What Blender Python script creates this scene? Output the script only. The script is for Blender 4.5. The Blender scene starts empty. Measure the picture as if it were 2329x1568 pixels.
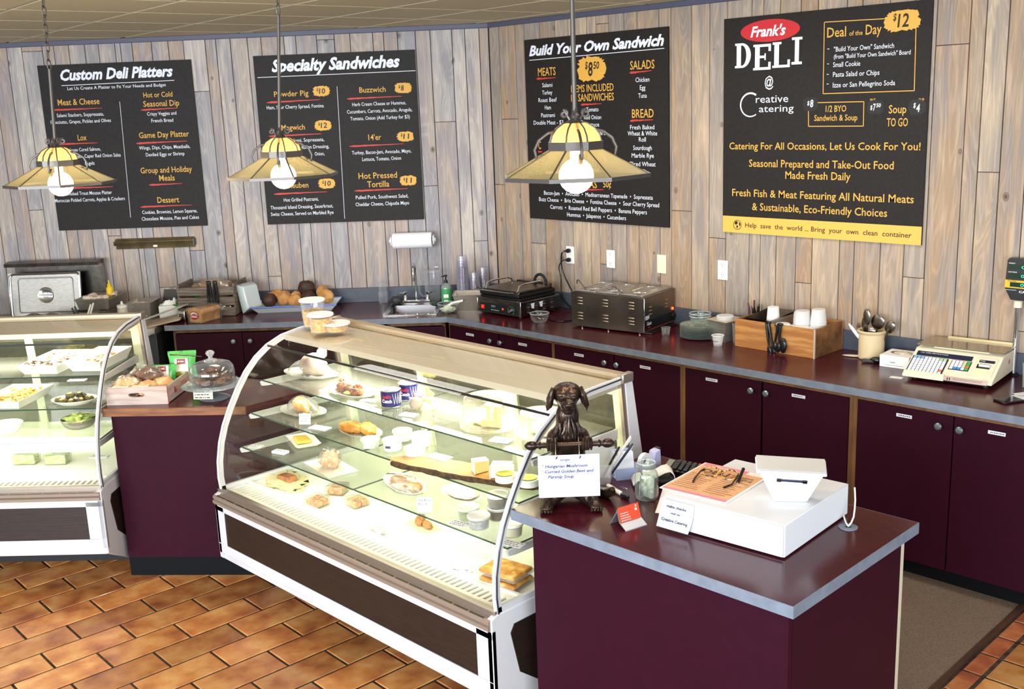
import bpy, math, random
from math import pi, sin, cos, radians as R, sqrt, atan2
from mathutils import Vector, Matrix, noise
random.seed(7)
S = bpy.context.scene
C = S.collection
# ---------------------------------------------------------------- camera, light, exposure
cam = bpy.data.cameras.new('camera'); cam.lens = 37.0498; cam.sensor_width = 36
cam_o = bpy.data.objects.new('camera', cam); C.objects.link(cam_o)
cam_o.matrix_world = Matrix([(0.704342,-0.133370,0.697219,5.477446),(0.708861,0.184241,-0.680860,-5.238205),(-0.037650,0.973790,0.224310,2.302006),(0.000000,0.000000,0.000000,1.000000)])
cam.clip_start = .05; S.camera = cam_o
S.view_settings.view_transform = 'Standard'; S.view_settings.look = 'None'
S.view_settings.gamma = 1; S.view_settings.use_curve_mapping = False
S.view_settings.exposure = 1.02
W = bpy.data.worlds.new('daylight'); S.world = W; W.use_nodes = True
bg = W.node_tree.nodes['Background']; bg.inputs[0].default_value = (.88, .94, 1.0, 1); bg.inputs[1].default_value = 1.35

def area(name, loc, target, sx, sy, power, col):
    l = bpy.data.lights.new(name, 'AREA'); l.shape = 'RECTANGLE'; l.size = sx; l.size_y = sy; l.energy = power; l.color = col
    o = bpy.data.objects.new(name, l); C.objects.link(o); o.location = loc
    o.rotation_euler = (Vector(target) - Vector(loc)).to_track_quat('-Z', 'Y').to_euler(); return o
# daylight entering through the shop windows on the customer side
area('window_daylight', (4.2, -9.3, 2.0), (1.2, -2, 1.1), 5.5, 2.0, 400, (.84, .925, 1.0))
area('window_daylight', (7.2, -4.6, 1.7), (3.6, -2.2, 1.0), 2.6, 1.6, 60, (.85, .93, 1.0))

# ceiling luminaires over the aisle behind the counters
area('ceiling_luminaire', (2.3, -1.35, 2.80), (2.3, -1.36, 0), 2.2, .5, 17, (1.0, .95, .88))
area('ceiling_luminaire', (.2, -2.1, 2.80), (.2, -2.11, 0), 1.1, .5, 8, (1.0, .95, .88))

# ---------------------------------------------------------------- helpers
def lin(h):
    h = h.lstrip('#'); c = [int(h[i:i + 2], 16) / 255 for i in (0, 2, 4)]
    return tuple(x / 12.92 if x <= .04045 else ((x + .055) / 1.055) ** 2.4 for x in c) + (1,)
MATS = {}
def M(name, col='#808080', rough=.5, metal=0, c2=None, ns=12, nd=3, bump=0, bs=None, stretch=(1, 1, 1), spec=.5, coat=0, emit=None, es=0, sss=0, rnd=0, lo=.35, hi=.65, c3=None, ior=None, alpha=1):
    if name in MATS: return MATS[name]
    m = bpy.data.materials.new(name); m.use_nodes = True; MATS[name] = m
    nt = m.node_tree; N = nt.nodes; L = nt.links; p = N['Principled BSDF']
    p.inputs['Base Color'].default_value = lin(col); p.inputs['Roughness'].default_value = rough
    p.inputs['Metallic'].default_value = metal; p.inputs['Specular IOR Level'].default_value = spec
    p.inputs['Coat Weight'].default_value = coat; p.inputs['Coat Roughness'].default_value = .08
    p.inputs['Alpha'].default_value = alpha
    if sss: p.inputs['Subsurface Weight'].default_value = sss; p.inputs['Subsurface Scale'].default_value = .01
    if emit: p.inputs['Emission Color'].default_value = lin(emit); p.inputs['Emission Strength'].default_value = es
    if c2 or bump or rnd:
        tc = N.new('ShaderNodeTexCoord'); mp = N.new('ShaderNodeMapping'); mp.inputs['Scale'].default_value = stretch
        L.new(tc.outputs['Object'], mp.inputs[0])
        oi = N.new('ShaderNodeObjectInfo')
        sc = N.new('ShaderNodeVectorMath'); sc.operation = 'ADD'
        mu = N.new('ShaderNodeMath'); mu.operation = 'MULTIPLY'; mu.inputs[1].default_value = 37.0
        L.new(oi.outputs['Random'], mu.inputs[0]); L.new(mp.outputs[0], sc.inputs[0]); L.new(mu.outputs[0], sc.inputs[1])
        nz = N.new('ShaderNodeTexNoise'); nz.inputs['Scale'].default_value = ns; nz.inputs['Detail'].default_value = nd
        L.new(sc.outputs[0], nz.inputs['Vector'])
        if c2:
            cr = N.new('ShaderNodeValToRGB'); cr.color_ramp.elements[0].color = lin(col); cr.color_ramp.elements[1].color = lin(c2)
            cr.color_ramp.elements[0].position = lo; cr.color_ramp.elements[1].position = hi
            if c3: e = cr.color_ramp.elements.new((lo + hi) / 2); e.color = lin(c3)
            L.new(nz.outputs[0], cr.inputs[0]); out = cr.outputs[0]
            if rnd:
                hs = N.new('ShaderNodeHueSaturation'); ml = N.new('ShaderNodeMapRange'); ml.inputs[3].default_value = 1 - rnd; ml.inputs[4].default_value = 1 + rnd
                L.new(oi.outputs['Random'], ml.inputs[0]); L.new(ml.outputs[0], hs.inputs['Value']); L.new(out, hs.inputs['Color']); out = hs.outputs[0]
            L.new(out, p.inputs['Base Color'])
        if bump:
            b = N.new('ShaderNodeBump'); b.inputs['Strength'].default_value = bump; b.inputs['Distance'].default_value = .004
            if bs:
                n2 = N.new('ShaderNodeTexNoise'); n2.inputs['Scale'].default_value = bs; n2.inputs['Detail'].default_value = 4; L.new(sc.outputs[0], n2.inputs['Vector']); L.new(n2.outputs[0], b.inputs['Height'])
            else: L.new(nz.outputs[0], b.inputs['Height'])
            L.new(b.outputs[0], p.inputs['Normal'])
    return m
def glass(name, tint='#f4fbf6', refl=1.0, rough=0.0, edge=.0, body=0, bodycol='#ffffff'):
    """thin clear sheet: transparent, with fresnel reflections; edge darkens the rim; body adds a little milky diffuse"""
    if name in MATS: return MATS[name]
    m = bpy.data.materials.new(name); m.use_nodes = True; MATS[name] = m
    nt = m.node_tree; N = nt.nodes; L = nt.links; N.remove(N['Principled BSDF']); out = N['Material Output']
    tr = N.new('ShaderNodeBsdfTransparent'); tr.inputs[0].default_value = lin(tint)
    gl = N.new('ShaderNodeBsdfGlossy'); gl.inputs['Roughness'].default_value = rough
    fr = N.new('ShaderNodeLayerWeight'); fr.inputs[0].default_value = .5
    pw = N.new('ShaderNodeMath'); pw.operation = 'POWER'; pw.inputs[1].default_value = 5.0; L.new(fr.outputs['Facing'], pw.inputs[0])
    mu = N.new('ShaderNodeMath'); mu.operation = 'MULTIPLY_ADD'; mu.inputs[1].default_value = .9 * refl; mu.inputs[2].default_value = .055 * refl; mu.use_clamp = True
    L.new(pw.outputs[0], mu.inputs[0])
    base = tr.outputs[0]
    if body or edge:
        df = N.new('ShaderNodeBsdfPrincipled'); df.inputs['Base Color'].default_value = lin(bodycol); df.inputs['Roughness'].default_value = .3
        mb = N.new('ShaderNodeMixShader'); mb.inputs[0].default_value = body
        if edge:
            lw = N.new('ShaderNodeLayerWeight'); lw.inputs[0].default_value = .35
            ma = N.new('ShaderNodeMath'); ma.operation = 'MULTIPLY_ADD'; ma.inputs[1].default_value = edge; ma.inputs[2].default_value = body; ma.use_clamp = True
            L.new(lw.outputs['Facing'], ma.inputs[0]); L.new(ma.outputs[0], mb.inputs[0])
        L.new(base, mb.inputs[1]); L.new(df.outputs[0], mb.inputs[2]); base = mb.outputs[0]
    mx = N.new('ShaderNodeMixShader'); L.new(mu.outputs[0], mx.inputs[0]); L.new(base, mx.inputs[1]); L.new(gl.outputs[0], mx.inputs[2]); L.new(mx.outputs[0], out.inputs[0])
    return m

class MB:
    def __init__(s): s.v = []; s.f = []
    def add(s, vs, fs, mtx=None):
        o = len(s.v); s.v += [tuple(mtx @ Vector(v)) if mtx else tuple(v) for v in vs]; s.f += [tuple(i + o for i in f) for f in fs]; return s
    def box(s, x0, y0, z0, x1, y1, z1, mtx=None):
        return s.add([(x0,y0,z0),(x1,y0,z0),(x1,y1,z0),(x0,y1,z0),(x0,y0,z1),(x1,y0,z1),(x1,y1,z1),(x0,y1,z1)],
                     [(0,3,2,1),(4,5,6,7),(0,1,5,4),(1,2,6,5),(2,3,7,6),(3,0,4,7)], mtx)
    def cb(s, x, y, z, sx, sy, sz, rz=0, rx=0, ry=0):
        m = Matrix.Translation((x, y, z)) @ Matrix.Rotation(rz, 4, 'Z') @ Matrix.Rotation(rx, 4, 'X') @ Matrix.Rotation(ry, 4, 'Y')
        return s.box(-sx/2, -sy/2, -sz/2, sx/2, sy/2, sz/2, m)
    def prism(s, poly, a, b, ax='x', mtx=None):
        """poly of (p,q) extruded from a to b along ax; x: (y,z), y: (x,z), z: (x,y)"""
        def P(p, q, t): return {'x': (t, p, q), 'y': (p, t, q), 'z': (p, q, t)}[ax]
        n = len(poly); vs = [P(p, q, a) for p, q in poly] + [P(p, q, b) for p, q in poly]
        fs = [tuple(range(n))[::-1], tuple(range(n, 2*n))] + [(i, (i+1) % n, n + (i+1) % n, n + i) for i in range(n)]
        return s.add(vs, fs, mtx)
    def lathe(s, prof, n=28, c=(0,0,0), mtx=None, sx=1, sy=1, ph=0):
        vs = []; fs = []
        rows = []
        for r, z in prof:
            if r < 1e-6: rows.append([len(vs)]); vs.append((c[0], c[1], c[2] + z))
            else:
                rows.append(list(range(len(vs), len(vs) + n)))
                vs += [(c[0] + sx*r*cos(2*pi*k/n + ph), c[1] + sy*r*sin(2*pi*k/n + ph), c[2] + z) for k in range(n)]
        for a, b in zip(rows, rows[1:]):
            for k in range(n):
                k2 = (k+1) % n
                if len(a) == 1 and len(b) == 1: continue
                if len(a) == 1: fs.append((a[0], b[k], b[k2]))
                elif len(b) == 1: fs.append((a[k], a[k2], b[0]))
                else: fs.append((a[k], a[k2], b[k2], b[k]))
        return s.add(vs, fs, mtx)
    def tube(s, pts, r, n=8, closed=False, mtx=None, cap=True):
        pts = [Vector(p) for p in pts]; m = len(pts); vs = []; fs = []
        rr = r if isinstance(r, (list, tuple)) else [r] * m
        t0 = (pts[1] - pts[0]).normalized(); u = t0.orthogonal().normalized()
        for i, p in enumerate(pts):
            if closed: t = (pts[(i+1) % m] - pts[i-1])
            else: t = pts[min(i+1, m-1)] - pts[max(i-1, 0)]
            t = t.normalized() if t.length > 1e-9 else t0
            u = (u - t * u.dot(t)); u = u.normalized() if u.length > 1e-6 else t.orthogonal().normalized(); w = t.cross(u)
            vs += [tuple(p + (u * cos(2*pi*k/n) + w * sin(2*pi*k/n)) * rr[i]) for k in range(n)]
        for i in range(m if closed else m - 1):
            j = (i+1) % m
            for k in range(n): fs.append((i*n + k, i*n + (k+1) % n, j*n + (k+1) % n, j*n + k))
        if not closed and cap: fs += [tuple(range(n))[::-1], tuple(range((m-1)*n, m*n))]
        return s.add(vs, fs, mtx)
    def blob(s, c, r, amp=.0, fr=3, n=16, seed=0, rz=0, flat=None, rx=0, ry=0):
        r = r if isinstance(r, (tuple, list)) else (r, r, r)
        m = Matrix.Translation(c) @ Matrix.Rotation(rz, 4, 'Z') @ Matrix.Rotation(ry, 4, 'Y') @ Matrix.Rotation(rx, 4, 'X')
        vs = []; fs = []; h = n // 2
        for i in range(h + 1):
            th = pi * i / h
            for k in range(n):
                d = Vector((sin(th)*cos(2*pi*k/n), sin(th)*sin(2*pi*k/n), cos(th)))
                q = 1 + amp * noise.noise(d * fr + Vector((seed*7.3, seed*3.1, seed)))
                z = d.z * r[2] * q
                if flat is not None: z = max(z, -flat * r[2])
                vs.append((d.x*r[0]*q, d.y*r[1]*q, z))
        for i in range(h):
            for k in range(n): fs.append((i*n + k, (i+1)*n + k, (i+1)*n + (k+1) % n, i*n + (k+1) % n))
        return s.add(vs, fs, m)
    def poly(s, pts): return s.add(pts, [tuple(range(len(pts)))])
def setp(o, label=None, cat=None, group=None, kind=None):
    if label: o['label'] = label
    if cat: o['category'] = cat
    if group: o['group'] = group
    if kind: o['kind'] = kind
    return o
def obj(name, mb, mat, parent=None, smooth=False, bevel=0, label=None, kind=None, loc=None, rz=None, seg=2):
    me = bpy.data.meshes.new(name); me.from_pydata(mb.v, [], mb.f); me.validate(); 
    import bmesh as _b
    b = _b.new(); b.from_mesh(me); _b.ops.remove_doubles(b, verts=b.verts, dist=1e-6)
    if len(b.faces) > 2 and not getattr(mb, 'flat', 0): _b.ops.recalc_face_normals(b, faces=b.faces)
    b.to_mesh(me); b.free()
    if smooth:
        me.shade_smooth()
        try: me.set_sharp_from_angle(angle=R(42))
        except Exception: pass
    me.materials.append(mat)
    o = bpy.data.objects.new(name, me); C.objects.link(o)
    if parent: o.parent = parent
    if loc is not None: o.location = loc
    if rz is not None: o.rotation_euler = (0, 0, rz)
    if bevel:
        md = o.modifiers.new('bevel', 'BEVEL'); md.width = bevel; md.segments = seg; md.limit_method = 'ANGLE'; md.angle_limit = R(40)
        if not smooth: me.shade_smooth(); 
        try: me.set_sharp_from_angle(angle=R(42))
        except Exception: pass
        md.harden_normals = False
    setp(o, label=label, kind=kind); return o
def thing(name, label, cat, loc=(0, 0, 0), rz=0, group=None, rx=0, ry=0):
    o = bpy.data.objects.new(name, None); C.objects.link(o); o.location = loc; o.rotation_euler = (rx, ry, rz); o.empty_display_size = .05
    return setp(o, label, cat, group)
def one(name, mb, mat, label, cat, loc=(0, 0, 0), rz=0, group=None, **k):
    o = obj(name, mb, mat, **k); o.location = loc; o.rotation_euler = (0, 0, rz); return setp(o, label, cat, group)
def dup(root, loc=None, rz=None, label=None, group=None):
    r = root.copy(); C.objects.link(r)
    if loc is not None: r.location = loc
    if rz is not None: r.rotation_euler = (root.rotation_euler[0], root.rotation_euler[1], rz)
    if label: r['label'] = label
    if group: r['group'] = group
    for ch in list(root.children):
        c = ch.copy(); C.objects.link(c); c.parent = r
        for g in list(ch.children): d = g.copy(); C.objects.link(d); d.parent = c
    return r
RA = R(43.388)
MA = Matrix.Rotation(RA, 4, 'Z')
def WA(x, y, z=0): return tuple(MA @ Vector((x, y, z)))     # left wall frame -> world (x right along the wall, y into the wall)
RC = R(45.7)                                                  # facing the customer corner of the room

# text -----------------------------------------------------------
def text_mb(txt, shear=0, bold=0, res=2):
    c = bpy.data.curves.new('t', 'FONT'); c.body = txt; c.size = 1; c.shear = shear; c.offset = bold; c.resolution_u = res; c.fill_mode = 'FRONT'
    o = bpy.data.objects.new('t', c); C.objects.link(o)
    dg = bpy.context.evaluated_depsgraph_get(); me = bpy.data.meshes.new_from_object(o.evaluated_get(dg))
    vs = [tuple(v.co) for v in me.vertices]; fs = [tuple(p.vertices) for p in me.polygons]
    bpy.data.objects.remove(o); bpy.data.curves.remove(c); bpy.data.meshes.remove(me); return vs, fs
CAPH = max(v[1] for v in text_mb('H')[0])
def scrawl(mb, x, z, w, h, y, seed=1, plane='xz'):
    """illegible print: a row of short strokes"""
    r = random.Random(seed); c = x; mb.flat = 1
    while c < x + w:
        l = r.uniform(.6, 2.2) * h; q = [(c, z), (c + l, z), (c + l, z + h * .6), (c, z + h * .6)]
        mb.add([(a, y, b) if plane == 'xz' else (a, b, y) for a, b in q], [(0, 1, 2, 3)]); c += l + h * .5
def put(mb, txt, x, z, w, h, shear=0, bold=0, y=0.0, base=(0, 0), slope=0, plane='xz'):
    vs, fs = text_mb(txt, shear, bold)
    if not vs: return
    x0 = min(v[0] for v in vs); x1 = max(v[0] for v in vs); k = w / (x1 - x0)
    o = []
    for v in vs:
        px = (v[0] - x0) * k; pz = v[1] * h / CAPH + slope * px
        o.append((x + px - base[0], y, z + pz - base[1]) if plane == 'xz' else (x + px - base[0], z + pz - base[1], y))
    mb.flat = 1; mb.add(o, [f[::-1] if plane == 'xz' and 0 else f for f in fs])

# ---------------------------------------------------------------- materials
white_paint = M('white_enamel', '#cfcfd4', .4, c2='#c6c6cc', ns=3)
chrome = M('chrome', '#d8d8da', .12, 1)
steel = M('brushed_steel', '#b7b1a9', .3, .75, c2='#a09b95', ns=30, stretch=(1, 1, 8))
dark_steel = M('dark_steel', '#6d6660', .32, 1, c2='#57514c', ns=20)
alu = M('aluminium_trim', '#b3a79b', .38, .85)
black_plastic = M('black_plastic', '#121214', .25)
black_matte = M('black_rubber', '#17171a', .7)
laminate = M('burgundy_laminate', '#2d0a1a', .5, c2='#300b1c', ns=20, spec=.1)
counter_top = M('burgundy_counter_laminate', '#3b0e1a', .2, c2='#4c141e', ns=50, spec=.35)
edge_band = M('blue_grey_edge_band', '#77808f', .45, c2='#6a7383', ns=20)
raw_wood = M('raw_wood_edge', '#7d5632', .6, c2='#5d3d22', ns=25, stretch=(1, 1, .2))
oak = M('varnished_wood_edge', '#8a5630', .4, c2='#633a1e', ns=20, stretch=(.3, .3, 3))
white_plastic = M('white_plastic', '#eceae6', .4)
ivory = M('ivory_plastic', '#e6dcbc', .45)
paper = M('white_paper', '#f0efee', .8)
ink = M('ink', '#26242c', .8)
blue_ink = M('blue_ink', '#2c2f6e', .8)
cap_white = M('lettering_white', '#e2e5ef', .6)
cap_gold = M('lettering_gold', '#d9a441', .6)
cap_red = M('brush_red', '#c9372c', .6)
cap_black = M('print_black', '#17130f', .6)
kick_black = M('toe_kick', '#0c0d10', .8, spec=.15)
clear = glass('clear_plastic', '#f3f4f8', .9, .03, edge=.35, body=.05)
cglass = glass('clear_glass', '#eef6f2', 1.2, 0, edge=.22, body=.0)
frost = glass('frosted_plastic', '#f4f4f4', .6, .2, edge=.3, body=.42)
wrap = glass('cling_wrap', '#fbfbf4', 1.4, .06, edge=.16, body=.03)
shelf_glass = glass('shelf_glass', '#f6f9f2', .7, 0, body=.07, bodycol='#eef2e2')
shelf_edge = M('shelf_glass_edge', '#2c4a3c', .2)
case_glass = glass('case_glass', '#fafaf5', .8, 0, body=.0)

# ---------------------------------------------------------------- setting
def plank_material(name, a, b, grey, pale):
    m = bpy.data.materials.new(name); m.use_nodes = True; nt = m.node_tree; N = nt.nodes; L = nt.links; p = N['Principled BSDF']
    p.inputs['Roughness'].default_value = .62; p.inputs['Specular IOR Level'].default_value = .35
    tc = N.new('ShaderNodeTexCoord'); oi = N.new('ShaderNodeObjectInfo')
    mu = N.new('ShaderNodeMath'); mu.operation = 'MULTIPLY'; mu.inputs[1].default_value = 51.0; L.new(oi.outputs['Random'], mu.inputs[0])
    ad = N.new('ShaderNodeVectorMath'); ad.operation = 'ADD'; L.new(tc.outputs['Object'], ad.inputs[0]); L.new(mu.outputs[0], ad.inputs[1])
    def noise_(scale, st, det=4, dist=0):
        mp = N.new('ShaderNodeMapping'); mp.inputs['Scale'].default_value = st; L.new(ad.outputs[0], mp.inputs[0])
        n = N.new('ShaderNodeTexNoise'); n.inputs['Scale'].default_value = scale; n.inputs['Detail'].default_value = det; n.inputs['Distortion'].default_value = dist; L.new(mp.outputs[0], n.inputs['Vector']); return n
    def ramp(src, stops):
        r = N.new('ShaderNodeValToRGB'); e = r.color_ramp.elements; e[0].position, e[0].color = stops[0][0], lin(stops[0][1]) if isinstance(stops[0][1], str) else (stops[0][1],)*3+(1,)
        e[1].position, e[1].color = stops[-1][0], lin(stops[-1][1]) if isinstance(stops[-1][1], str) else (stops[-1][1],)*3+(1,)
        for q, c in stops[1:-1]: k = e.new(q); k.color = lin(c) if isinstance(c, str) else (c,)*3+(1,)
        L.new(src, r.inputs[0]); return r
    def mix(fac, c1, c2, mode='MIX'):
        x = N.new('ShaderNodeMix'); x.data_type = 'RGBA'; x.blend_type = mode
        if isinstance(fac, float): x.inputs[0].default_value = fac
        else: L.new(fac, x.inputs[0])
        for s_, c in ((6, c1), (7, c2)):
            if isinstance(c, str): x.inputs[s_].default_value = lin(c)
            else: L.new(c, x.inputs[s_])
        return x.outputs[2]
    base = ramp(oi.outputs['Random'], [(0, a), (.35, b), (.7, pale), (1, grey)]).outputs[0]
    broad = noise_(6, (2.2, 1, .28), 3, .6)
    col = mix(ramp(broad.outputs[0], [(.42, 0.), (.62, .8)]).outputs[0], base, grey)
    # cathedral grain: rings of a distorted stretched noise
    gn = noise_(3.2, (3.0, 1, .30), 2, .5)
    wv = N.new('ShaderNodeMath'); wv.operation = 'MULTIPLY'; wv.inputs[1].default_value = 95.0; L.new(gn.outputs[0], wv.inputs[0])
    sn = N.new('ShaderNodeMath'); sn.operation = 'SINE'; L.new(wv.outputs[0], sn.inputs[0])
    gr = ramp(sn.outputs[0], [(.0, .84), (.75, .95), (1., 1.)]).outputs[0]
    col = mix(1.0, col, gr, 'MULTIPLY')
    fine = noise_(30, (7, 1, .35), 5)
    col = mix(1.0, col, ramp(fine.outputs[0], [(.3, .86), (.7, 1.)]).outputs[0], 'MULTIPLY')
    white = noise_(9, (4, 1, .35), 4)
    col = mix(ramp(white.outputs[0], [(.55, 0.), (.75, .45)]).outputs[0], col, pale)
    # knots and nail heads
    mp = N.new('ShaderNodeMapping'); mp.inputs['Scale'].default_value = (9, .01, 2.6); L.new(ad.outputs[0], mp.inputs[0])
    vo = N.new('ShaderNodeTexVoronoi'); vo.inputs['Scale'].default_value = 1; L.new(mp.outputs[0], vo.inputs['Vector'])
    mp.inputs['Scale'].default_value = (6, .01, 4.2)
    kn = ramp(vo.outputs['Distance'], [(.0, '#3a2a1c'), (.035, '#3a2a1c'), (.045, '#9b8a77'), (.075, '#d6cdc2'), (.085, '#7a6a58'), (.1, '#ffffff')]).outputs[0]
    col = mix(.75, col, kn, 'MULTIPLY')
    L.new(col, p.inputs['Base Color'])
    b = N.new('ShaderNodeBump'); b.inputs['Strength'].default_value = .25; b.inputs['Distance'].default_value = .002; L.new(sn.outputs[0], b.inputs['Height']); L.new(b.outputs[0], p.inputs['Normal'])
    return m
planksA = plank_material('weathered_planks', '#b59f90', '#b8aaa0', '#9a969c', '#cfc5bc')
planksB = plank_material('weathered_planks_warm_lit', '#ad8f72', '#b3997f', '#968c86', '#c8b299')  # same planks on the back wall, its warmer light put into the colours
groove = M('groove_shadow_gap', '#2d2622', .9)
ZC = 2.84
# backing walls
wall_left = setp(obj('wall_left', MB().box(-6.5, .012, 0, .004, .13, ZC + .2), groove), kind='structure'); wall_left.rotation_euler = (0, 0, RA)
wall_back = setp(obj('wall_back', MB().box(-.004, .012, 0, 7.5, .13, ZC + .2), groove), kind='structure')
def lay_planks(parent, seams, breaks, mat, z0, z1):
    seams = sorted(seams); rnd = random.Random(3)
    for a, b in zip(seams, seams[1:]):
        zs = sorted([z0, z1] + [bz for bx, bz in breaks if a < bx < b and z0 < bz < z1])
        for p, q in zip(zs, zs[1:]):
            g = .0022; dy = rnd.uniform(0, .0015)
            mb = MB().box(a + g, dy, p + (.0015 if p > z0 else 0), b - g, .014, q - (.0015 if q < z1 else 0))
            o = obj('wall_plank', mb, mat, parent, bevel=.0012, seg=1)
sA = [-3.628,-3.514,-3.396,-3.288,-3.141,-3.059,-2.952,-2.838,-2.74,-2.623] + [-2.584,-2.501,-2.363] + [-2.245,-2.137,-1.983,-1.907,-1.806,-1.685,-1.588,-1.428,-1.345,-1.199,-1.075,-0.9644,-0.8054] + [-0.7304,-0.6339,-0.5086,-0.4059,-0.2552,-0.1655,-0.0662]
x = min(sA); rr = random.Random(5)
while x > -5.2: x -= rr.choice([.09, .11, .14, .1, .16]); sA.append(x)
sA.append(-.002)
flatA = [-3.207,2.774,-2.017,2.456,-3.332,1.666,-2.79,1.459,-2.189,1.332,-2.44,1.067,-1.641,1.123,-0.32,2.183,-0.4533,1.739,-0.0933,1.333,-1.121,2.772]
lay_planks(wall_left, sA, list(zip(flatA[::2], flatA[1::2])) + [(-4.0, 1.9), (-4.5, 1.2), (-3.7, .9)], planksA, .0, ZC)
sB = [.002, 0.0975,0.2566,0.3413,0.4864, 0.6227,0.7398,0.897,0.9737,1.077,1.2,1.301,1.467,1.554, 1.703,1.83,1.948,2.109,2.184,2.287,2.412,2.513,2.677,2.763, 2.91,3.039,3.152,3.316,3.39,3.494,3.612]
x = max(sB)
while x < 5.2: x += rr.choice([.09, .11, .14, .1, .16]); sB.append(x)
flatB = [1.029,2.756,0.1801,2.187,0.0535,1.734,0.4119,1.338,1.624,1.618,1.886,1.468,3.232,2.491,3.443,1.885,2.463,1.252,3.098,1.339,3.653,1.125,1.03,1.24]
lay_planks(wall_back, sB, list(zip(flatB[::2], flatB[1::2])), planksB, .0, ZC)
# trim under the ceiling
trim_blue = M('slate_blue_trim', '#4b4c60', .5)
t = setp(obj('trim_1', MB().box(-6.2, -.014, ZC - .035, .01, .012, ZC), trim_blue, bevel=.004), kind='structure'); t.rotation_euler = (0, 0, RA)
setp(obj('trim_2', MB().box(.0, -.014, ZC - .035, 6.5, .012, ZC), trim_blue, bevel=.004), kind='structure')
# ceiling: slab above, steel grid, mineral tiles
ceil_mat = M('ceiling_tile_paint', '#c6ba9c', .85, c2='#b9ac8c', ns=160, bump=.3, rnd=.03)
grid_mat = M('ceiling_grid_paint', '#8d8265', .5)
room_poly = [(-4.75, -4.49), (0, 0), (7.4, 0), (7.4, -9.6), (-4.75, -9.6)]
ceiling = setp(obj('ceiling', MB().prism([(x, y) for x, y in room_poly], ZC + .03, ZC + .2, 'z'), grid_mat), kind='structure')
RG = R(-5)
tile_src = None
cell = .612
inv = Matrix.Rotation(RG, 4, 'Z')
def inside(x, y): return y < -.05 and x < 7.2 and x > -4.7 and y > -9.5 and (y < x - .07 or x > 0) and not (x < 0 and (MA.inverted() @ Vector((x, y, 0))).y > -.06)
gm = MB()
for i in range(-22, 24):
    for j in range(-24, 8):
        c = inv @ Vector(((i + .5) * cell + .17, (j + .5) * cell - .09, 0))
        if not (-4.2 < c.x < 3.6 and c.y > -5.2): continue
        cs = [inv @ Vector(((i + .5 + a) * cell + .17, (j + .5 + b) * cell - .09, 0)) for a, b in ((-.48, -.48), (.48, -.48), (.48, .48), (-.48, .48))]
        pts = [(p.x, p.y) for p in cs]
        # clip against wall back (y<0) and wall left
        def clip(pts, f):
            out = []
            for a, b in zip(pts, pts[1:] + pts[:1]):
                fa, fb = f(a), f(b)
                if fa >= 0: out.append(a)
                if fa * fb < 0: t = fa / (fa - fb); out.append((a[0] + (b[0] - a[0]) * t, a[1] + (b[1] - a[1]) * t))
            return out
        pts = clip(pts, lambda p: -.02 - p[1])
        if len(pts) > 2: pts = clip(pts, lambda p: -(MA.inverted() @ Vector((p[0], p[1], 0))).y - .02)
        if len(pts) < 3: continue
        obj('ceiling_tile', MB().prism(pts, ZC - .002, ZC + .028, 'z'), ceil_mat, ceiling)
big = MB()
for x0, y0, x1, y1 in ((3.6, -9.6, 7.4, 0), (-4.75, -9.6, 3.6, -5.2)): big.box(x0, y0, ZC + .004, x1, y1, ZC + .03)
setp(obj('ceiling_panel', big, ceil_mat, ceiling), kind='stuff')
gridb = MB()
# front and side walls of the shop, outside the view, with window openings
plaster = M('plaster', '#b9b2a6', .85)
fw_ = MB()
for a, b, z0, z1 in ((-4.8, 7.4, 0, .75), (-4.8, 7.4, 2.6, ZC)): fw_.box(a, -9.7, z0, b, -9.55, z1)
for a in (-4.8, -3.3, -1.0, 1.3, 3.6, 5.9, 7.1): fw_.box(a, -9.7, .75, a + .3, -9.55, 2.6)
setp(obj('wall_front', fw_, plaster), kind='structure')
rw = MB().box(7.4, -9.6, 0, 7.5, 0, .8).box(7.4, -9.6, 2.4, 7.5, 0, ZC)
for a in (-9.6, -6.9, -4.4, -2.2, -.8): rw.box(7.4, a, .8, 7.5, a + (.8 if a == -.8 else .4), 2.4)
setp(obj('wall_right', rw, plaster), kind='structure')
lw_ = MB().box(-4.85, -9.6, 0, -4.7, -4.4, ZC)
setp(obj('wall_entrance', lw_, plaster), kind='structure')
# floor
grout = M('floor_grout', '#2e2823', .95, c2='#4a423a', ns=30, spec=.1)
floor = setp(obj('floor', MB().prism(room_poly, -.12, -.0035, 'z'), grout), kind='structure')
tile_mat = M('terracotta_tile', '#8f4f2c', .36, c2='#c9955a', c3='#b5753f', ns=9, nd=6, lo=.3, hi=.7, bump=.12, bs=60, coat=.15, rnd=.28)
tile_red = M('red_terracotta_tile', '#8a4a30', .38, c2='#bd7a4c', c3='#a65c3c', ns=9, nd=6, bump=.12, bs=60, rnd=.12)
def tile_mesh(name, lx, ly, mat):
    g = .0055; e = .003
    v = [(g, g, -.01), (lx-g, g, -.01), (lx-g, ly-g, -.01), (g, ly-g, -.01), (g, g, -.003), (lx-g, g, -.003), (lx-g, ly-g, -.003), (g, ly-g, -.003),
         (g+e, g+e, 0), (lx-g-e, g+e, 0), (lx-g-e, ly-g-e, 0), (g+e, ly-g-e, 0)]
    f = [(0,1,5,4),(1,2,6,5),(2,3,7,6),(3,0,4,7),(4,5,9,8),(5,6,10,9),(6,7,11,10),(7,4,8,11),(8,9,10,11)]
    me = bpy.data.meshes.new(name); me.from_pydata(v, [], f); me.materials.append(mat); return me
la, lb, lt = 0.3585, 0.1811, R(87.785)
tm = tile_mesh('floor_tile', la, lb, tile_mat)
U = Vector((cos(lt), sin(lt), 0)); V = Vector((-sin(lt), cos(lt), 0)); T0 = Vector((0.8455, -3.6071, 0))
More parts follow.
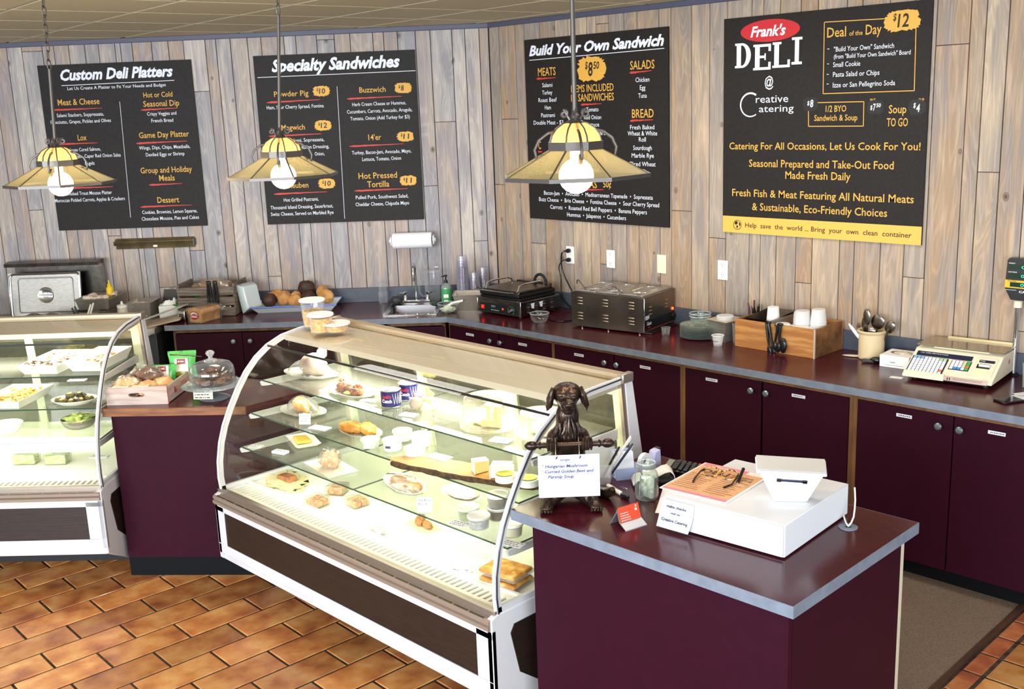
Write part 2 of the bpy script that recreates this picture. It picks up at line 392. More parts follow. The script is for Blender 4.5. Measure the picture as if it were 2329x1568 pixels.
n_t = 0; far_t = MB()
for s_ in range(-40, 44):
    for j in range(-30, 30):
        p = T0 + U * (j + s_ / 2 % 1 + (s_ // 2)) * la - V * (s_ + .5) * lb
        p = T0 + U * ((j + .5 * (s_ % 2)) * la) - V * (s_ + .5) * lb
        c = p + U * la / 2 + V * lb / 2
        if not (-3.2 < c.x < 3.4 and -5.6 < c.y < -2.45): continue
        if c.y > -2.3: continue
        if (MA.inverted() @ c).y > -2.2: continue
        near = (-.6 < c.x < 2.75 and -4.3 < c.y)
        if near:
            o = bpy.data.objects.new('floor_tile', tm); C.objects.link(o); o.parent = floor; o.location = p; o.rotation_euler = (R(random.uniform(-.12, .12)), R(random.uniform(-.12, .12)), lt); n_t += 1
        else:
            m = Matrix.Translation(p) @ Matrix.Rotation(lt, 4, 'Z'); g = .0045
            far_t.add([(g, g, -.003), (la-g, g, -.003), (la-g, lb-g, -.003), (g, lb-g, -.003)], [(0,1,2,3)], m)
far_t.flat = 1
setp(obj('distant_floor_tiles', far_t, tile_mat, floor), kind='stuff')
# carpet behind the counters, wood strip, red border tiles at the right
carpet = setp(obj('carpet', MB().box(.2, -2.06, -.008, 3.93, -.58, .002), M('brown_loop_carpet', '#5f4d40', .95, c2='#8a7462', ns=260, nd=2, bump=.8, lo=.3, hi=.7)), kind='structure')
setp(obj('trim_3', MB().box(3.93, -3.2, -.008, 3.957, -.57, .006), M('dark_wood_strip', '#3a2518', .6, c2='#5a3a24', ns=14, stretch=(1, .2, 1)), bevel=.002), kind='structure')
bt = tile_mesh('border_tile', .085, .18, tile_red); ft = tile_mesh('floor_tile', .36, .18, tile_mat)
for k in range(-1, 11):
    o = bpy.data.objects.new('border_tile', bt); C.objects.link(o); o.parent = floor; o.location = (3.96, -.75 - k * .18 + .0, -.001)
for i in range(0, 8):
    for j in range(0, 16):
        if i > 3 or j > 11: continue
        o = bpy.data.objects.new('floor_tile', ft); C.objects.link(o); o.parent = floor; o.location = (4.05 + i * .36 - (.18 if j % 2 else 0) + (.0 if j % 2 == 0 else .18), -.93 + .36 - j * .18, -.001)

# ---------------------------------------------------------------- worktops and base cabinets
HC = .914
dA, dB = 0.66, 0.702
def frontline_corner():
    # intersection of the two front edges
    d = Vector((cos(RA), sin(RA))); n = Vector((sin(RA), -cos(RA))) * dA
    t = (-dB - n.y) / d.y; return n + d * t
cc = frontline_corner(); cA = MA.inverted() @ Vector((cc.x, cc.y, 0))
# worktop: L shape around the corner with a hole for the sink
wt = thing('worktop', 'long burgundy worktop with blue-grey edge running round the corner under both plank walls', 'worktop', (cc.x, cc.y + .3, HC))
bx, by = cc.x, cc.y + .3
def loc(pts): return [(x - bx, y - by) for x, y in pts]
x0A = -2.245
sk = [WA(-.775, -.60), WA(-.40, -.655 + .03), WA(-.40, -.20), WA(-.775, -.16)]
E0 = WA(x0A, -dA); E1 = WA(x0A, -.002); K0 = WA(-.745, -dA); K1 = WA(-.745, -.002); L0 = WA(-.425, -dA); L1 = WA(-.425, -.002)
sf0 = WA(-.745, -.545); sb0 = WA(-.745, -.215); sf1 = WA(-.425, -.545); sb1 = WA(-.425, -.215)
top = MB()
for poly in ([E0, K0, K1, E1], [K0, L0, sf1, sf0], [sb0, sb1, L1, K1], [L0, (cc.x, cc.y), (0, -.002), L1], [(cc.x, cc.y), (4.6, -dB), (4.6, -.002), (0, -.002)]):
    top.prism(loc([p[:2] for p in poly]), -.036, 0, 'z')
obj('top_surface', top, counter_top, wt)
n2 = Vector((sin(RA), -cos(RA))) * .003
eb = MB()
fa = Vector(E0[:2]); eb.prism(loc([tuple(fa), tuple(cc), tuple(cc + Vector((.0012, -.003))), tuple(fa + n2)]), -.037, -.0005, 'z')
eb.prism(loc([tuple(cc), (4.6, -dB), (4.6, -dB - .003), (cc.x + .0012, cc.y - .003)]), -.037, -.0005, 'z')
l0 = Vector(E0[:2]); l1 = Vector(E1[:2]); nn = Vector((-cos(RA), -sin(RA))) * .003
eb.prism(loc([tuple(l0 + nn), tuple(l0), tuple(l1), tuple(l1 + nn)]), -.037, -.0005, 'z')
obj('front_edge', eb, edge_band, wt)
ZS = .106
bs = MB().box(.012, -.022, HC, 4.6, -.001, HC + ZS)
setp(obj('trim_4', bs, M('slate_backsplash', '#4a515e', .45, c2='#434a57', ns=20), bevel=.002), kind='structure')
bs = MB().box(x0A, -.022, HC, -.008, -.001, HC + ZS); t = setp(obj('trim_5', bs, M('slate_backsplash'), bevel=.002), kind='structure'); t.rotation_euler = (0, 0, RA)
knob_prof = [(.0, 0), (.006, 0), (.0055, .012), (.009, .016), (.0165, .02), (.0175, .026), (.013, .032), (0, .034)]
knob_mat = M('pewter_knob', '#8d9aa0', .35, .8)
mk = Matrix.Rotation(R(90), 4, 'X')
def knob(parent, x, y, z):
    return obj('knob', MB().lathe(knob_prof, 16, mtx=Matrix.Translation((x, y, z)) @ mk), knob_mat, parent, smooth=True)
def sticker(parent, x, y, z, w=.075):
    s = obj('name_sticker', MB().cb(x, y, z, w, .001, .016, ry=R(0)), M('sticker_white', '#dfe3ec', .6), parent)
    mb = MB(); r = random.Random(x); cx = x - w * .36
    while cx < x + w * .34: l = r.uniform(.004, .009); mb.box(cx, y - .0012, z - .002, cx + l, y - .0008, z + .002); cx += l + .003
    obj('sticker_print', mb, ink, s)
def cabinet(name, label, x0, x1, doors, locf, rz, drawer=False, group='burgundy base cabinets'):
    t = thing(name, label, 'cabinet', locf((x0 + x1) / 2, 0), rz, group); w = (x1 - x0) / 2
    yb = -.55; yf = -.655
    b = MB().box(-w, yf, .1, -w + .018, -.03, .874).box(w - .018, yf, .1, w, -.03, .874).box(-w, yf, .1, w, -.03, .118).box(-w, -.05, .1, w, -.03, .874).box(-w, yf, .856, w, yf + .06, .874)
    b.box(-w, yf - .017, .1, -w + .02, yf + .02, .870).box(w - .02, yf - .017, .1, w, yf + .02, .870).box(-w + .02, yf - .017, .853, w - .02, yf, .870)
    obj('carcass', b, raw_wood, t)
    obj('toe_kick', MB().box(-w, -.585, 0, w, -.57, .1), kick_black, t)
    for (a, b_, kx, sx) in doors:
        d = obj('door', MB().box(a, yf - .02, .104, b_, yf - .001, .852), laminate, t, bevel=.001)
        if kx is not None: knob(d, kx, yf - .02, .80)
        if sx is not None: sticker(d, sx, yf - .0206, .812)
    return t
ids = lambda x, y: (x, y, 0)
cabinet('base_cabinet', 'burgundy two-door base cabinet under the panini press', .2, 1.160, [(-.47, .0, -.06, -.27), (.012, .47, .034, .22)], ids, 0)
cabinet('base_cabinet', 'burgundy two-door base cabinet under the steel food warmer', 1.161, 2.127, [(-.47, -.005, -.055, -.27), (.005, .47, .035, .23)], ids, 0)
cabinet('base_cabinet', 'burgundy two-door base cabinet under the wooden cup box', 2.128, 3.137, [(-.48, -.006, -.055, -.31), (.006, .48, .035, .21)], ids, 0)
cabinet('base_cabinet', 'burgundy two-door base cabinet under the weighing scale', 3.138, 4.105, [(-.46, -.003, -.06, -.23), (.003, .46, .036, .19)], ids, 0)
cabinet('base_cabinet', 'burgundy base cabinet hidden past the right frame edge beyond the scale', 4.11, 4.58, [(-.22, .22, .16, None)], ids, 0)
# left run: drawer-front style doors
t = thing('base_cabinet', 'dark burgundy cabinet with two porcelain-headed knobs under the bread crate', 'cabinet', WA(-1.48, 0), RA, 'burgundy base cabinets')
w = .72; yf = -.635
obj('carcass', MB().box(-w, yf, .1, -w+.018, -.03, .874).box(w-.018, yf, .1, w, -.03, .874).box(-w, yf, .1, w, -.03, .118).box(-w, -.05, .1, w, -.03, .874).box(-w, yf, .853, w, yf+.05, .874), raw_wood, t)
obj('toe_kick', MB().box(-w, -.57, 0, w, -.55, .1), kick_black, t)
for a, b, kx in ((-w + .02, -.245, -.30), (-.241, .25, -.185), (.255, w - .01, .3)):
    d = obj('door', MB().box(a, yf - .02, .104, b, yf - .001, .848), laminate, t, bevel=.001); knob(d, kx, yf - .02, .792)
t = thing('base_cabinet', 'burgundy cabinet below the hand sink near the wall corner', 'cabinet', WA(-.535, 0), RA, 'burgundy base cabinets')
w = .195
obj('carcass', MB().box(-w, yf, .1, -w+.018, -.1, .874).box(w-.018, yf, .1, w, -.1, .874).box(-w, yf, .1, w, -.1, .118).box(-w, yf, .853, w, yf+.02, .874), raw_wood, t)
obj('toe_kick', MB().box(-w, -.57, 0, w, -.55, .1), kick_black, t)
d = obj('door', MB().box(-w + .005, yf - .02, .104, w - .005, yf - .001, .848), laminate, t, bevel=.001); sticker(d, -.05, yf - .0206, .815)

# ---------------------------------------------------------------- short counter between the two cases
D_ = Vector((.7543, .6565)); P0 = Vector((.47, -3.1502)); N_ = Vector((.6565, -.7543))
lc = thing('pastry_counter', 'short burgundy counter with varnished wood edge between the two glass cases', 'counter', (.6, -2.75, 0), RA)
def l2(pts): return [tuple((MA.inverted() @ Vector((p[0] - .6, p[1] + 2.75, 0)))[:2]) for p in pts]
Pb = P0 - N_ * .0; Q = P0 + D_ * .70
body = [P0, Q, Vector((.995, -2.25)), P0 - N_ * .66 + D_ * .10, P0 - N_ * .66]
obj('body', MB().prism(l2(body), .10, .868, 'z'), laminate, lc)
obj('toe_kick', MB().prism(l2([P0 - N_ * .0 + D_*.0, Q - N_ * .0, Vector((.99, -2.3)), P0 - N_ * .6]), 0, .10, 'z'), M('rubber_cove_base', '#0e1015', .8, spec=.15), lc)
topp = [P0 + N_ * .028 - D_ * .022, P0 + N_ * .028 + D_ * .70, Vector((1.005, -2.25)), P0 - N_ * .68 + D_ * .1, P0 - N_ * .68 - D_ * .022]
obj('counter_top', MB().prism(l2(topp), .868, .903, 'z'), counter_top, lc)
e0, e1 = topp[0], topp[1]
obj('wood_edge', MB().prism(l2([e0, e0 + N_ * .014, e1 + N_ * .014, e1]), .864, .9035, 'z'), oak, lc, bevel=.002)

# ---------------------------------------------------------------- register counter
HR = .910
X1, X2, Y1, Y2 = 2.978, 4.086, -2.830, -2.054
rc = thing('register_counter', 'burgundy register counter with blue-grey edge in the right foreground', 'counter', ((X1+X2)/2, (Y1+Y2)/2, 0))
cx_, cy_ = (X1+X2)/2, (Y1+Y2)/2; hw, hd = (X2-X1)/2, (Y2-Y1)/2
obj('counter_top', MB().box(-hw, -hd, HR-.036, hw, hd, HR), counter_top, rc)
e = MB()
for a in ((-hw-.003, -hd-.003, hw+.003, -hd), (-hw-.003, hd, hw+.003, hd+.003), (-hw-.003, -hd, -hw, hd), (hw, -hd, hw+.003, hd)): e.box(a[0], a[1], HR-.038, a[2], a[3], HR-.0005)
obj('edge_band', e, edge_band, rc)
obj('front_panel', MB().box(-hw + .07, -hd+.03, 0, hw - .03, -hd+.05, HR-.036), laminate, rc)
obj('end_panel', MB().box(hw - .05, -hd+.052, 0, hw - .03, hd - .05, HR-.036), laminate, rc)
obj('end_panel', MB().box(-hw + .07, -hd+.052, 0, -hw + .09, hd - .03, HR-.036), laminate, rc)
obj('corner_strip', MB().box(hw - .05, hd - .05, 0, hw - .029, hd - .03, HR-.036), M('pale_edge_strip', '#c9c0aa', .5), rc)
obj('shelf_board', MB().box(-hw + .09, -hd+.05, .45, hw - .05, hd - .06, .47), raw_wood, rc)

# ---------------------------------------------------------------- menu boards
board_mat = M('board_print_black', '#1d1918', .6, c2='#241f1d', ns=60, spec=.25)
def board(label, frame, corners, white, gold, red, splashes=(), title=(), white_rules=(), extra=None):
    x0, x1, z0, z1 = corners; xc = (x0 + x1) / 2; B = (xc, z0)
    loc_ = WA(xc, -.002, z0) if frame == 'A' else (xc, -.002, z0)
    t = thing('menu_board', label, 'menu board', loc_, RA if frame == 'A' else 0, 'menu boards')
    w = (x1 - x0) / 2
    p = obj('panel', MB().box(-w, -.010, 0, w, 0, z1 - z0), board_mat, t)
    Y = -.0106
    def texts(name, items, mat, **k):
        if not items: return
        for it in items:
            mb = MB(); put(mb, it[0], *it[1:5], y=Y, base=B, **k); setp(obj(name, mb, mat, t), kind='stuff' if ('•' in it[0] or it[0] in ('MEATS','-') or len(it[0]) > 44) else None)
    texts('title_lettering', title, cap_white, shear=.28, bold=.038)
    texts('white_text_line', white, cap_white, bold=.003)
    texts('gold_heading', gold, cap_gold, bold=.008)
    r = random.Random(len(label))
    mb = MB(); mb.flat = 1
    for (xa, za, xb, zb) in red:
        mb = MB(); mb.flat = 1; n = 14; up = []; dn = []
        for k in range(n + 1):
            q = k / n; hh = .0075 * (1 - .75 * q) * (1 if 0 < k else .3)
            x = xa + (xb - xa) * q; z = za + (zb - za) * q
            up.append((x - xc, Y, z - z0 + hh * r.uniform(.7, 1.2))); dn.append((x - xc, Y, z - z0 - hh * r.uniform(.6, 1.1)))
        mb.add(up + dn, [(k, k+1, n+2+k, n+1+k) for k in range(n)]); obj('brush_underline', mb, cap_red, t)
    for (xa, za, xb, zb) in white_rules:
        mb = MB()
        if abs(xb - xa) > abs(zb - za): mb.add([(xa-xc, Y, za-z0-.002), (xb-xc, Y, zb-z0-.002), (xb-xc, Y, zb-z0+.002), (xa-xc, Y, za-z0+.002)], [(0,1,2,3)])
        else: mb.add([(xa-xc-.0015, Y, za-z0), (xa-xc+.0015, Y, za-z0), (xb-xc+.0015, Y, zb-z0), (xb-xc-.0015, Y, zb-z0)], [(0,1,2,3)])
        obj('rule_line', mb, cap_white, t)
    for (x, z, w_, h_, txt, tcol, bcol) in splashes:
        mb = MB(); mb.flat = 1; n = 44; pts = []
        for k in range(n):
            a = 2 * pi * k / n; q = r.uniform(.86, 1.04) if k % 2 else r.uniform(.98, 1.12)
            sx = abs(cos(a)) ** .6 * (1 if cos(a) > 0 else -1); sz = abs(sin(a)) ** .6 * (1 if sin(a) > 0 else -1)
            pts.append((x - xc + w_ / 2 * sx * q * .92, Y - .0002, z - z0 + h_ / 2 * sz * q * .92))
        s = obj('price_splash', mb.add(pts, [tuple(range(n))]), bcol, t)
        mb = MB()
        for it in txt: put(mb, it[0], x + it[1] * w_, z + it[2] * h_, it[3] * w_, it[4] * h_, y=Y - .0006, base=B, shear=.1, bold=.02)
        obj('price_figures', mb, tcol, s)
    if extra: extra(t, B, Y)
    return t
def price(d, wd=.34): return [('$', -.26, .02, .10, .26), (d, -.13, -.22, wd, .46)]
bw2 = (2.449)
A1 = ('A',)
board('leftmost black menu board, white slanted title over two columns of catering platters', 'A', (-3.197+.01, -2.08-.012, 1.512, 2.676),
 white=[('Let Us Create A Platter to Fit Your Needs and Budget', -2.991,2.501,0.7066,0.0214), ('Salami Stackers, Soppressata,', -3.092,2.317,0.3386,0.0239), ('Prosciutto, Grapes, Pickles and Olives', -3.142,2.271,0.4348,0.0239),
 ('House Cured Salmon,', -3.04,2.074,0.2339,0.0242), ('Tomato Caper Red Onion Salsa', -3.029,2.027,0.3626,0.0243), ('Bagels', -2.932,1.976,0.0684,0.0244), ('Smoked Trout Mousse Platter', -3.098,1.764,0.3348,0.0247), ('Moroccan Pickled Carrots, Apples & Crackers', -3.188,1.717,0.5137,0.0247),
 ('Crispy Veggies and', -2.442,2.304,0.2099,0.0238), ('French Bread', -2.417,2.256,0.157,0.0239), ('Wings, Dips, Chips, Meatballs,', -2.528,2.069,0.3688,0.0242), ('Deviled Eggs or Shrimp', -2.484,2.02,0.2794,0.0242), ('Cookies, Brownies, Lemon Squares,', -2.559,1.611,0.4025,0.0248), ('Chocolate Mousse, Pies and Cakes', -2.568,1.564,0.4194,0.0249)],
 gold=[('Meat & Cheese', -3.073,2.398,0.2999,0.041), ('Lox', -2.962,2.15,0.0638,0.0394), ('Hot or Cold', -2.454,2.429,0.2079,0.0344), ('Seasonal Dip', -2.461,2.366,0.2566,0.0388), ('Game Day Platter', -2.518,2.15,0.3601,0.0393), ('Group and Holiday', -2.536,1.902,0.3727,0.0399), ('Meals', -2.407,1.844,0.112,0.04), ('Dessert', -2.438,1.688,0.1586,0.0404)],
 red=[(-3.128,2.367,-2.76,2.369), (-3.099,2.128,-2.825,2.129), (-3.095,1.816,-2.75,1.815), (-2.483,2.344,-2.221,2.349), (-2.544,2.114,-2.178,2.118), (-2.486,1.817,-2.245,1.821), (-2.567,1.662,-2.193,1.665)],
 title=[('Custom Deli Platters', -3.03,2.569,0.8039,0.0703)], white_rules=[(-3.03,2.533,-2.222,2.539), (-2.628,2.408,-2.648,1.591)])
S2 = lambda d, x, z: (x, z, .125, .075, price(d, .36 if len(d) > 1 else .17), cap_black, cap_gold)
board('black menu board titled with white script for specialty sandwiches, six gold price splashes', 'A', (-1.657+.006, -0.5108-.006, 1.504, 2.681),
 white=[('Ham, Sour Cherry Spread, Fontina', -1.585,2.315,0.4047,0.024), ('Salami, Sopressata,', -1.44,2.082,0.2452,0.0244), ('Italian Dressing,', -1.359,2.033,0.1954,0.0244), ('Onion,', -1.27,1.983,0.0693,0.0245),
 ('Hot Grilled Pastrami,', -1.52,1.664,0.2518,0.025), ('Thousand Island Dressing, Sauerkraut,', -1.621,1.612,0.4537,0.0251), ('Swiss Cheese, Served on Marbled Rye', -1.622,1.565,0.4544,0.0251),
 ('Herb Cream Cheese or Hummus,', -0.9776,2.314,0.3794,0.0239), ('Cucumbers, Carrots, Avocado, Arugula,', -1.019,2.265,0.4612,0.024), ('Tomato, Onion (Add Turkey for $3)', -0.9985,2.217,0.4211,0.0241), ('Turkey, Bacon-Jam, Avocado, Mayo,', -1.004,1.98,0.4229,0.0244), ('Lettuce, Tomato, Onion', -0.9338,1.932,0.2775,0.0245), ('Pulled Pork, Southwest Salad,', -0.999,1.664,0.3773,0.0249), ('Cheddar Cheese, Chipotle Mayo', -1.004,1.614,0.3863,0.025)],
 gold=[('Powder Pig', -1.525,2.399,0.2441,0.0363), ('Magwich', -1.493,2.167,0.1679,0.0368), ('Reuben', -1.478,1.76,0.1439,0.0377), ('Buzzwich', -0.9215,2.405,0.1856,0.0362), ("14'er", -0.8799,2.076,0.0908,0.0389), ('Hot Pressed', -0.9687,1.807,0.2764,0.0415), ('Tortilla', -0.9105,1.746,0.158,0.0416)],
 red=[(-1.583,2.361,-1.202,2.369), (-1.587,2.129,-1.21,2.133), (-1.588,1.721,-1.202,1.725), (-1.012,2.366,-0.6274,2.37), (-1.018,2.038,-0.6326,2.042), (-1.004,1.723,-0.6216,1.727)],
 splashes=[S2('10', -1.19,2.426), S2('12', -1.196,2.19), S2('10', -1.2,1.783), S2('8', -0.6122,2.425), S2('11', -0.6165,2.093), S2('11', -0.6162,1.784)],
 title=[('Specialty Sandwiches', -1.527,2.571,0.9025,0.0773)], white_rules=[(-1.632,2.535,-0.5188,2.539), (-1.076,2.454,-1.09,1.528)])
board('black menu board behind the largest pendant listing meats, salads and bread under white script title', 'B', (0.3539, 1.547, 1.512, 2.701),
 white=[('Salami', 0.5089,2.389,0.0913,0.0262), ('Turkey', 0.5068,2.341,0.0914,0.0263), ('Roast Beef', 0.4699,2.293,0.1661,0.0264), ('Ham', 0.5258,2.244,0.0559,0.0265), ('Pastrami', 0.4903,2.194,0.1249,0.0265), ('Double Meat - $3', 0.4192,2.146,0.2703,0.0266),
 ('Tomato', 0.8918,2.223,0.1034,0.0264), ('Red Onion', 0.8715,2.174,0.1447,0.0265), ('Lettuce', 0.8863,2.128,0.1117,0.0266), ('Mustard', 0.929,2.075,0.1201,0.0266), ('Chicken', 1.297,2.391,0.1064,0.0269), ('Egg', 1.33,2.344,0.0424,0.027), ('Tuna', 1.317,2.296,0.0655,0.0271),
 ('Fresh Baked', 1.25,2.107,0.1882,0.0265), ('Wheat & White', 1.23,2.07,0.23,0.0266), ('Roll', 1.318,2.033,0.0551,0.0266), ('Sourdough', 1.273,1.982,0.1448,0.0267), ('Marble Rye', 1.26,1.935,0.1733,0.0268), ('Sliced Wheat', 1.242,1.883,0.2044,0.0269),
 ('Bacon-Jam  •  Avocado  •  Mediterranean Tapenade  •  Sopressata', 0.4943,1.679,0.9288,0.0264), ('Buzz Cheese  •  Brie Cheese  •  Fontina Cheese  •  Sour Cherry Spread', 0.4465,1.634,1.025,0.0265), ('Carrots  •  Roasted Red Bell Peppers  •  Banana Peppers', 0.5492,1.586,0.8263,0.0266), ('Hummus  •  Jalapenos  •  Cucumbers', 0.7016,1.541,0.506,0.0267)],
 gold=[('MEATS', 0.4732,2.463,0.1595,0.0501), ('C', 0.4562,1.984,0.0235,0.0522), ('ITEMS INCLUDED', 0.7657,2.347,0.3563,0.0446), ('IN SANDWICHES', 0.7636,2.289,0.3597,0.0448), ('SALADS', 1.256,2.467,0.187,0.0498), ('BREAD', 1.266,2.178,0.1681,0.0508), ('EXTRAS', 0.7645,1.737,0.2051,0.0469), ('50¢', 1.023,1.743,0.0658,0.044)],
 red=[(0.4578,2.445,0.6334,2.446), (0.451,1.966,0.4921,1.966), (0.8474,2.267,1.02,2.27), (1.252,2.448,1.423,2.454), (1.251,2.16,1.43,2.164), (0.8444,1.722,1.026,1.729)],
 splashes=[(0.9443,2.486, 0.2467, .165, [('$', -.22, .02, .09, .26), ('8', -.12, -.25, .16, .5), ('50', .06, .0, .2, .26)], cap_black, cap_gold)],
 title=[('Build Your Own Sandwich', 0.3961,2.597,1.118,0.0609)], white_rules=[(0.3978,2.568,1.516,2.578)])
def deli(t, B, Y):
    r = random.Random(4)
    ex, ez = 2.231,2.629; rx = 0.1849; rz = 0.0589
    mb = MB(); mb.flat = 1; n = 48
    obj('red_oval', mb.add([(ex - B[0] + rx * cos(2*pi*k/n), Y, ez - B[1] + rz * sin(2*pi*k/n)) for k in range(n)], [tuple(range(n))]), M('oval_red', '#c01822', .55), t)
    mb = MB(); put(mb, "Frank's", 2.11,2.601,0.2209,0.053, y=Y - .0004, base=B, shear=.28, bold=.03); obj('oval_lettering', mb, cap_white, t)
    mb = MB(); mb.flat = 1
    def P(x, z, a, b): return (x - B[0] + a, Y, z - B[1] + b)
    # slab-serif capitals D E L I drawn as thick strokes
    def rect(x, z, a0, b0, a1, b1): o_ = -.0003 - .00004 * len(mb.f); mb.add([(p[0], p[1] + o_, p[2]) for p in (P(x, z, a0, b0), P(x, z, a1, b0), P(x, z, a1, b1), P(x, z, a0, b1))], [(0,1,2,3)])
    def letter(x, z, w, h, ch):
        st = .27 * w; sr = .07 * h
        if ch == 'I': rect(x, z, .3*w, 0, .7*w, h); rect(x, z, 0, 0, w, sr*1.4); rect(x, z, 0, h - sr*1.4, w, h); return
        rect(x, z, .1*w, 0, .1*w + st, h); rect(x, z, 0, 0, .5*w, sr*1.3); rect(x, z, 0, h - sr*1.3, .5*w, h)
        if ch == 'D':
            o = []; i_ = []
            for k in range(13):
                a = -pi/2 + pi*k/12; o.append(P(x, z, .42*w + .55*w*cos(a), h/2 + h/2*sin(a))); i_.append(P(x, z, .42*w + .27*w*cos(a), h/2 + (h/2 - sr*1.3)*sin(a)))
            mb.add(o + i_, [(k, k+1, 14+k, 13+k) for k in range(12)])
        if ch in 'EL': rect(x, z, .1*w, 0, w, sr*1.5); rect(x, z, .86*w, 0, w, .3*h)
        if ch == 'E': rect(x, z, .1*w, h - sr*1.5, w, h); rect(x, z, .86*w, .72*h, w, h); rect(x, z, .3*w, .46*h, .72*w, .56*h); rect(x, z, .64*w, .38*h, .72*w, .64*h)
    for ch, q in (('D', (2.011,2.439,0.1064,0.1336)), ('E', (2.13,2.422,0.1117,0.137)), ('L', (2.252,2.429,0.1084,0.135)), ('I', (2.37,2.441,0.0626,0.1417))): letter(*q, ch)
    obj('slab_lettering', mb, cap_white, t)
    mb = MB(); put(mb, '@', 2.205,2.331,0.0554,0.054, y=Y, base=B, bold=.01)
    put(mb, 'reative', 2.15,2.245,0.2039,0.0402, y=Y, base=B); put(mb, 'atering', 2.171,2.194,0.2174,0.0368, y=Y, base=B)
    cx, cz = 2.115,2.236; s = 0.0683; o = []; i_ = []
    for k in range(25):
        a = R(55 + 250 * k / 24); th = .13 * (1.2 - .5 * k / 24); o.append((cx - B[0] + s * cos(a), Y, cz - B[1] + s * 1.0 * sin(a))); i_.append((cx - B[0] + s * (1 - th) * cos(a), Y, cz - B[1] + s * (1 - th) * sin(a)))
    mb.add(o + i_, [(k, k+1, 26+k, 25+k) for k in range(24)])
    obj('logo_lettering', mb, cap_white, t)
    mb = MB(); mb.flat = 1
    def line(a, b, w=.0022):
        d = Vector((b[0]-a[0], b[1]-a[1])).normalized(); n_ = Vector((-d.y, d.x)) * w
        mb.add([P(*a, n_.x, n_.y), P(*b, n_.x, n_.y), P(*b, -n_.x, -n_.y), P(*a, -n_.x, -n_.y)], [(0,1,2,3)])
    q = [(2.558,2.647), (3.054,2.634), (3.061,2.281), (2.562,2.282)]
    for a, b in zip(q, q[1:] + q[:1]): line(a, b)
    q = [(2.477,2.237), (2.795,2.235), (2.797,2.111), (2.481,2.113)]
    for a, b in zip(q, q[1:] + q[:1]): line(a, b)
    obj('gold_frame_line', mb, cap_gold, t)
    zb = 1.606; w = 0.5983
    bd = obj('gold_band', MB().box(-w, Y - .0002, 0, w, -.009, zb - B[1]), M('gold_band_print', '#e2ac4b', .55), t)
    mb = MB(); put(mb, 'Help  save  the  world ... Bring  your  own  clean  container', 2.091,1.546,0.9913,0.0266, y=Y - .0008, base=B, bold=.008)
    obj('band_lettering', mb, cap_black, bd)
    mb = MB(); mb.flat = 1; gx, gz = 2.038,1.557; rr_ = 0.0282; n = 28
    mb.add([P(gx, gz, rr_*cos(2*pi*k/n), rr_*sin(2*pi*k/n)) for k in range(n)] + [P(gx, gz, .88*rr_*cos(2*pi*k/n), .88*rr_*sin(2*pi*k/n)) for k in range(n)], [(k, (k+1) % n, n + (k+1) % n, n + k) for k in range(n)])
    for land in ([(-.7,.3),(-.5,.7),(0,.75),(.1,.4),(-.1,.1),(-.3,0),(-.5,.05)], [(-.2,-.1),(.15,-.15),(.1,-.6),(-.1,-.75),(-.25,-.4)], [(.35,.6),(.7,.4),(.75,-.1),(.5,-.3),(.4,.1)]):
        mb.add([P(gx, gz, rr_*a, rr_*b) for a, b in land], [tuple(range(len(land)))])
    mb.v = [(v[0], Y - .0008, v[2]) for v in mb.v]
    obj('globe_emblem', mb, cap_black, bd)
blot = M('blot_black', '#141110', .6)
board('largest black menu board with red oval and gold band along its bottom', 'B', (1.936, 3.135, 1.511, 2.711),
 white=[('-', 2.579,2.503,0.0121,0.0214), ('"Build Your Own" Sandwich', 2.617,2.494,0.3288,0.0241), ('(from "Build Your Own Sandwich" Board', 2.618,2.458,0.4151,0.0217), ('-', 2.581,2.427,0.0103,0.0216), ('Small Cookie', 2.615,2.416,0.1525,0.0246), ('-', 2.58,2.374,0.0113,0.0216), ('Pasta Salad or Chips', 2.616,2.366,0.2581,0.0245), ('-', 2.581,2.324,0.0113,0.0217), ('Izze or San Pellegrino Soda', 2.617,2.312,0.3426,0.0245)],
 gold=[('Deal', 2.576,2.568,0.1068,0.0489), ('of the', 2.701,2.569,0.0735,0.0225), ('Day', 2.791,2.568,0.0848,0.0476), ('1/2 BYO', 2.58,2.187,0.1177,0.0319), ('Sandwich & Soup', 2.514,2.141,0.2482,0.0303), ('Soup', 2.932,2.173,0.0925,0.0402), ('TO GO', 2.924,2.108,0.1117,0.0404), ('PINT', 2.829,2.232,0.0288,0.0163), ('CUP', 3.085,2.227,0.0284,0.0158),
 ('Catering For All Occasions, Let Us Cook For You!', 1.978,1.989,1.129,0.0379), ('Seasonal Prepared and Take-Out Food', 2.111,1.892,0.8598,0.0399), ('Made Fresh Daily', 2.346,1.83,0.3888,0.0401), ('Fresh Fish & Meat Featuring All Natural Meats', 2,1.723,1.085,0.0404), ('& Sustainable, Eco-Friendly Choices', 2.135,1.647,0.8115,0.0406)],
 red=[], splashes=[(2.982,2.621, 0.196, 0.1087, [('$', -.24, .04, .09, .3), ('12', -.12, -.26, .3, .56)], cap_black, cap_gold),
  (2.49,2.231, .098, .075, [('$', -.2, -.08, .13, .28), ('8', -.03, -.22, .2, .5)], cap_white, blot), (2.859,2.205, .098, .075, [('$', -.28, -.15, .12, .28), ('7', -.12, -.22, .14, .45), ('50', .05, .0, .25, .25)], cap_white, blot), (3.079,2.2, .095, .08, [('$', -.2, -.02, .13, .28), ('4', -.04, -.28, .2, .45)], cap_white, blot)],
 extra=deli)

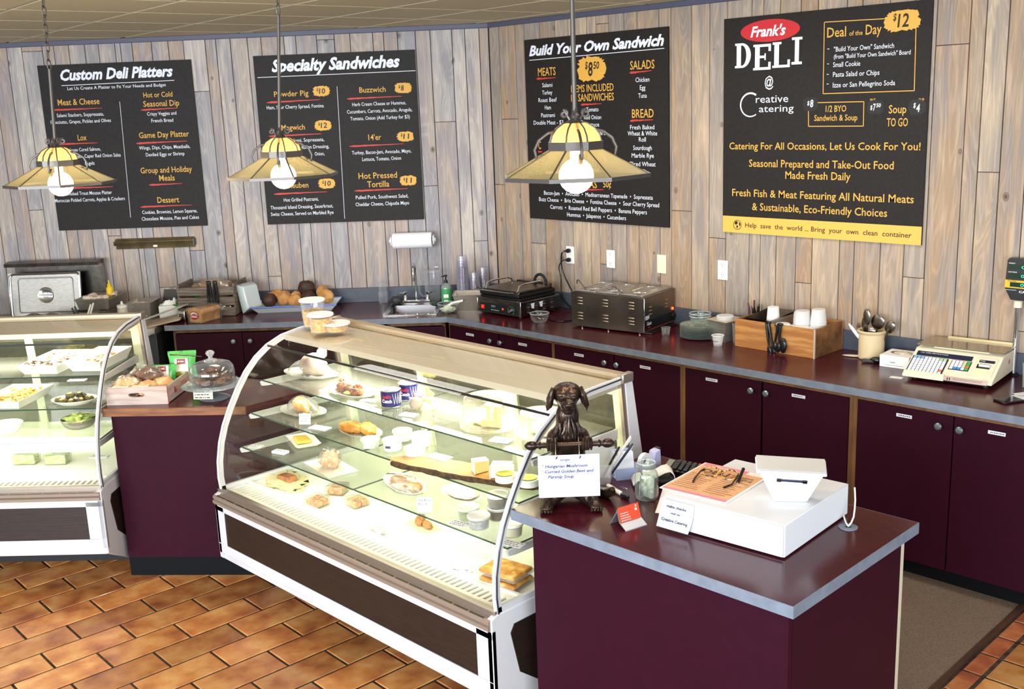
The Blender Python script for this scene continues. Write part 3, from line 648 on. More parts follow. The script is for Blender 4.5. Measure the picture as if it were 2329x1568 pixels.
# ---------------------------------------------------------------- pendant lamps
iron = M('wrought_iron', '#57524e', .42, .6)
pewter = M('pewter_band', '#5b5654', .4, .7)
def lit_glass(name, col, e, tr=.3, tint='#fff4d0'):
    m = bpy.data.materials.new(name); m.use_nodes = True; nt = m.node_tree; N = nt.nodes; L = nt.links; p = N['Principled BSDF']
    p.inputs['Base Color'].default_value = lin(col); p.inputs['Roughness'].default_value = .3
    t = N.new('ShaderNodeBsdfTransparent'); t.inputs[0].default_value = lin(tint)
    tl = N.new('ShaderNodeBsdfTranslucent'); tl.inputs[0].default_value = lin(col)
    a = N.new('ShaderNodeMixShader'); a.inputs[0].default_value = .6; L.new(p.outputs[0], a.inputs[1]); L.new(tl.outputs[0], a.inputs[2])
    b = N.new('ShaderNodeMixShader'); b.inputs[0].default_value = tr; L.new(a.outputs[0], b.inputs[1]); L.new(t.outputs[0], b.inputs[2]); L.new(b.outputs[0], N['Material Output'].inputs[0]); return m
amber = lit_glass('amber_dome_glass', '#ffc27a', 0, .04)
skirt = lit_glass('bevelled_skirt_glass', '#8d8a74', 0, .5, '#f0eddc')
bulb_m = M('lit_globe_bulb', '#fff3dd', .4, emit='#ffe2b8', es=14)
def oct_(r, z, n=8, ph=pi/8): return [(r*cos(2*pi*k/n + ph), r*sin(2*pi*k/n + ph), z) for k in range(n)]
def scroll(a, side=1):
    """wrought iron S scroll in a vertical plane"""
    pts = []
    for k in range(15): th = k / 14 * 2.2 * pi; r = .014 * (1 - k / 18); pts.append((.034 + r * cos(pi/2 + th) * 1, .086 + r * sin(pi/2 + th)))
    pts = pts[::-1]
    pts += [(.012, .062), (.02, .045), (.05, .038), (.085, .030), (.115, .008), (.128, -.02), (.122, -.045)]
    for k in range(15): th = k / 14 * 2.1 * pi; r = .02 * (1 - k / 19); pts.append((.103 + r * cos(-th), -.045 - r * sin(th) * 1))
    return [(p * cos(a), p * sin(a), z) for p, z in pts]
def pendant(label, x, y, z, rod_top, chain, lean=0):
    t = thing('pendant_lamp', label, 'pendant lamp', (x, y, z), 0, 'stained glass pendants over the display case')
    # z is the height of the skirt rim
    sk = MB(); R0, R1, zt = .236, .086, .078
    for k in range(8):
        a, b = oct_(R0, 0)[k], oct_(R0, 0)[(k+1) % 8]; c, d = oct_(R1, zt)[(k+1) % 8], oct_(R1, zt)[k]
        g = Vector((0, 0, 0)); ctr = (Vector(a)+Vector(b)+Vector(c)+Vector(d))/4
        q = [tuple(Vector(v) + (ctr - Vector(v)) * .035) for v in (a, b, c, d)]
        mb = MB(); nrm = (Vector(q[1])-Vector(q[0])).cross(Vector(q[3])-Vector(q[0])).normalized() * .003
        mb.add([tuple(v) for v in q] + [tuple(Vector(v) + nrm) for v in q], [(0,1,2,3),(7,6,5,4),(0,4,5,1),(1,5,6,2),(2,6,7,3),(3,7,4,0)])
        obj('skirt_pane', mb, skirt, t)
    fr = MB(); o0, o1 = oct_(R0, 0), oct_(R1, zt)
    for k in range(8): fr.tube([o0[k], o1[k]], .0032, 5)
    obj('skirt_frame', fr, iron, t)
    rim = MB()
    for k in range(8):
        a, b = Vector(oct_(R0+.003, 0)[k]), Vector(oct_(R0+.003, 0)[(k+1) % 8]); c, d = Vector(oct_(R0-.003, 0)[(k+1) % 8]), Vector(oct_(R0-.003, 0)[k])
        dz = Vector((0, 0, .012)); rim.add([tuple(v - dz*.6) for v in (a, b, c, d)] + [tuple(v + dz*.4) for v in (a, b, c, d)], [(0,3,2,1),(4,5,6,7),(0,1,5,4),(1,2,6,5),(2,3,7,6),(3,0,4,7)])
    obj('rim', rim, pewter, t)
    band = MB()
    for k in range(8):
        a, b = Vector(oct_(R1+.004, zt)[k]), Vector(oct_(R1+.004, zt)[(k+1) % 8]); c, d = Vector(oct_(R1-.003, zt)[(k+1) % 8]), Vector(oct_(R1-.003, zt)[k])
        up = Vector((0, 0, .026)); band.add([tuple(v) for v in (a, b, c, d)] + [tuple(v + up) for v in (a, b, c, d)], [(0,3,2,1),(4,5,6,7),(0,1,5,4),(1,2,6,5),(2,3,7,6),(3,0,4,7)])
    obj('band', band, pewter, t)
    zb = zt + .024
    prof = [(.084, 0), (.078, .022), (.062, .042), (.04, .056), (.016, .062)]
    for k in range(8):
        mb = MB(); rows = []
        for r_, h in prof:
            o_ = oct_(r_, zb + h); a, b = Vector(o_[k]), Vector(o_[(k+1) % 8]); rows.append((tuple(a + (b-a)*.04), tuple(b + (a-b)*.04)))
        vs = [p for row in rows for p in row]; mb.add(vs, [(2*i, 2*i+1, 2*i+3, 2*i+2) for i in range(len(rows)-1)]); mb.flat = 1
        obj('dome_pane', mb, amber, t)
    fr = MB()
    for k in range(8): fr.tube([oct_(r_ + .001, zb + h)[k] for r_, h in prof], .0028, 5)
    obj('dome_frame', fr, iron, t)
    obj('cap', MB().lathe([(.0, .10), (.006, .10), (.009, .085), (.014, .08), (.012, .072), (.02, .066), (.032, .058), (.03, .054), (0, .054)], 14, c=(0, 0, zb)), iron, t, smooth=True)
    for k in range(4):
        m = Matrix.Translation((0, 0, zb)); obj('scroll_arm', MB().tube(scroll(pi/2*k + R(50)), .0046, 6, mtx=m), iron, t, smooth=True)
    obj('globe_bulb', MB().lathe([(0, -.112)] + [(.055*sin(pi*k/10), -.057 - .055*cos(pi*k/10)) for k in range(1, 10)] + [(.018, -.0), (.018, .03), (0, .03)], 24, c=(0, 0, .055)), bulb_m, t, smooth=True)
    l = bpy.data.lights.new('lamp_light', 'POINT'); l.energy = 5; l.color = (1, .80, .55); l.shadow_soft_size = .05
    lo = bpy.data.objects.new('lamp_light', l); C.objects.link(lo); lo.parent = t; lo.location = (0, 0, -.085)
    LX = lambda q: (.699 * lean * (q - zb) / .7, .716 * lean * (q - zb) / .7)
    obj('rod', MB().tube([(0, 0, zb + .095), (*LX(rod_top), rod_top)], .0075, 10), iron, t, smooth=True)
    if chain:
        zt_ = rod_top; n = int((ZC - z - zt_ - .03) / .034); step = (ZC - z - zt_ - .02) / n
        for i in range(n):
            c0 = zt_ + step * (i + .5); pts = []
            for k in range(12):
                a = 2*pi*k/12; px, pz = .0085*cos(a), .0235*sin(a); ox, oy = LX(c0); pts.append((ox + px, oy, c0 + pz) if i % 2 else (ox, oy + px, c0 + pz))
            obj('chain_link', MB().tube(pts, .0024, 5, closed=True), iron, t)
        obj('canopy', MB().lathe([(0, 0), (.012, 0), (.05, .018), (.058, .024), (0, .024)], 20, c=(*LX(ZC - z), ZC - z - .024)), iron, t, smooth=True)
    return t
pendant('brass and iron pendant lamp with lit globe in front of the leftmost menu board', .63, -3.31, 2.020, .50, True, .03)
pendant('brass and iron pendant lamp with lit globe in front of the specialty sandwich board', 1.52, -2.71, 2.030, .66, True, .045)
pendant('nearest and largest pendant lamp hanging in front of the board listing meats and salads', 3.26, -2.765, 2.072, ZC - 2.072, False)

# ---------------------------------------------------------------- curved glass display cases
GP = [(.036,.535),(.030,.60),(.034,.68),(.052,.77),(.080,.85),(.120,.93),(.168,1.01),(.222,1.085),(.285,1.147),(.355,1.193),(.440,1.225),(.55,1.242),(.76,1.250)]
tube_m = M('fluorescent_tube', '#ffffff', .5, emit='#fff3d6', es=14)
case_in = M('case_liner_white', '#f3f1e8', .4)
case_green = M('case_liner_cream', '#e6e3c9', .45)
panel_brown = M('walnut_panel', '#1a0f0a', .5, c2='#26160d', ns=9, nd=8, stretch=(1, 1, 14), bump=.15)
gasket = M('black_gasket', '#101418', .4)
tan_trim = M('tan_bumper', '#8e7d70', .4, .2)
def display_case(label, loc, rz, Lc, group='curved glass cases'):
    t = thing('display_case', label, 'display case', loc, rz, group)
    # front: white frame, walnut panel
    obj('front_frame', MB().box(0, 0, .275, .075, .02, .47).box(Lc - .085, 0, .275, Lc, .02, .47).box(0, 0, .445, Lc, .02, .478).box(0, 0, .225, Lc, .02, .275), white_paint, t, bevel=.002)
    obj('front_panel', MB().box(.075, .004, .275, Lc - .085, .015, .445), panel_brown, t)
    obj('base_rail', MB().box(.012, .012, .19, Lc - .012, .035, .228), white_paint, t, bevel=.003)
    obj('bumper_trim', MB().prism([(-.001, .478), (-.012, .482), (-.012, .496), (-.002, .500), (-.009, .505), (-.009, .517), (.0, .522), (.035, .522), (.035, .478)], .004, Lc - .006, 'x'), tan_trim, t)
    obj('glass_channel', MB().box(.0, .022, .520, Lc - .006, .036, .545).box(.0, .036, .520, Lc - .006, .06, .537), alu, t, bevel=.001)
    n = 22; p = (Lc - .06) / n
    for k in range(n):
        obj('vent_slot', MB().box(.03 + k*p, -.003, .5215, .03 + k*p + p - .008, .004, .5228), black_plastic, t)
    # ends
    for x, s in ((0, 1), (Lc, -1)):
        xs = sorted((x, x + s*.025))
        prof = [(.0, .225), (.0, .522), (.03, .535), (.95, .535), (.95, .10), (.30, .02)] if 0 else [(0, .20), (0, .522), (.03, .533), (.93, .533), (.93, .06), (.26, .06)]
        obj('end_panel', MB().prism(prof, xs[0], xs[1], 'x'), white_paint, t, bevel=.003)
        xo = x - s*.004; xs2 = sorted((x - s*.0, xo))
        obj('end_inset', MB().prism([(.13, .27), (.09, .44), (.11, .47), (.86, .47), (.86, .14), (.30, .14)], xs2[0], xs2[1], 'x'), panel_brown, t)
        # curved frame of the end glass
        arc = GP; d = .022; fr = MB(); outer = arc; inner = []
        for i, (a, b) in enumerate(arc):
            a0 = arc[max(i-1, 0)]; a1 = arc[min(i+1, len(arc)-1)]; dx, dy = a1[0]-a0[0], a1[1]-a0[1]; l = math.hypot(dx, dy); inner.append((a + dy/l*d, b - dx/l*d))
        inner[0] = (inner[0][0], .535)
        m_ = len(arc); vs = []
        xa, xb = x + s*.004, x + s*.02
        for q in (xa, xb):
            vs += [(q, a, b) for a, b in outer]; vs += [(q, a, b) for a, b in inner]
        fs = []
        for i in range(m_-1):
            o0, i0, o1, i1 = i, m_+i, 2*m_+i, 3*m_+i
            fs += [(o0, o0+1, i0+1, i0), (o1, i1, i1+1, o1+1), (o0, o1, o1+1, o0+1), (i0, i0+1, i1+1, i1)]
        fs += [(0, m_, 3*m_, 2*m_), (m_-1, 3*m_-1, 4*m_-1, 2*m_-1)][:2]
        obj('end_frame', fr.add(vs, fs), white_paint, t, smooth=True)
        obj('frame_gasket', MB().tube([(x + s*.003, a + .004, b - .003) for a, b in arc], .0032, 5), gasket, t)
        obj('frame_cap', MB().tube([(x + s*.012, a - .002, b + .001) for a, b in arc], .006, 8), white_paint, t, smooth=True)
        obj('sill_rail', MB().box(min(xa, xb), .036, .533, max(xa, xb), .86, .556), white_paint, t)
        mb = MB(); mb.flat = 1; pts = [(x + s*.011, a + .01, b - .006) for a, b in arc] + [(x + s*.011, .86, .54)]
        obj('end_glass', mb.add(pts, [tuple(range(len(pts)))]), case_glass, t)
        # sloping rear post
        obj('rear_post', MB().prism([(.755, 1.25), (.80, 1.238), (.93, .533), (.83, .533)], min(x, x + s*.03), max(x, x + s*.03), 'x'), white_paint, t, bevel=.002)
        obj('post_trim', MB().prism([(.735, 1.235), (.757, 1.235), (.832, .556), (.810, .556)], min(xa, xb), max(xa, xb), 'x'), alu, t)
    # curved glass
    mb = MB(); mb.flat = 1; k = len(GP)
    vs = [(.006, a, b) for a, b in GP] + [(Lc - .006, a, b) for a, b in GP]
    g = obj('front_glass', mb.add(vs, [(i, i+1, k+i+1, k+i) for i in range(k-1)]), case_glass, t); g.data.shade_smooth()
    obj('glass_edge', MB().box(.02, .353, 1.185, Lc - .02, .357, 1.195), gasket, t)
    # top rail and lamp canopy
    obj('top_rail', MB().prism([(.738, 1.246), (.742, 1.262), (.785, 1.262), (.792, 1.252), (.792, 1.236), (.738, 1.236)], -.004, Lc + .004, 'x'), M('cream_rail', '#ab9a80', .4, .3), t, bevel=.002)
    for x in (-.006, Lc - .02): obj('rail_end', MB().box(x, .735, 1.228, x + .028, .80, 1.266), alu, t, bevel=.004)
    obj('lamp_canopy', MB().prism([(.46, 1.225), (.74, 1.235), (.74, 1.205), (.50, 1.196), (.455, 1.20)], .02, Lc - .02, 'x'), M('canopy_grey', '#cdc3b2', .45, .3), t)
    obj('lamp_tube', MB().tube([(.08, .62, 1.190), (Lc - .08, .62, 1.190)], .010, 8), tube_m, t)
    # interior: deck, liner, back doors
    obj('deck', MB().box(.02, .195, .50, Lc - .02, .84, .530), case_in, t, bevel=.003)
    obj('deck_lip', MB().box(.02, .180, .505, Lc - .02, .197, .540), case_in, t, bevel=.002)
    obj('air_duct', MB().box(.02, .058, .44, Lc - .02, .185, .47), M('duct_dark', '#1d1c18', .6), t)
    gr = obj('air_grille', MB().box(.02, .058, .520, Lc - .02, .085, .533).box(.02, .150, .520, Lc - .02, .185, .533), case_in, t)
    nb = 62; p = (Lc - .06) / nb
    bm = MB().box(0, .085, .522, p * .5, .150, .533); first = None
    for k in range(nb + 1):
        if first is None: first = obj('grille_bar', bm, case_in, gr)
        o = first if k == 0 else first.copy()
        if k: C.objects.link(o)
        o.location = (.028 + k * p, 0, 0)
    obj('liner', MB().box(.02, .835, .50, Lc - .02, .85, .60), case_green, t)
    obj('under_case', MB().box(.03, .30, .03, Lc - .03, .90, .22), M('machine_black', '#15171b', .7), t)
    # sliding rear doors: frames and glass on the slope
    def slope(y0, z0, y1, z1, xa, xb, th, name, mat): 
        return obj(name, MB().prism([(y0, z0), (y0 + th, z0 + .003), (y1 + th, z1 + .003), (y1, z1)], xa, xb, 'x'), mat, t)
    nd = 3; wd = (Lc - .06) / nd
    door_frame = M('door_frame_cream', '#c9cdb4', .45)
    for k in range(nd):
        xa = .03 + k*wd - (.02 if k else 0); xb = .03 + (k+1)*wd + (.02 if k < nd-1 else 0); off = .012 * (k % 2)
        f_ = MB()
        for (a, b) in ((xa, xa + .045), (xb - .045, xb)): f_.prism([(.765+off, 1.20), (.772+off, 1.20), (.838+off, .60), (.831+off, .60)], a, b, 'x')
        f_.prism([(.765+off, 1.20), (.772+off, 1.20), (.776+off, 1.165), (.769+off, 1.165)], xa, xb, 'x')
        f_.prism([(.826+off, .64), (.834+off, .64), (.838+off, .60), (.831+off, .60)], xa, xb, 'x')
        d_ = obj('sliding_door', f_, door_frame, t)
        mb = MB(); mb.flat = 1
        obj('door_glass', mb.add([(xa+.04, .832+off, .63), (xb-.04, .832+off, .63), (xb-.04, .772+off, 1.17), (xa+.04, .772+off, 1.17)], [(0,1,2,3)]), glass('door_glass', '#c3c4b2', 1.6, .02, body=.10, bodycol='#8a8a76'), d_)
    # glass shelves, split in the middle
    for (yf, z) in ((.285, 1.040), (.208, .892), (.142, .738)):
        for xa, xb in ((.06, Lc*.493), (Lc*.497, Lc - .05)):
            s_ = obj('glass_shelf', MB().box(xa, yf, z - .0065, xb, .745, z - .0005), shelf_glass, t)
            obj('shelf_edge', MB().box(xa, yf - .0022, z - .0068, xb, yf - .0006, z - .0004), shelf_edge, s_)
            obj('shelf_edge', MB().box(xb - .0022, yf, z - .0068, xb - .0008, .745, z - .0004), shelf_edge, s_)
        for x in (.045, Lc - .055): obj('shelf_bracket', MB().prism([(yf + .005, z - .007), (yf - .008, z - .012), (yf - .002, z - .032), (yf + .03, z - .036), (.76, z - .05), (.76, z - .007)], x, x + .012, 'x'), white_paint, t, bevel=.002)
    l = bpy.data.lights.new('case_light', 'AREA'); l.shape = 'RECTANGLE'; l.size = Lc - .2; l.size_y = .10; l.energy = 9; l.spread = R(130); l.color = (1, .975, .90)
    lo = bpy.data.objects.new('case_light', l); C.objects.link(lo); lo.parent = t; lo.location = (Lc/2, .53, 1.19); lo.rotation_euler = (R(-6), 0, 0)
    for yy, zz, ee in ((.33, 1.022, .9), (.26, .874, .9), (.19, .722, 1.1)):  # added fill lights below the shelf fronts, no fixtures behind them
        l = bpy.data.lights.new('shelf_fill', 'AREA'); l.shape = 'RECTANGLE'; l.size = Lc - .2; l.size_y = .05; l.energy = ee; l.color = (1, .98, .88)
        lo = bpy.data.objects.new('shelf_fill', l); C.objects.link(lo); lo.parent = t; lo.location = (Lc/2, yy, zz); lo.rotation_euler = (R(22), 0, 0)
    return t
CX, CY = 1.040, -2.942
display_case('long white curved-glass display case with walnut panel, dog statue at its right end', (CX, CY, 0), 0, 1.928)
lx, ly = WA(-1.845 - 1.93, -2.785)[:2]
display_case('curved-glass display case cut off by the left frame edge, salads inside', (lx, ly, 0), RA, 1.93)

# ---------------------------------------------------------------- left wall: rail, towel roll, prep station
H = .914
def A_(x, y, z=H): return WA(x, y, z)
brass = M('aged_brass_rail', '#8a7a58', .35, .7, c2='#6d6044', ns=12)
t = thing('order_rail', 'narrow aged metal order rail under the leftmost menu board', 'order rail', WA(-2.49, -.003, 1.36), RA)
obj('rail', MB().prism([(0, 0), (-.006, .0), (-.012, .03), (-.03, .045), (-.034, .055), (-.02, .068), (-.012, .075), (0, .078)], -.29, .29, 'x'), brass, t, bevel=.001)
obj('end_cap', MB().cb(-.293, -.018, .045, .008, .036, .03), M('black_plastic'), t); obj('end_cap', MB().cb(.293, -.018, .042, .008, .038, .05), M('black_plastic'), t)
obj('name_plate', MB().cb(.0, -.0125, .018, .03, .002, .014), ivory, t)
t = thing('paper_towel_roll', 'white paper towel roll on a wall bracket above the sink', 'paper towels', WA(-.60, -.09, 1.365), RA)
mx = Matrix.Rotation(R(90), 4, 'Y')
obj('roll', MB().lathe([(.02, -.14), (.055, -.14), (.056, -.137), (.056, .137), (.055, .14), (.02, .14)], 32, mtx=mx), M('towel_paper', '#f1f1f3', .9, c2='#e6e6ea', ns=80, bump=.2), t, smooth=True)
for s in (-1, 1):
    obj('bracket_arm', MB().prism([(-.022, -.03), (-.034, 0), (-.022, .03), (.02, .035), (.088, .03), (.088, -.03), (.02, -.035)], s*.146, s*.156, 'x'), M('clear_white_bracket', '#dfe5ea', .2), t, bevel=.002)
    obj('hub', MB().lathe([(0, 0), (.02, 0), (.014, .016), (0, .016)], 14, mtx=Matrix.Translation((s*.15, 0, 0)) @ Matrix.Rotation(R(90*s), 4, 'Y')), white_plastic, t, smooth=True)
# prep table
PX0, PX1 = -4.25, -2.30
t = thing('prep_table', 'stainless sandwich prep table left of the burgundy worktop', 'prep table', WA((PX0+PX1)/2, -.4, 0), RA)
w = (PX1-PX0)/2
obj('cabinet_body', MB().box(-w, -.28, .1, w, .38, .86), M('prep_dark_steel', '#3b3d42', .4, .6), t, bevel=.004)
obj('work_surface', MB().box(-w - .0, -.30, .86, w, .39, .905), steel, t, bevel=.004)
obj('prep_board', MB().box(-w, -.47, .875, w, -.302, .900), M('cutting_board_white', '#d8d6cc', .5, c2='#c9c6b8', ns=20), t, bevel=.003)
for x in (-w+.05, w-.05): obj('leg', MB().box(x-.02, -.26, 0, x+.02, -.22, .1), steel, t)
hd = thing('prep_station_hood', 'stainless backsplash with a folded ledge standing at the far left wall', 'backsplash', WA(-3.2, -.06, .905), RA)
obj('back_plate', MB().box(-.33, .0, 0, .33, .008, .385), dark_steel, hd, bevel=.001)
obj('ledge', MB().prism([(.0, .385), (-.11, .37), (-.115, .395), (-.05, .405), (.008, .40)], -.35, .335, 'x'), dark_steel, hd, bevel=.001)
lid = thing('pan_cover', 'upright rectangular stainless pan cover with a round recessed grip', 'pan cover', WA(-3.27, -.19, .906), RA, rx=R(-8))
lw, lh = .26, .325
obj('cover_sheet', MB().box(-lw, -.004, 0, lw, 0, lh), steel, lid)
rim = MB(); rp = []
for cx, cz, a0 in ((lw-.03, lh-.03, 0), (-lw+.03, lh-.03, 90), (-lw+.03, .03, 180), (lw-.03, .03, 270)):
    for k in range(5): a = R(a0 + k*22.5); rp.append((cx + .022*cos(a), -.008, cz + .022*sin(a)))
obj('raised_rim', rim.tube(rp, .008, 8, closed=True), chrome, lid, smooth=True)
obj('side_flange', MB().box(-lw-.004, -.02, 0, -lw, .0, lh).box(lw, -.02, 0, lw+.004, 0, lh), chrome, lid, bevel=.001)
rp2 = [(p[0]*.80, -.006, lh/2+(p[2]-lh/2)*.80) for p in rp]
obj('pressed_panel', MB().tube(rp2, .005, 6, closed=True), steel, lid, smooth=True)
gm = Matrix.Translation((0, -.006, lh/2)) @ Matrix.Rotation(R(90), 4, 'X')
gr = obj('round_grip', MB().lathe([(.058, 0), (.056, .008), (.05, .006), (.03, .001), (0, .0)], 28, mtx=gm), chrome, lid, smooth=True)
obj('grip_bar', MB().cb(0, -.012, lh/2, .10, .006, .012), steel, gr, bevel=.002)
def pan(name, label, x, y, z, w, d, h, rz=RA, fill=None, mat=None, group=None, par_frame=True):
    t = thing(name, label, 'pan', WA(x, y, z) if par_frame else (x, y, z), rz, group)
    a, b = w/2, d/2; mb = MB(); k = .86
    vs = [(-a, -b, h), (a, -b, h), (a, b, h), (-a, b, h), (-a*k, -b*k, 0), (a*k, -b*k, 0), (a*k, b*k, 0), (-a*k, b*k, 0)]
    r = .008; lip = [(-a-r, -b-r, h), (a+r, -b-r, h), (a+r, b+r, h), (-a-r, b+r, h)]
    i_ = [(v[0]*.985, v[1]*.985, v[2]) for v in vs[:4]] + [(v[0]*.985, v[1]*.985, v[2]+.003) for v in vs[4:]]
    fs = [(0,4,5,1),(1,5,6,2),(2,6,7,3),(3,7,4,0),(4,7,6,5)] + [(8,9,13,12),(9,10,14,13),(10,11,15,14),(11,8,12,15),(12,13,14,15)]
    vv = vs + i_; o = len(vv); vv += lip + [(p[0], p[1], h+.002) for p in lip] + [(v[0], v[1], h+.002) for v in vs[:4]]
    for q in range(4):
        q2 = (q+1) % 4; fs += [(q, q2, o+q2, o+q), (o+q, o+q2, o+4+q2, o+4+q), (o+4+q, o+4+q2, o+8+q2, o+8+q), (o+8+q, o+8+q2, 8+q2, 8+q)]
    obj('pan_body', mb.add(vv, fs), mat or steel, t, bevel=.004)
    if fill: fill(t, a*k, b*k, h)
    return t
def spread(n, a, b, z, col, cols=None, r=(.01, .02), seed=1, name='food_pieces'):
    def f(t, A, B, h):
        rd = random.Random(seed); mb = MB()
        for i in range(n): mb.blob((rd.uniform(-A*a, A*a), rd.uniform(-B*b, B*b), h*z + rd.uniform(0, .012)), (rd.uniform(*r), rd.uniform(*r), rd.uniform(*r)*.6), .4, 3, 8, i, rd.uniform(0, 3))
        setp(obj(name, mb, col, t, smooth=True), kind='stuff')
    return f
zt = .905
pan('steam_pan', 'stainless pan at the bottom of a stack left of the order rail', -2.86, -.30, zt, .22, .28, .075)
pan('steam_pan', 'wide stainless pan with condiment packets on top of the stack', -2.83, -.27, zt + .085, .24, .30, .075, fill=spread(14, .8, .8, .9, M('packet_cream', '#e2cfc0', .6), r=(.02, .035), seed=3))
t = thing('mustard_bottle', 'small yellow squeeze bottle standing in the steel pans', 'bottle', WA(-2.77, -.24, zt + .15), RA)
ym = M('mustard_yellow', '#f2c81b', .4)
obj('body', MB().lathe([(0, 0), (.022, 0), (.024, .01), (.024, .06), (.012, .075), (0, .075)], 18), ym, t, smooth=True); obj('spout', MB().lathe([(.013, .0), (.015, .004), (.015, .014), (.006, .018), (.003, .045), (0, .045)], 14, c=(0, 0, .074)), ym, t, smooth=True)
def fill_tongs(t, A, B, h):
    for k, (x, c) in enumerate(((-.03, black_plastic), (-.01, black_plastic), (.015, white_plastic), (.035, white_plastic))):
        obj('utensil_handle', MB().tube([(x, 0, .02), (x + (.05 if k > 1 else -.04), .01, h + .05 + .01*k)], .006, 8), c, t, smooth=True)
pan('utensil_pan', 'small steel pan with black and white utensil handles behind the left case', -2.86, -.53, zt, .17, .12, .075, fill=fill_tongs)
t = thing('lidded_jar', 'small jar with pale lid beside the steel inserts', 'jar', WA(-2.645, -.36, zt), RA)
obj('jar_body', MB().lathe([(0, 0), (.034, 0), (.036, .01), (.036, .075), (.03, .09), (0, .09)], 20), M('jar_contents', '#c7bfa9', .4), t, smooth=True); obj('lid', MB().lathe([(0, 0), (.036, 0), (.037, .018), (.01, .024), (.006, .045), (0, .045)], 20, c=(0, 0, .088)), white_plastic, t, smooth=True)
pan('condiment_insert', 'deep stainless insert left of the green glove box, rounded front', -2.53, -.26, zt, .17, .20, .115, fill=spread(16, .7, .7, .75, M('white_sauce', '#dfdcd2', .4), r=(.015, .02), seed=9))
pan('deli_meat_tray', 'clear shallow tray of red sliced deli meat behind the left case', -2.56, -.56, zt, .26, .17, .045, mat=clear, fill=lambda t, A, B, h: [obj('meat_slice', MB().blob(((k % 4 - 1.5)*.05, (k // 4 - .5)*.06, .02 + .006*(k % 3)), (.042, .04, .009), .25, 4, 12, k), M('sliced_meat', '#9c3d2c', .45, c2='#c8705a', ns=40), t, smooth=True) for k in range(8)])
one('sheet_pan', MB().prism([(0, 0), (.10, 0), (.135, .155), (.04, .165)], 0, .012, 'y'), M('dark_pan', '#4c4742', .5, .5), 'dark metal pan leaning on the wall beside the green glove box', 'pan', WA(-2.47, -.10, zt), RA, bevel=.002)
# green and white glove box
t = thing('glove_box', 'white and green disposable glove box with gloves poking out of the top', 'box', WA(-2.33, -.28, zt), RA + R(14))
obj('carton', MB().box(-.075, -.055, 0, .075, .055, .085), M('carton_white', '#e9ecea', .6), t, bevel=.002)
obj('green_panel', MB().box(.02, -.0565, .001, .0765, .0565, .0855), M('carton_green', '#2f9a3c', .6), t, bevel=.001)
mb = MB(); mb.flat = 1; mb.add([(.0, -.0575, .0), (.02, -.0575, .0)] + [(.02 + .035*sin(pi*k/10), -.0575, .0425 - .0425*cos(pi*k/10)) for k in range(11)] + [(0, -.0575, .085)], [tuple(range(14))])
obj('white_curve', mb, M('carton_white'), t)
obj('glove_tuft', MB().blob((-.01, 0, .09), (.045, .018, .022), .8, 4, 14, 3).blob((.03, .01, .10), (.014, .014, .03), .5, 4, 10, 4), M('glove_white', '#f0f0ec', .5), t, smooth=True)
one('first_aid_box', MB().box(-.04, -.03, 0, .04, .03, .11), M('carton_green'), 'small green carton against the wall behind the glove box', 'box', WA(-2.17, -.08, H), RA, bevel=.002)
# sandwich board and knife, hanging over the edge
cb_ = M('worn_board', '#b8a58e', .6, c2='#a08c74', ns=14)
cut = thing('cutting_board', 'long pale cutting board lying tilted beside the bread loaf', 'cutting board', WA(-2.33, -.52, zt + .004), RA + R(12), ry=R(-10))
obj('board', MB().box(-.10, -.13, 0, .16, .10, .012), cb_, cut, bevel=.003)
kn = thing('bread_knife', 'wide pale blade with short black handle resting on the cutting board', 'knife', WA(-2.45, -.60, zt + .025), RA + R(28), ry=R(-14))
obj('handle', MB().blob((-.05, 0, .005), (.05, .016, .012), .1, 2, 12), black_plastic, kn, smooth=True)
obj('blade', MB().prism([(-.01, -.012), (.30, -.03), (.36, .0), (.30, .032), (-.01, .02)], 0, .004, 'z'), M('blade_pale', '#cfccc6', .3, .4), kn, bevel=.001)
one('wrapped_tray', MB().blob((0, 0, .0), (.22, .16, .085), .35, 2.5, 20, 5, flat=0.0), glass('grey_wrap', '#d8d6c8', 1.2, .2, body=.6, bodycol='#8d8a7c'), 'crumpled clear plastic mound with a white label behind the left case', 'bag', WA(-3.2, -.52, zt), RA, smooth=True)
one('paper_label', MB().box(-.05, -.03, 0, .05, .03, .002), paper, 'white paper label lying on the plastic mound', 'label', WA(-3.17, -.62, zt + .082), RA + .2)
one('squeeze_bottle', MB().lathe([(0, 0), (.04, 0), (.042, .02), (.042, .16), (.03, .19), (0, .19)], 18), M('green_plastic_tub', '#5f7d55', .5), 'green container cut off by the left frame edge', 'bottle', WA(-3.66, -.40, zt), RA, smooth=True)

# ---------------------------------------------------------------- left worktop
old_wood = M('grey_crate_wood', '#4c443e', .8, c2='#837468', ns=10, nd=8, stretch=(.6, 1, 12), bump=.6)
crust = M('bread_crust', '#b6783c', .6, c2='#d9a565', ns=14, bump=.3)
dark_crust = M('pumpernickel_crust', '#2f1a12', .6, c2='#46291c', ns=18, bump=.3)
t = thing('bread_crate', 'weathered grey slatted wooden crate holding bagged bread by the wall', 'crate', WA(-2.03, -.235, H), RA - R(2))
cw, cd, ch = .205, .15, .215
for k in range(3):
    z = .004 + k*.073
    obj('slat', MB().box(-cw, -cd, z, cw, -cd+.012, z+.058), old_wood, t, bevel=.002)
    obj('slat', MB().box(-cw, cd-.012, z, cw, cd, z+.058), old_wood, t, bevel=.002)
for x in (-cw, cw-.014): obj('end_board', MB().box(x, -cd+.012, .004, x+.014, cd-.012, ch+.012), old_wood, t, bevel=.003)
obj('bottom', MB().box(-cw+.014, -cd+.012, .0, cw-.014, cd-.012, .01), old_wood, t)
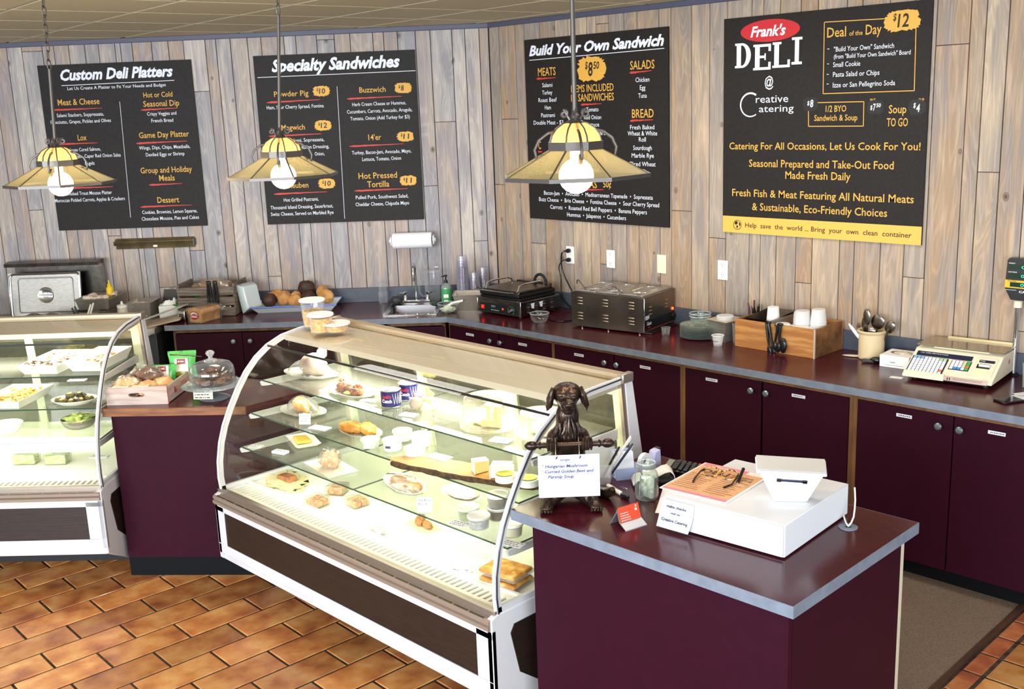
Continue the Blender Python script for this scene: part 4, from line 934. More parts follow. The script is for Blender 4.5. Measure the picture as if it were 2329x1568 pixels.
for x in (-cw+.002, cw-.022):
    for y in (-cd-.004,): obj('corner_iron', MB().box(x, y, ch-.028, x+.02, y+.004, ch-.008).box(x, y, .004, x+.02, y+.004, .02), dark_steel, t)
one('bagged_bread', MB().blob((0, 0, 0), (.15, .085, .07), .4, 2.6, 20, 8), glass('bag_plastic', '#e6e2d8', 1.4, .12, body=.45, bodycol='#c9a987'), 'loaf in a clear bag bulging out of the grey crate', 'bread', WA(-2.02, -.235, H + .175), RA, smooth=True)
def tongs(label, loc, rz, h=.24, lean=0, group=None, spread_=.03):
    t = thing('serving_tongs', label, 'tongs', loc, rz, group, rx=lean)
    for s in (-1, 1):
        obj('arm', MB().tube([(s*.004, 0, h), (s*spread_*.5, 0, h*.62), (s*spread_*.55, -.002, .06)], [.011, .009, .006], 8), black_plastic, t, smooth=True)
        obj('tip', MB().blob((s*spread_*.55, -.002, .03), (.016, .008, .032), .05, 2, 12), black_plastic, t, smooth=True)
    obj('hinge', MB().cb(0, 0, h, .032, .02, .03), black_plastic, t, bevel=.006)
    return t
tongs('black tongs hooked on the front of the grey crate, left one', WA(-2.0, -.40, H + .005), RA, .235, group=None, spread_=.022)
tongs('black tongs hooked on the front of the grey crate, right one', WA(-1.955, -.40, H + .005), RA, .235, spread_=.022)
t = thing('bread_loaf', 'bagged brown bread loaf with a round red and white label', 'bread', WA(-2.02, -.565, H), RA - R(25))
prof = [(-.055, 0), (-.058, .05), (-.07, .075), (-.06, .098), (0, .106), (.06, .098), (.07, .075), (.058, .05), (.055, 0)]
obj('loaf', MB().prism(prof, -.06, .13, 'y'), crust, t, bevel=.012, seg=3)
obj('bag', MB().prism([(p*1.06, q*1.05) for p, q in prof], -.064, .14, 'y').lathe([(.05, 0), (.02, .04), (.045, .09), (.06, .10)], 14, mtx=Matrix.Translation((0, .14, .05)) @ Matrix.Rotation(R(-90), 4, 'X')), wrap, t, smooth=True)
mb = MB(); mb.flat = 1; mb.add([(.038*cos(2*pi*k/28), -.0655, .055 + .029*sin(2*pi*k/28)) for k in range(28)], [tuple(range(28))]); la_ = obj('round_label', mb, M('label_red', '#b5263a', .6), t)
mb = MB(); mb.flat = 1; mb.add([(.032*cos(pi*k/14), -.066, .056 + .022*sin(pi*k/14)) for k in range(15)], [tuple(range(15))]); mb.add([(-.03, -.066, .050), (.03, -.066, .050), (.026, -.066, .042), (-.026, -.066, .042)], [(0,1,2,3)]); obj('label_white', mb, paper, la_)
mb = MB(); mb.flat = 1; mb.add([(-.026, -.0664, .058), (-.014, -.0664, .066), (-.008, -.0664, .062), (.002, -.0664, .071), (.012, -.0664, .063), (.018, -.0664, .067), (.027, -.0664, .058)], [tuple(range(7))]); obj('mountain_print', mb, M('label_red'), la_)
t = thing('napkin_dispenser', 'small shiny steel box left of the bagged loaf', 'box', WA(-2.15, -.50, H), RA - R(20)); obj('box_body', MB().box(-.03, -.045, 0, .03, .05, .075), chrome, t, bevel=.004)
obj('front_slot', MB().box(-.018, -.047, .02, .018, -.0455, .055), dark_steel, t)
t = thing('baking_dish', 'white rectangular dish leaning against the crate end', 'dish', WA(-1.755, -.27, H + .002), RA + R(62), rx=R(-72+60))
enamel = M('dish_enamel', '#cfdde0', .2, coat=.4)
a, b, k = .105, .085, .8; vs = [(-b, -.0, 0), (b, 0, 0), (b, 0, 2*a), (-b, 0, 2*a), (-b*k, -.05, .03), (b*k, -.05, .03), (b*k, -.05, 2*a-.03), (-b*k, -.05, 2*a-.03)]
obj('dish_body', MB().add(vs, [(0,1,5,4),(1,2,6,5),(2,3,7,6),(3,0,4,7),(4,5,6,7)]), enamel, t, bevel=.008, seg=3).modifiers.new('solid', 'SOLIDIFY').thickness = .005
# enamel tray of rolls
t = thing('bread_tray', 'white tray with a blue rim heaped with bread rolls', 'tray', WA(-1.44, -.20, H), RA + R(3))
a, b, h = .30, .15, .045; k = .82
vs = [(-a, -b, h), (a, -b, h), (a, b, h), (-a, b, h), (-a*.86, -b*.72, 0), (a*.86, -b*.72, 0), (a*.86, b*.72, 0), (-a*.86, b*.72, 0)]
o = obj('tray_body', MB().add(vs, [(0,4,5,1),(1,5,6,2),(2,6,7,3),(3,7,4,0),(4,7,6,5)]), M('tray_enamel', '#dfe6ee', .2, coat=.4), t); o.modifiers.new('solid', 'SOLIDIFY').thickness = .004
obj('blue_rim', MB().tube([(v[0], v[1], v[2]) for v in vs[:4]], .006, 8, closed=True), M('rim_blue', '#5a79c9', .25), t, smooth=True)
rolls = [(-.20, .03, .072, .055, .05, .05, 'dark', 'dark round bread roll at the left end of the blue-rimmed tray'), (-.16, .09, .09, .075, .045, .045, 'light', 'golden roll behind the left dark roll on the tray'), (-.09, .02, .085, .06, .048, .052, 'light', 'golden rounded roll left of centre on the tray'), (-.02, .07, .08, .05, .04, .045, 'light', 'small pale roll at the middle of the tray'),
         (-.01, -.02, .07, .055, .042, .042, 'light', 'golden roll at the front middle of the tray'), (.06, .09, .145, .062, .05, .052, 'dark', 'dark bread roll on top of the heap'), (.08, .02, .08, .055, .05, .055, 'dark', 'dark bread roll below the top one beside the tall tub'), (.17, .09, .105, .09, .045, .045, 'light', 'long golden roll at the right end of the tray'), (.21, .03, .085, .065, .045, .05, 'light', 'pale long roll at the right front of the tray')]
for i, (x, y, z, a, b, c, kind, lab) in enumerate(rolls):
    p = Matrix.Translation(WA(-1.44, -.20, H)) @ Matrix.Rotation(RA + R(3), 4, 'Z') @ Vector((x, y, z - .006))
    one('bread_roll', MB().blob((0, 0, 0), (a, b, c), .18, 2, 18, i), crust if kind == 'light' else dark_crust, lab, 'bread roll', tuple(p), RA + i*.7, 'bread rolls on the blue-rimmed tray', smooth=True)
# sink
t = thing('hand_sink', 'small drop-in stainless hand sink set in the worktop', 'sink', WA(-.585, -.38, H), RA)
bw, bd = .16, .165
rimm = MB()
for (x0, y0, x1, y1) in ((-.185, -.205, .185, -bd), (-.185, bd, .185, .255), (-.185, -bd, -bw, bd), (bw, -bd, .185, bd)): rimm.box(x0, y0, -.001, x1, y1, .006)
obj('rim', rimm, chrome, t, bevel=.003)
bb = MB(); vs = [(-bw, -bd, .002), (bw, -bd, .002), (bw, bd, .002), (-bw, bd, .002), (-bw*.85, -bd*.85, -.13), (bw*.85, -bd*.85, -.13), (bw*.85, bd*.85, -.13), (-bw*.85, bd*.85, -.13)]
obj('basin', bb.add(vs, [(0,4,5,1),(1,5,6,2),(2,6,7,3),(3,7,4,0),(4,7,6,5)]), M('sink_steel', '#77757a', .35, 1), t, bevel=.02, seg=3, smooth=True)
fc = thing('faucet', 'chrome gooseneck faucet with two handles behind the sink', 'faucet', WA(-.585, -.165, H + .006), RA)
obj('base_plate', MB().box(-.10, -.025, 0, .10, .025, .028), chrome, fc, bevel=.006)
pts = [(0, 0, .028), (0, 0, .20)] + [(0, -.055 + .055*cos(pi*k/10), .235 + .055*sin(pi*k/10)) for k in range(0, 10)] + [(0, -.11, .225), (0, -.11, .205)]
obj('spout', MB().tube(pts, .0085, 10), chrome, fc, smooth=True)
obj('aerator', MB().lathe([(0, 0), (.012, 0), (.012, .03), (0, .03)], 14, c=(0, -.11, .18)), chrome, fc, smooth=True)
for s in (-1, 1): obj('tap_handle', MB().lathe([(.014, 0), (.012, .03), (.008, .035), (.014, .05), (.014, .06), (0, .064)], 12, c=(s*.08, 0, .026)).tube([(s*.08, 0, .075), (s*.12, -.02, .082)], .004, 6), chrome, fc, smooth=True)
one('scrubber', MB().blob((0, 0, .03), (.045, .035, .03), .3, 4, 14, 2), M('scrub_dark', '#3c3a3a', .5, .3), 'dark round scrubber left of the faucet', 'scrubber', WA(-.735, -.15, H), RA, smooth=True)
def cup_prof(r0, r1, h, th=.0015): return [(0, 0), (r0, 0), (r1, h), (r1+.002, h), (r1+.002, h-.004)]
def tumbler(label, loc, r0, r1, h, liquid=None, group=None, inv=False, name='plastic_cup', mat=None, cat='cup', n=24):
    t = thing(name, label, cat, loc, 0, group)
    pr = [(0, 0), (r0, 0), (r1, h)] if not inv else [(0, h), (r0, h), (r1, 0)]
    obj('cup_wall', MB().lathe(pr, n), mat or clear, t, smooth=True)
    obj('rim', MB().tube([(r1*cos(2*pi*k/n), r1*sin(2*pi*k/n), 0.001 if inv else h) for k in range(n)], .0015, 5, closed=True), mat or clear, t, smooth=True)
    if liquid:
        q = liquid[0]; rl = r0 + (r1-r0)*q; obj('contents', MB().lathe([(0, .002), (r0*.95, .002), (rl*.96, h*q), (0, h*q)], n), liquid[1], t, smooth=True)
    return t
tumbler('two nested clear plastic cups left of the sink, lower one taller', WA(-.835, -.10, H), .030, .037, .085, group=None)
tumbler('slim clear cup standing inside the squat cup left of the sink', WA(-.835, -.10, H + .055), .026, .031, .10)
t = thing('water_pitcher', 'tall clear plastic pitcher with lid and handle right of the faucet', 'pitcher', WA(-.475, -.09, H), RA)
obj('pitcher_wall', MB().lathe([(0, 0), (.052, 0), (.06, .20), (.062, .215)], 28), clear, t, smooth=True); obj('lid', MB().lathe([(.066, 0), (.066, .012), (.05, .02), (0, .022)], 28, c=(0, 0, .213)), clear, t, smooth=True)
obj('lid_tab', MB().tube([(.01, 0, .232), (.02, 0, .255), (.055, 0, .252), (.064, 0, .225)], .005, 8), clear, t, smooth=True)
obj('handle', MB().tube([(-.055, 0, .17), (-.085, 0, .172), (-.098, 0, .14), (-.095, 0, .07), (-.07, 0, .04), (-.052, 0, .045)], .007, 8), clear, t, smooth=True)
one('sponge', MB().blob((0, 0, .012), (.045, .03, .014), .25, 4, 12, 1), M('scour_green', '#25443a', .9), 'dark green scouring pad at the back rim of the sink', 'sponge', WA(-.43, -.26, H + .004), RA + .4, smooth=True)
t = thing('soap_bottle', 'clear green-labelled pump soap bottle beside the pitcher', 'soap bottle', WA(-.365, -.20, H), RA)
obj('bottle_body', MB().lathe([(0, 0), (.034, 0), (.037, .005), (.037, .12), (.03, .14), (.014, .148), (.014, .155), (0, .155)], 24), glass('soap_clear', '#dfe8e2', 1, 0, edge=.2, body=.25, bodycol='#d3ddd3'), t, smooth=True)
obj('green_label', MB().lathe([(.0378, .02), (.0378, .115)], 24), M('label_green', '#3f9a5b', .5), t, smooth=True)
obj('label_panel', MB().cb(0, -.0384, .065, .035, .001, .025).cb(0, -.0384, .03, .03, .001, .012), paper, t)
obj('pump', MB().lathe([(0, 0), (.014, 0), (.013, .02), (.005, .022), (.005, .045), (.012, .047), (.012, .058), (0, .06)], 14, c=(0, 0, .153)).tube([(0, 0, .206), (-.03, -.01, .20)], .004, 6), black_plastic, t, smooth=True)
def bowl(label, loc, r, h, foot=.45, mat=None, fill=None, group=None, name='glass_bowl', n=32, sx=1):
    t = thing(name, label, 'bowl', loc, 0, group)
    pr = [(0, .003), (r*foot, .0)] + [(r*foot + (r - r*foot)*sin(pi/2*k/7), h*(1-cos(pi/2*k/7))) for k in range(1, 8)]
    obj('bowl_wall', MB().lathe(pr, n, sx=sx), mat or cglass, t, smooth=True)
    obj('rim', MB().tube([(r*sx*cos(2*pi*k/n), r*sin(2*pi*k/n), h) for k in range(n)], .0028, 6, closed=True), mat or glass('rim_glass', '#dfeee8', 1.5, 0, edge=.5, body=.25), t, smooth=True)
    if fill: fill(t)
    return t
bl = bowl('clear glass bowl with white grated cheese in front of the steel pan', WA(-.325, -.50, H), .074, .062, fill=lambda t: setp(obj('grated_cheese', MB().blob((0, 0, .022), (.05, .05, .018), .6, 6, 18, 2), M('grated_white', '#ece6d2', .7, bump=.8, ns=90), t, smooth=True), kind=None))
q = WA(-.30, -.50, H + .062); one('scoop', MB().tube([(-.05, 0, -.03), (.0, 0, .0), (.075, .0, .012)], [.014, .008, .009], 10), white_plastic, 'white-handled scoop resting in the glass bowl of cheese', 'scoop', q, RA + .25, smooth=True)
pan('steel_pan', 'deep rounded stainless pan left of the panini press', -.185, -.36, H, .22, .20, .105)
def cup_stack(label, x, y, n, r0, r1, h, step, gr='stacks of clear plastic cups in the corner'):
    t = thing('cup_stack', label, 'cup stack', WA(x, y, H), RA, gr)
    first = None
    for k in range(n):
        if first is None:
            first = obj('plastic_cup', MB().lathe([(r1, 0), (r1+.002, .003), (r1, .006), (r0, h), (0, h)], 22), glass('cup_lilac', '#f3f2f8', 1.0, .05, edge=.30, body=.05, bodycol='#dcdaea'), t, smooth=True); o = first
        else: o = first.copy(); C.objects.link(o)
        o.location = (0, 0, k*step)
    return t
cup_stack('tallest stack of upturned clear plastic cups in the corner', -.245, -.20, 13, .036, .045, .11, .0195)
cup_stack('short stack of upturned clear plastic cups between two other stacks', -.165, -.17, 6, .033, .044, .11, .022)
cup_stack('medium stack of upturned clear plastic cups nearest the wall corner', -.105, -.10, 7, .033, .044, .11, .022)

# ---------------------------------------------------------------- back wall: outlets, cords
def outlet(label, x, plugs=False, blank=False):
    t = thing('wall_plate' if blank else 'wall_outlet', label, 'outlet' if not blank else 'wall plate', (x, -.001, 1.222), 0, 'wall plates above the worktop')
    obj('cover_plate', MB().box(-.035, -.006, 0, .035, 0, .117), ivory if blank else white_plastic, t, bevel=.002)
    for z in ((.028, .090) if not blank else ()):
        f_ = obj('socket_face', MB().box(-.0165, -.008, z - .014, .0165, -.006, z + .014), white_plastic, t, bevel=.002)
        obj('socket_slots', MB().box(-.008, -.0085, z - .002, -.006, -.008, z + .008).box(.006, -.0085, z - .002, .008, -.008, z + .008).cb(0, -.0082, z - .008, .004, .0008, .004), ink, f_)
    for z in ((.0125, .1045) if blank else (.0585,)): obj('screw', MB().lathe([(0, 0), (.003, 0), (0, .0015)], 8, mtx=Matrix.Translation((0, -.006, z)) @ mk), ivory, t)
outlet('white duplex outlet with two black plugs, above the panini press', .714)
outlet('white duplex outlet above the left end of the steel food warmer', 1.069)
outlet('blank ivory wall plate above the right end of the food warmer', 1.482, blank=True)
outlet('empty white duplex outlet nearest the largest menu board', 1.934)
def cord(name, label, pts, r=.004):
    # smooth a polyline (Catmull-Rom)
    P = [Vector(p) for p in pts]; P = [P[0]*2-P[1]] + P + [P[-1]*2-P[-2]]; out = []
    for i in range(1, len(P)-2):
        for k in range(6):
            t = k/6; a, b, c, d = P[i-1:i+3]
            out.append(.5*((2*b) + (-a+c)*t + (2*a-5*b+4*c-d)*t*t + (-a+3*b-3*c+d)*t**3))
    out.append(P[-2]); t = thing(name, label, 'power cord', pts[0])
    o = Vector(pts[0]); obj('cable', MB().tube([p - o for p in out], r, 8), black_plastic, t, smooth=True)
    obj('plug', MB().lathe([(0, 0), (.010, 0), (.015, .006), (.015, .022), (.008, .034), (0, .036)], 14, mtx=Matrix.Rotation(R(90), 4, 'X')), black_plastic, t, smooth=True)
    return t
cord('power_cord', 'thick black cord from the upper socket down to the food warmer', [(.716, -.012, 1.312), (.69, -.05, 1.305), (.672, -.05, 1.26), (.676, -.045, 1.18), (.72, -.045, 1.10), (.80, -.06, 1.02), (.95, -.10, .93), (1.02, -.16, .925), (1.06, -.2, .94)], .0055)
cord('power_cord', 'thin black cord looping from the lower socket behind the panini press', [(.716, -.012, 1.250), (.68, -.04, 1.245), (.645, -.045, 1.20), (.655, -.04, 1.12), (.66, -.04, 1.0), (.73, -.045, .935), (.84, -.08, .925), (.93, -.2, .919), (.99, -.32, .919), (.95, -.40, .919), (.86, -.38, .919), (.76, -.30, .922)], .004)

# ---------------------------------------------------------------- panini press
t = thing('panini_press', 'stainless panini press with black plates and dark green control panel', 'panini press', (.49, -.29, H))
w, d = .205, .19
ps = M('press_steel', '#8f8780', .28, 1, c2='#6f6862', ns=18, stretch=(1, 1, 5))
obj('base_body', MB().box(-w, -d, .012, w, d, .112), ps, t, bevel=.004)
obj('side_panel', MB().box(w - .002, -d + .01, .014, w + .004, d - .01, .11), ps, t, bevel=.003)
obj('corner_post', MB().box(w - .006, -d - .003, .012, w + .006, -d + .012, .115), chrome, t, bevel=.002); obj('corner_post', MB().box(-w - .004, -d - .003, .012, -w + .006, -d + .012, .115), chrome, t, bevel=.002)
cp = obj('control_panel', MB().box(-w + .03, -d - .004, .022, w - .025, -d - .0005, .078), M('panel_green_black', '#0f1d1b', .35), t, bevel=.001)
red_on = M('red_lamp_on', '#ff3020', .4, emit='#ff2a1a', es=3)
obj('rocker_switch', MB().box(-w + .045, -d - .010, .038, -w + .072, -d - .004, .064), M('switch_red', '#7c1714', .3, emit='#ff2010', es=.5), cp, bevel=.002)
obj('indicator_lamp', MB().cb(-w + .060, -d - .0105, .052, .007, .002, .012), red_on, cp)
obj('indicator_lamp', MB().lathe([(.006, 0), (.005, .003), (0, .004)], 12, mtx=Matrix.Translation((.045, -d - .004, .052)) @ mk), red_on, cp, smooth=True)
obj('badge_plate', MB().cb(-.045, -d - .005, .062, .038, .001, .013), M('badge_steel', '#c8ccd0', .3, .8), cp)
mb = MB(); scrawl(mb, -.060, .0585, .028, .006, -d - .0060); obj('badge_lettering', mb, ink, cp)
mb = MB(); put(mb, 'Panini Supremo', -.068, .034, .075, .008, y=-d - .0047, shear=.2); obj('panel_lettering', mb, M('panel_print', '#cfd6d6', .5), cp)
obj('dial', MB().lathe([(.017, 0), (.016, .012), (.013, .018), (0, .018)], 20, mtx=Matrix.Translation((.12, -d - .004, .05)) @ mk), chrome, cp, smooth=True)
mb = MB()
for k in range(9): a = R(-40 + k*32); mb.cb(.12 + .029*cos(a), -d - .0045, .05 + .027*sin(a), .004, .0008, .002, ry=-a)
obj('dial_marks', mb, M('panel_print'), cp)
for r_ in range(2):
    for c_ in range(4):
        for k in range(3): obj('side_louvre', MB().blob((w + .004, -d + .07 + c_*.075, .035 + r_*.035 + k*.011), (.004, .022, .0035), 0, 1, 10), chrome if k == 0 else ps, t, smooth=True)
for k, y in enumerate((-.10, -.02)): obj('price_tag', MB().prism([(y, .092), (y + .035, .094), (y + .028, .055), (y + .008, .060)], w + .0085, w + .0095, 'x'), M('tag_white', '#dfe4ef', .5), t)
obj('crumb_gutter', MB().box(-w + .012, -d - .014, .108, w - .01, -d + .01, .118), ps, t, bevel=.002)
obj('lower_plate', MB().box(-w + .02, -d + .012, .112, w - .02, d - .02, .130), M('cast_iron', '#161616', .5, .3), t, bevel=.004)
obj('upper_plate', MB().box(-w + .02, -d + .006, .133, w - .02, d - .02, .157), M('cast_iron'), t, bevel=.006)
obj('hood', MB().prism([(-d + .015, .157), (-d + .03, .174), (d - .05, .178), (d - .03, .157)], -w + .03, w - .03, 'x'), dark_steel, t, bevel=.005)
for s in (-1, 1):
    x = s*(w - .055)
    obj('lift_handle', MB().tube([(x, -d + .03, .165), (x, -d + .05, .205), (x, -d + .09, .215), (x, d - .14, .215), (x, d - .10, .20), (x, d - .09, .172)], .0065, 8), chrome, t, smooth=True)
obj('front_bar', MB().tube([(-w + .06, -d + .0, .165), (-w + .06, -d - .035, .17), (w - .06, -d - .035, .17), (w - .06, -d + .0, .165)], .006, 8), chrome, t, smooth=True)
obj('grip', MB().tube([(-w - .015, -d + .02, .172), (-w + .075, -d - .03, .172)], .0115, 10), black_plastic, t, smooth=True)
obj('rear_hinge', MB().box(-w + .05, d - .05, .118, w - .05, d - .02, .185), dark_steel, t, bevel=.003)
obj('armoured_hose', MB().tube([(.06 + .055*cos(pi*k/12), d - .035, .178 + .06*sin(pi*k/12)) for k in range(13)], .010, 10), black_matte, t, smooth=True)
for x in (-w + .03, w - .03):
    for y in (-d + .03, d - .03): obj('foot', MB().lathe([(0, 0), (.012, 0), (.012, .014), (0, .014)], 10, c=(x, y, 0)), black_matte, t)
bowl('small empty clear glass bowl on the worktop between press and food warmer', (.862, -.475, H), .062, .062, foot=.42)

# ---------------------------------------------------------------- food warmer
t = thing('food_warmer', 'large stainless countertop food warmer with slotted sides and three steel lids', 'food warmer', (1.355, -.235, H), R(7.5))
w, d, h = .262, .185, .222; ws = M('warmer_steel', '#8a8078', .3, 1, c2='#6c645d', ns=6, stretch=(1, 1, .5))
obj('body', MB().box(-w, -d, .010, w, d, h), ws, t, bevel=.003)
obj('top_flange', MB().box(-w - .002, -d - .002, h - .002, w + .002, d + .002, h + .006), ws, t, bevel=.002)
obj('corner_trim', MB().box(w - .004, -d - .003, .014, w + .004, -d + .006, h), chrome, t, bevel=.0015)
for c_ in range(3):
    for g_ in range(2):
        for k in range(3):
            x = -w + .065 + c_*.185 - (.0 if c_ else 0); z = .058 + g_*.095 + k*.019
            obj('louvre', MB().blob((x, -d - .001, z), (.024, .005, .0055), 0, 1, 12), M('louvre_highlight', '#b5a994', .3, 1), t, smooth=True)
for c_ in range(2):
    for k in range(3): obj('louvre', MB().blob((w + .001, -d + .075 + c_*.19, .115 + k*.022 + c_*.012), (.005, .02, .0055), 0, 1, 12), M('louvre_highlight'), t, smooth=True)
pn = obj('control_strip', MB().box(w + .001, -d + .01, .026, w + .0045, d - .004, .082), M('strip_black', '#0e0f14', .35), t)
obj('logo_oval', MB().lathe([(.0, .002), (.034, .002), (.034, 0)], 28, mtx=Matrix.Translation((w + .005, -d + .048, .062)) @ Matrix.Rotation(R(90), 4, 'Y'), sx=.9), M('strip_black'), pn, smooth=True)
def put_side(mb, txt, x, y, z, wd, h_, **k):
    m2 = MB(); put(m2, txt, 0, 0, wd, h_, y=0, **k); mb.flat = 1; mb.add([(x, y + v[0], z + v[2]) for v in m2.v], m2.f)
mb = MB(); put_side(mb, 'Classic', w + .0078, -d + .020, .056, .054, .020, shear=.15, bold=.01); obj('logo_lettering', mb, M('logo_white', '#eef0f2', .5), pn)
mb = MB(); put_side(mb, 'APW', w + .0078, -d + .030, .037, .028, .008, bold=.02, shear=.2); obj('maker_lettering', mb, M('logo_red', '#c23a33', .5), pn)
obj('red_line', MB().box(w + .0015, -d + .05, .0245, w + .0055, d - .004, .0265), M('logo_red'), pn)
obj('rating_sticker', MB().box(w + .001, -d + .012, .088, w + .0022, -d + .058, .112), M('sticker_grey', '#b9bcc6', .5), t)
obj('indicator_lamp', MB().lathe([(.0095, 0), (.008, .006), (0, .008)], 14, mtx=Matrix.Translation((w, d - .03, .105)) @ Matrix.Rotation(R(90), 4, 'Y')), M('amber_lamp_on', '#ff5a2a', .3, emit='#ff4a18', es=2.5), t, smooth=True)
obj('dial', MB().lathe([(.019, 0), (.018, .012), (.010, .014), (0, .014)], 18, mtx=Matrix.Translation((w + .004, d - .03, .060)) @ Matrix.Rotation(R(90), 4, 'Y')), black_plastic, t, smooth=True)
obj('drain_shelf', MB().box(w - .03, -d + .03, .003, w + .035, d - .03, .010), ws, t)
for x in (-w + .07, 0, w - .04): obj('foot', MB().lathe([(0, 0), (.007, 0), (.009, .018), (0, .018)], 10, c=(x, -d + .015, 0)), chrome, t, smooth=True)
for x in (-w + .07, w - .04): obj('foot', MB().lathe([(0, 0), (.007, 0), (.009, .018), (0, .018)], 10, c=(x, d - .03, 0)), chrome, t, smooth=True)
for k in range(3):
    x0 = -w + .015 + k*.167; x1 = x0 + .160; c_ = (x0 + x1)/2
    l_ = obj('pan_lid', MB().prism([(x0, h + .006), (x0 + .004, h + .012), (x0 + .02, h + .017), (x1 - .02, h + .017), (x1 - .004, h + .012), (x1, h + .006)], -d + .012, d - .012, 'y'), steel, t, bevel=.004, smooth=True)
    obj('lid_recess', MB().tube([(c_ + .05*cx_2, .01 + .10*sy_2, h + .0175) for cx_2, sy_2 in ((-1, -1), (0, -1.1), (1, -1), (1.1, 0), (1, 1), (0, 1.1), (-1, 1), (-1.1, 0))], .004, 6, closed=True), chrome, l_, smooth=True)
    obj('notch', MB().cb(x1 - .03, -d + .018, h + .0175, .028, .012, .002), black_plastic, l_)
def ladle(label, loc, rz, pts, tip=None):
    t = thing('ladle', label, 'ladle', loc, rz, 'ladles in the food warmer')
    obj('shaft', MB().tube(pts, .0042, 8), dark_steel, t, smooth=True)
    p = Vector(pts[-1]); obj('hook', MB().tube([p, p + Vector((-.012, 0, .004)), p + Vector((-.016, 0, -.02))], .0045, 8), chrome, t, smooth=True)
ladle('hooked ladle shaft sticking out of the left pan of the food warmer', (1.16, -.42, H + .238), R(7.5), [(.05, .0, 0), (.0, 0, .055)])
ladle('hooked ladle shaft sticking out of the right pan of the food warmer', (1.42, -.39, H + .238), R(7.5), [(.06, 0, 0), (.0, 0, .035)])
tumbler('small upturned clear cup beside the right foot of the food warmer', (1.735, -.30, H), .022, .027, .045)
# plates and bowls
for k in range(10):
    one('glass_plate', MB().lathe([(0, .0), (.062, .0), (.088, .006), (.113, .010), (.115, .012), (.113, .014), (.088, .0095), (.062, .004), (0, .004)], 36), glass('plate_glass', '#eef6f2', 1.1, .0, edge=.25, body=.07, bodycol='#cfe0d8'), ['bottom', 'second from bottom', 'third from bottom', 'fourth from bottom', 'fifth from bottom', 'sixth from bottom', 'fourth from top', 'third from top', 'second from top', 'topmost'][k] + ' clear glass plate in the stack right of the food warmer', 'plate', (1.935, -.24, H + k*.0075), 0, 'stacked clear glass plates', smooth=True)
for k, lab in enumerate(('lower small glass bowl on top of the plate stack', 'upper small glass bowl on top of the plate stack')):
    bowl(lab, (1.925, -.22, H + .080 + k*.016), .062, .045, foot=.6, group='glass bowls on the plate stack')
# steel insert, lids
pan('steel_insert', 'tall stainless insert with a lid ledge left of the wooden box', 2.085, -.19, H, .135, .16, .115, rz=R(-8), par_frame=False)
t = thing('pan_cover', 'flat pale cover resting on the tall steel insert', 'cover', (2.085, -.19, H + .119), R(-8)); obj('lid_sheet', MB().box(-.078, -.085, 0, .078, .085, .004), M('pale_lid', '#cdbfa6', .4, .4), t, bevel=.001); obj('lid_knob', MB().lathe([(.008, 0), (.006, .006), (.010, .012), (0, .015)], 12, c=(-.04, .04, .004)), chrome, t, smooth=True)
one('container_cover', MB().lathe([(0, 0), (.048, 0), (.050, .004), (.050, .020), (.046, .024), (0, .024)], 30), frost, 'upturned frosted round tub lid on the steel insert', 'lid', (2.095, -.215, H + .1235), 0, smooth=True)
t = tumbler('small frosted deli cup with cursive print in front of the steel insert', (2.135, -.345, H), .024, .034, .058, mat=frost)
mb = MB(); scrawl(mb, -.022, .026, .042, .006, 0); mb.v = [(.0325*sin(v[0]/.032), -.0325*cos(v[0]/.032), v[2]) for v in mb.v]; obj('cursive_print', mb, ink, t)
obj('rim_lip', MB().tube([(.0345*cos(2*pi*k/24), .0345*sin(2*pi*k/24), .058) for k in range(24)], .0025, 6, closed=True), white_plastic, t, smooth=True)
t = tumbler('tall clear container wedged between the steel insert and the wooden box', (2.195, -.23, H), .030, .036, .115)
cc_ = thing('cutlery_holder', 'steel holder behind the wooden box', 'cutlery holder', (2.235, -.085, H)); obj('holder_wall', MB().lathe([(0, .002), (.045, 0), (.05, .13), (.047, .13), (.043, .004)], 20), dark_steel, cc_, smooth=True)
rdc = random.Random(5)
for k in range(8):
    redh = k < 2; x, y = 2.235 + rdc.uniform(-.03, .03), -.085 + rdc.uniform(-.03, .02)
    if redh: x = 2.17 + .03*k
    t = thing('knife' if redh else 'fork', ['left knife with a dark red handle standing in the holder', 'right knife with a dark red handle, the taller one'][k] if redh else 'steel fork or spoon handle leaning in the holder behind the box', 'knife' if redh else 'cutlery', (x, y, H + .03), k*.8, None if redh else 'cutlery in the steel holder')
    lean = rdc.uniform(.1, .3)
    if redh: lean = .0
    obj('shaft', MB().tube([(0, 0, 0), (lean*.08, 0, .10)], .003, 6), chrome, t, smooth=True)
    obj('handle', MB().tube([(lean*.08, 0, .10), (lean*.16, 0, .135), (lean*.2 + (-.012 if k == 0 else 0), 0, .165 + (.03 if k == 1 else .01 if redh else 0))], [.004, .006, .005], 8), M('handle_red', '#5b1a16', .4) if redh else dark_steel, t, smooth=True)
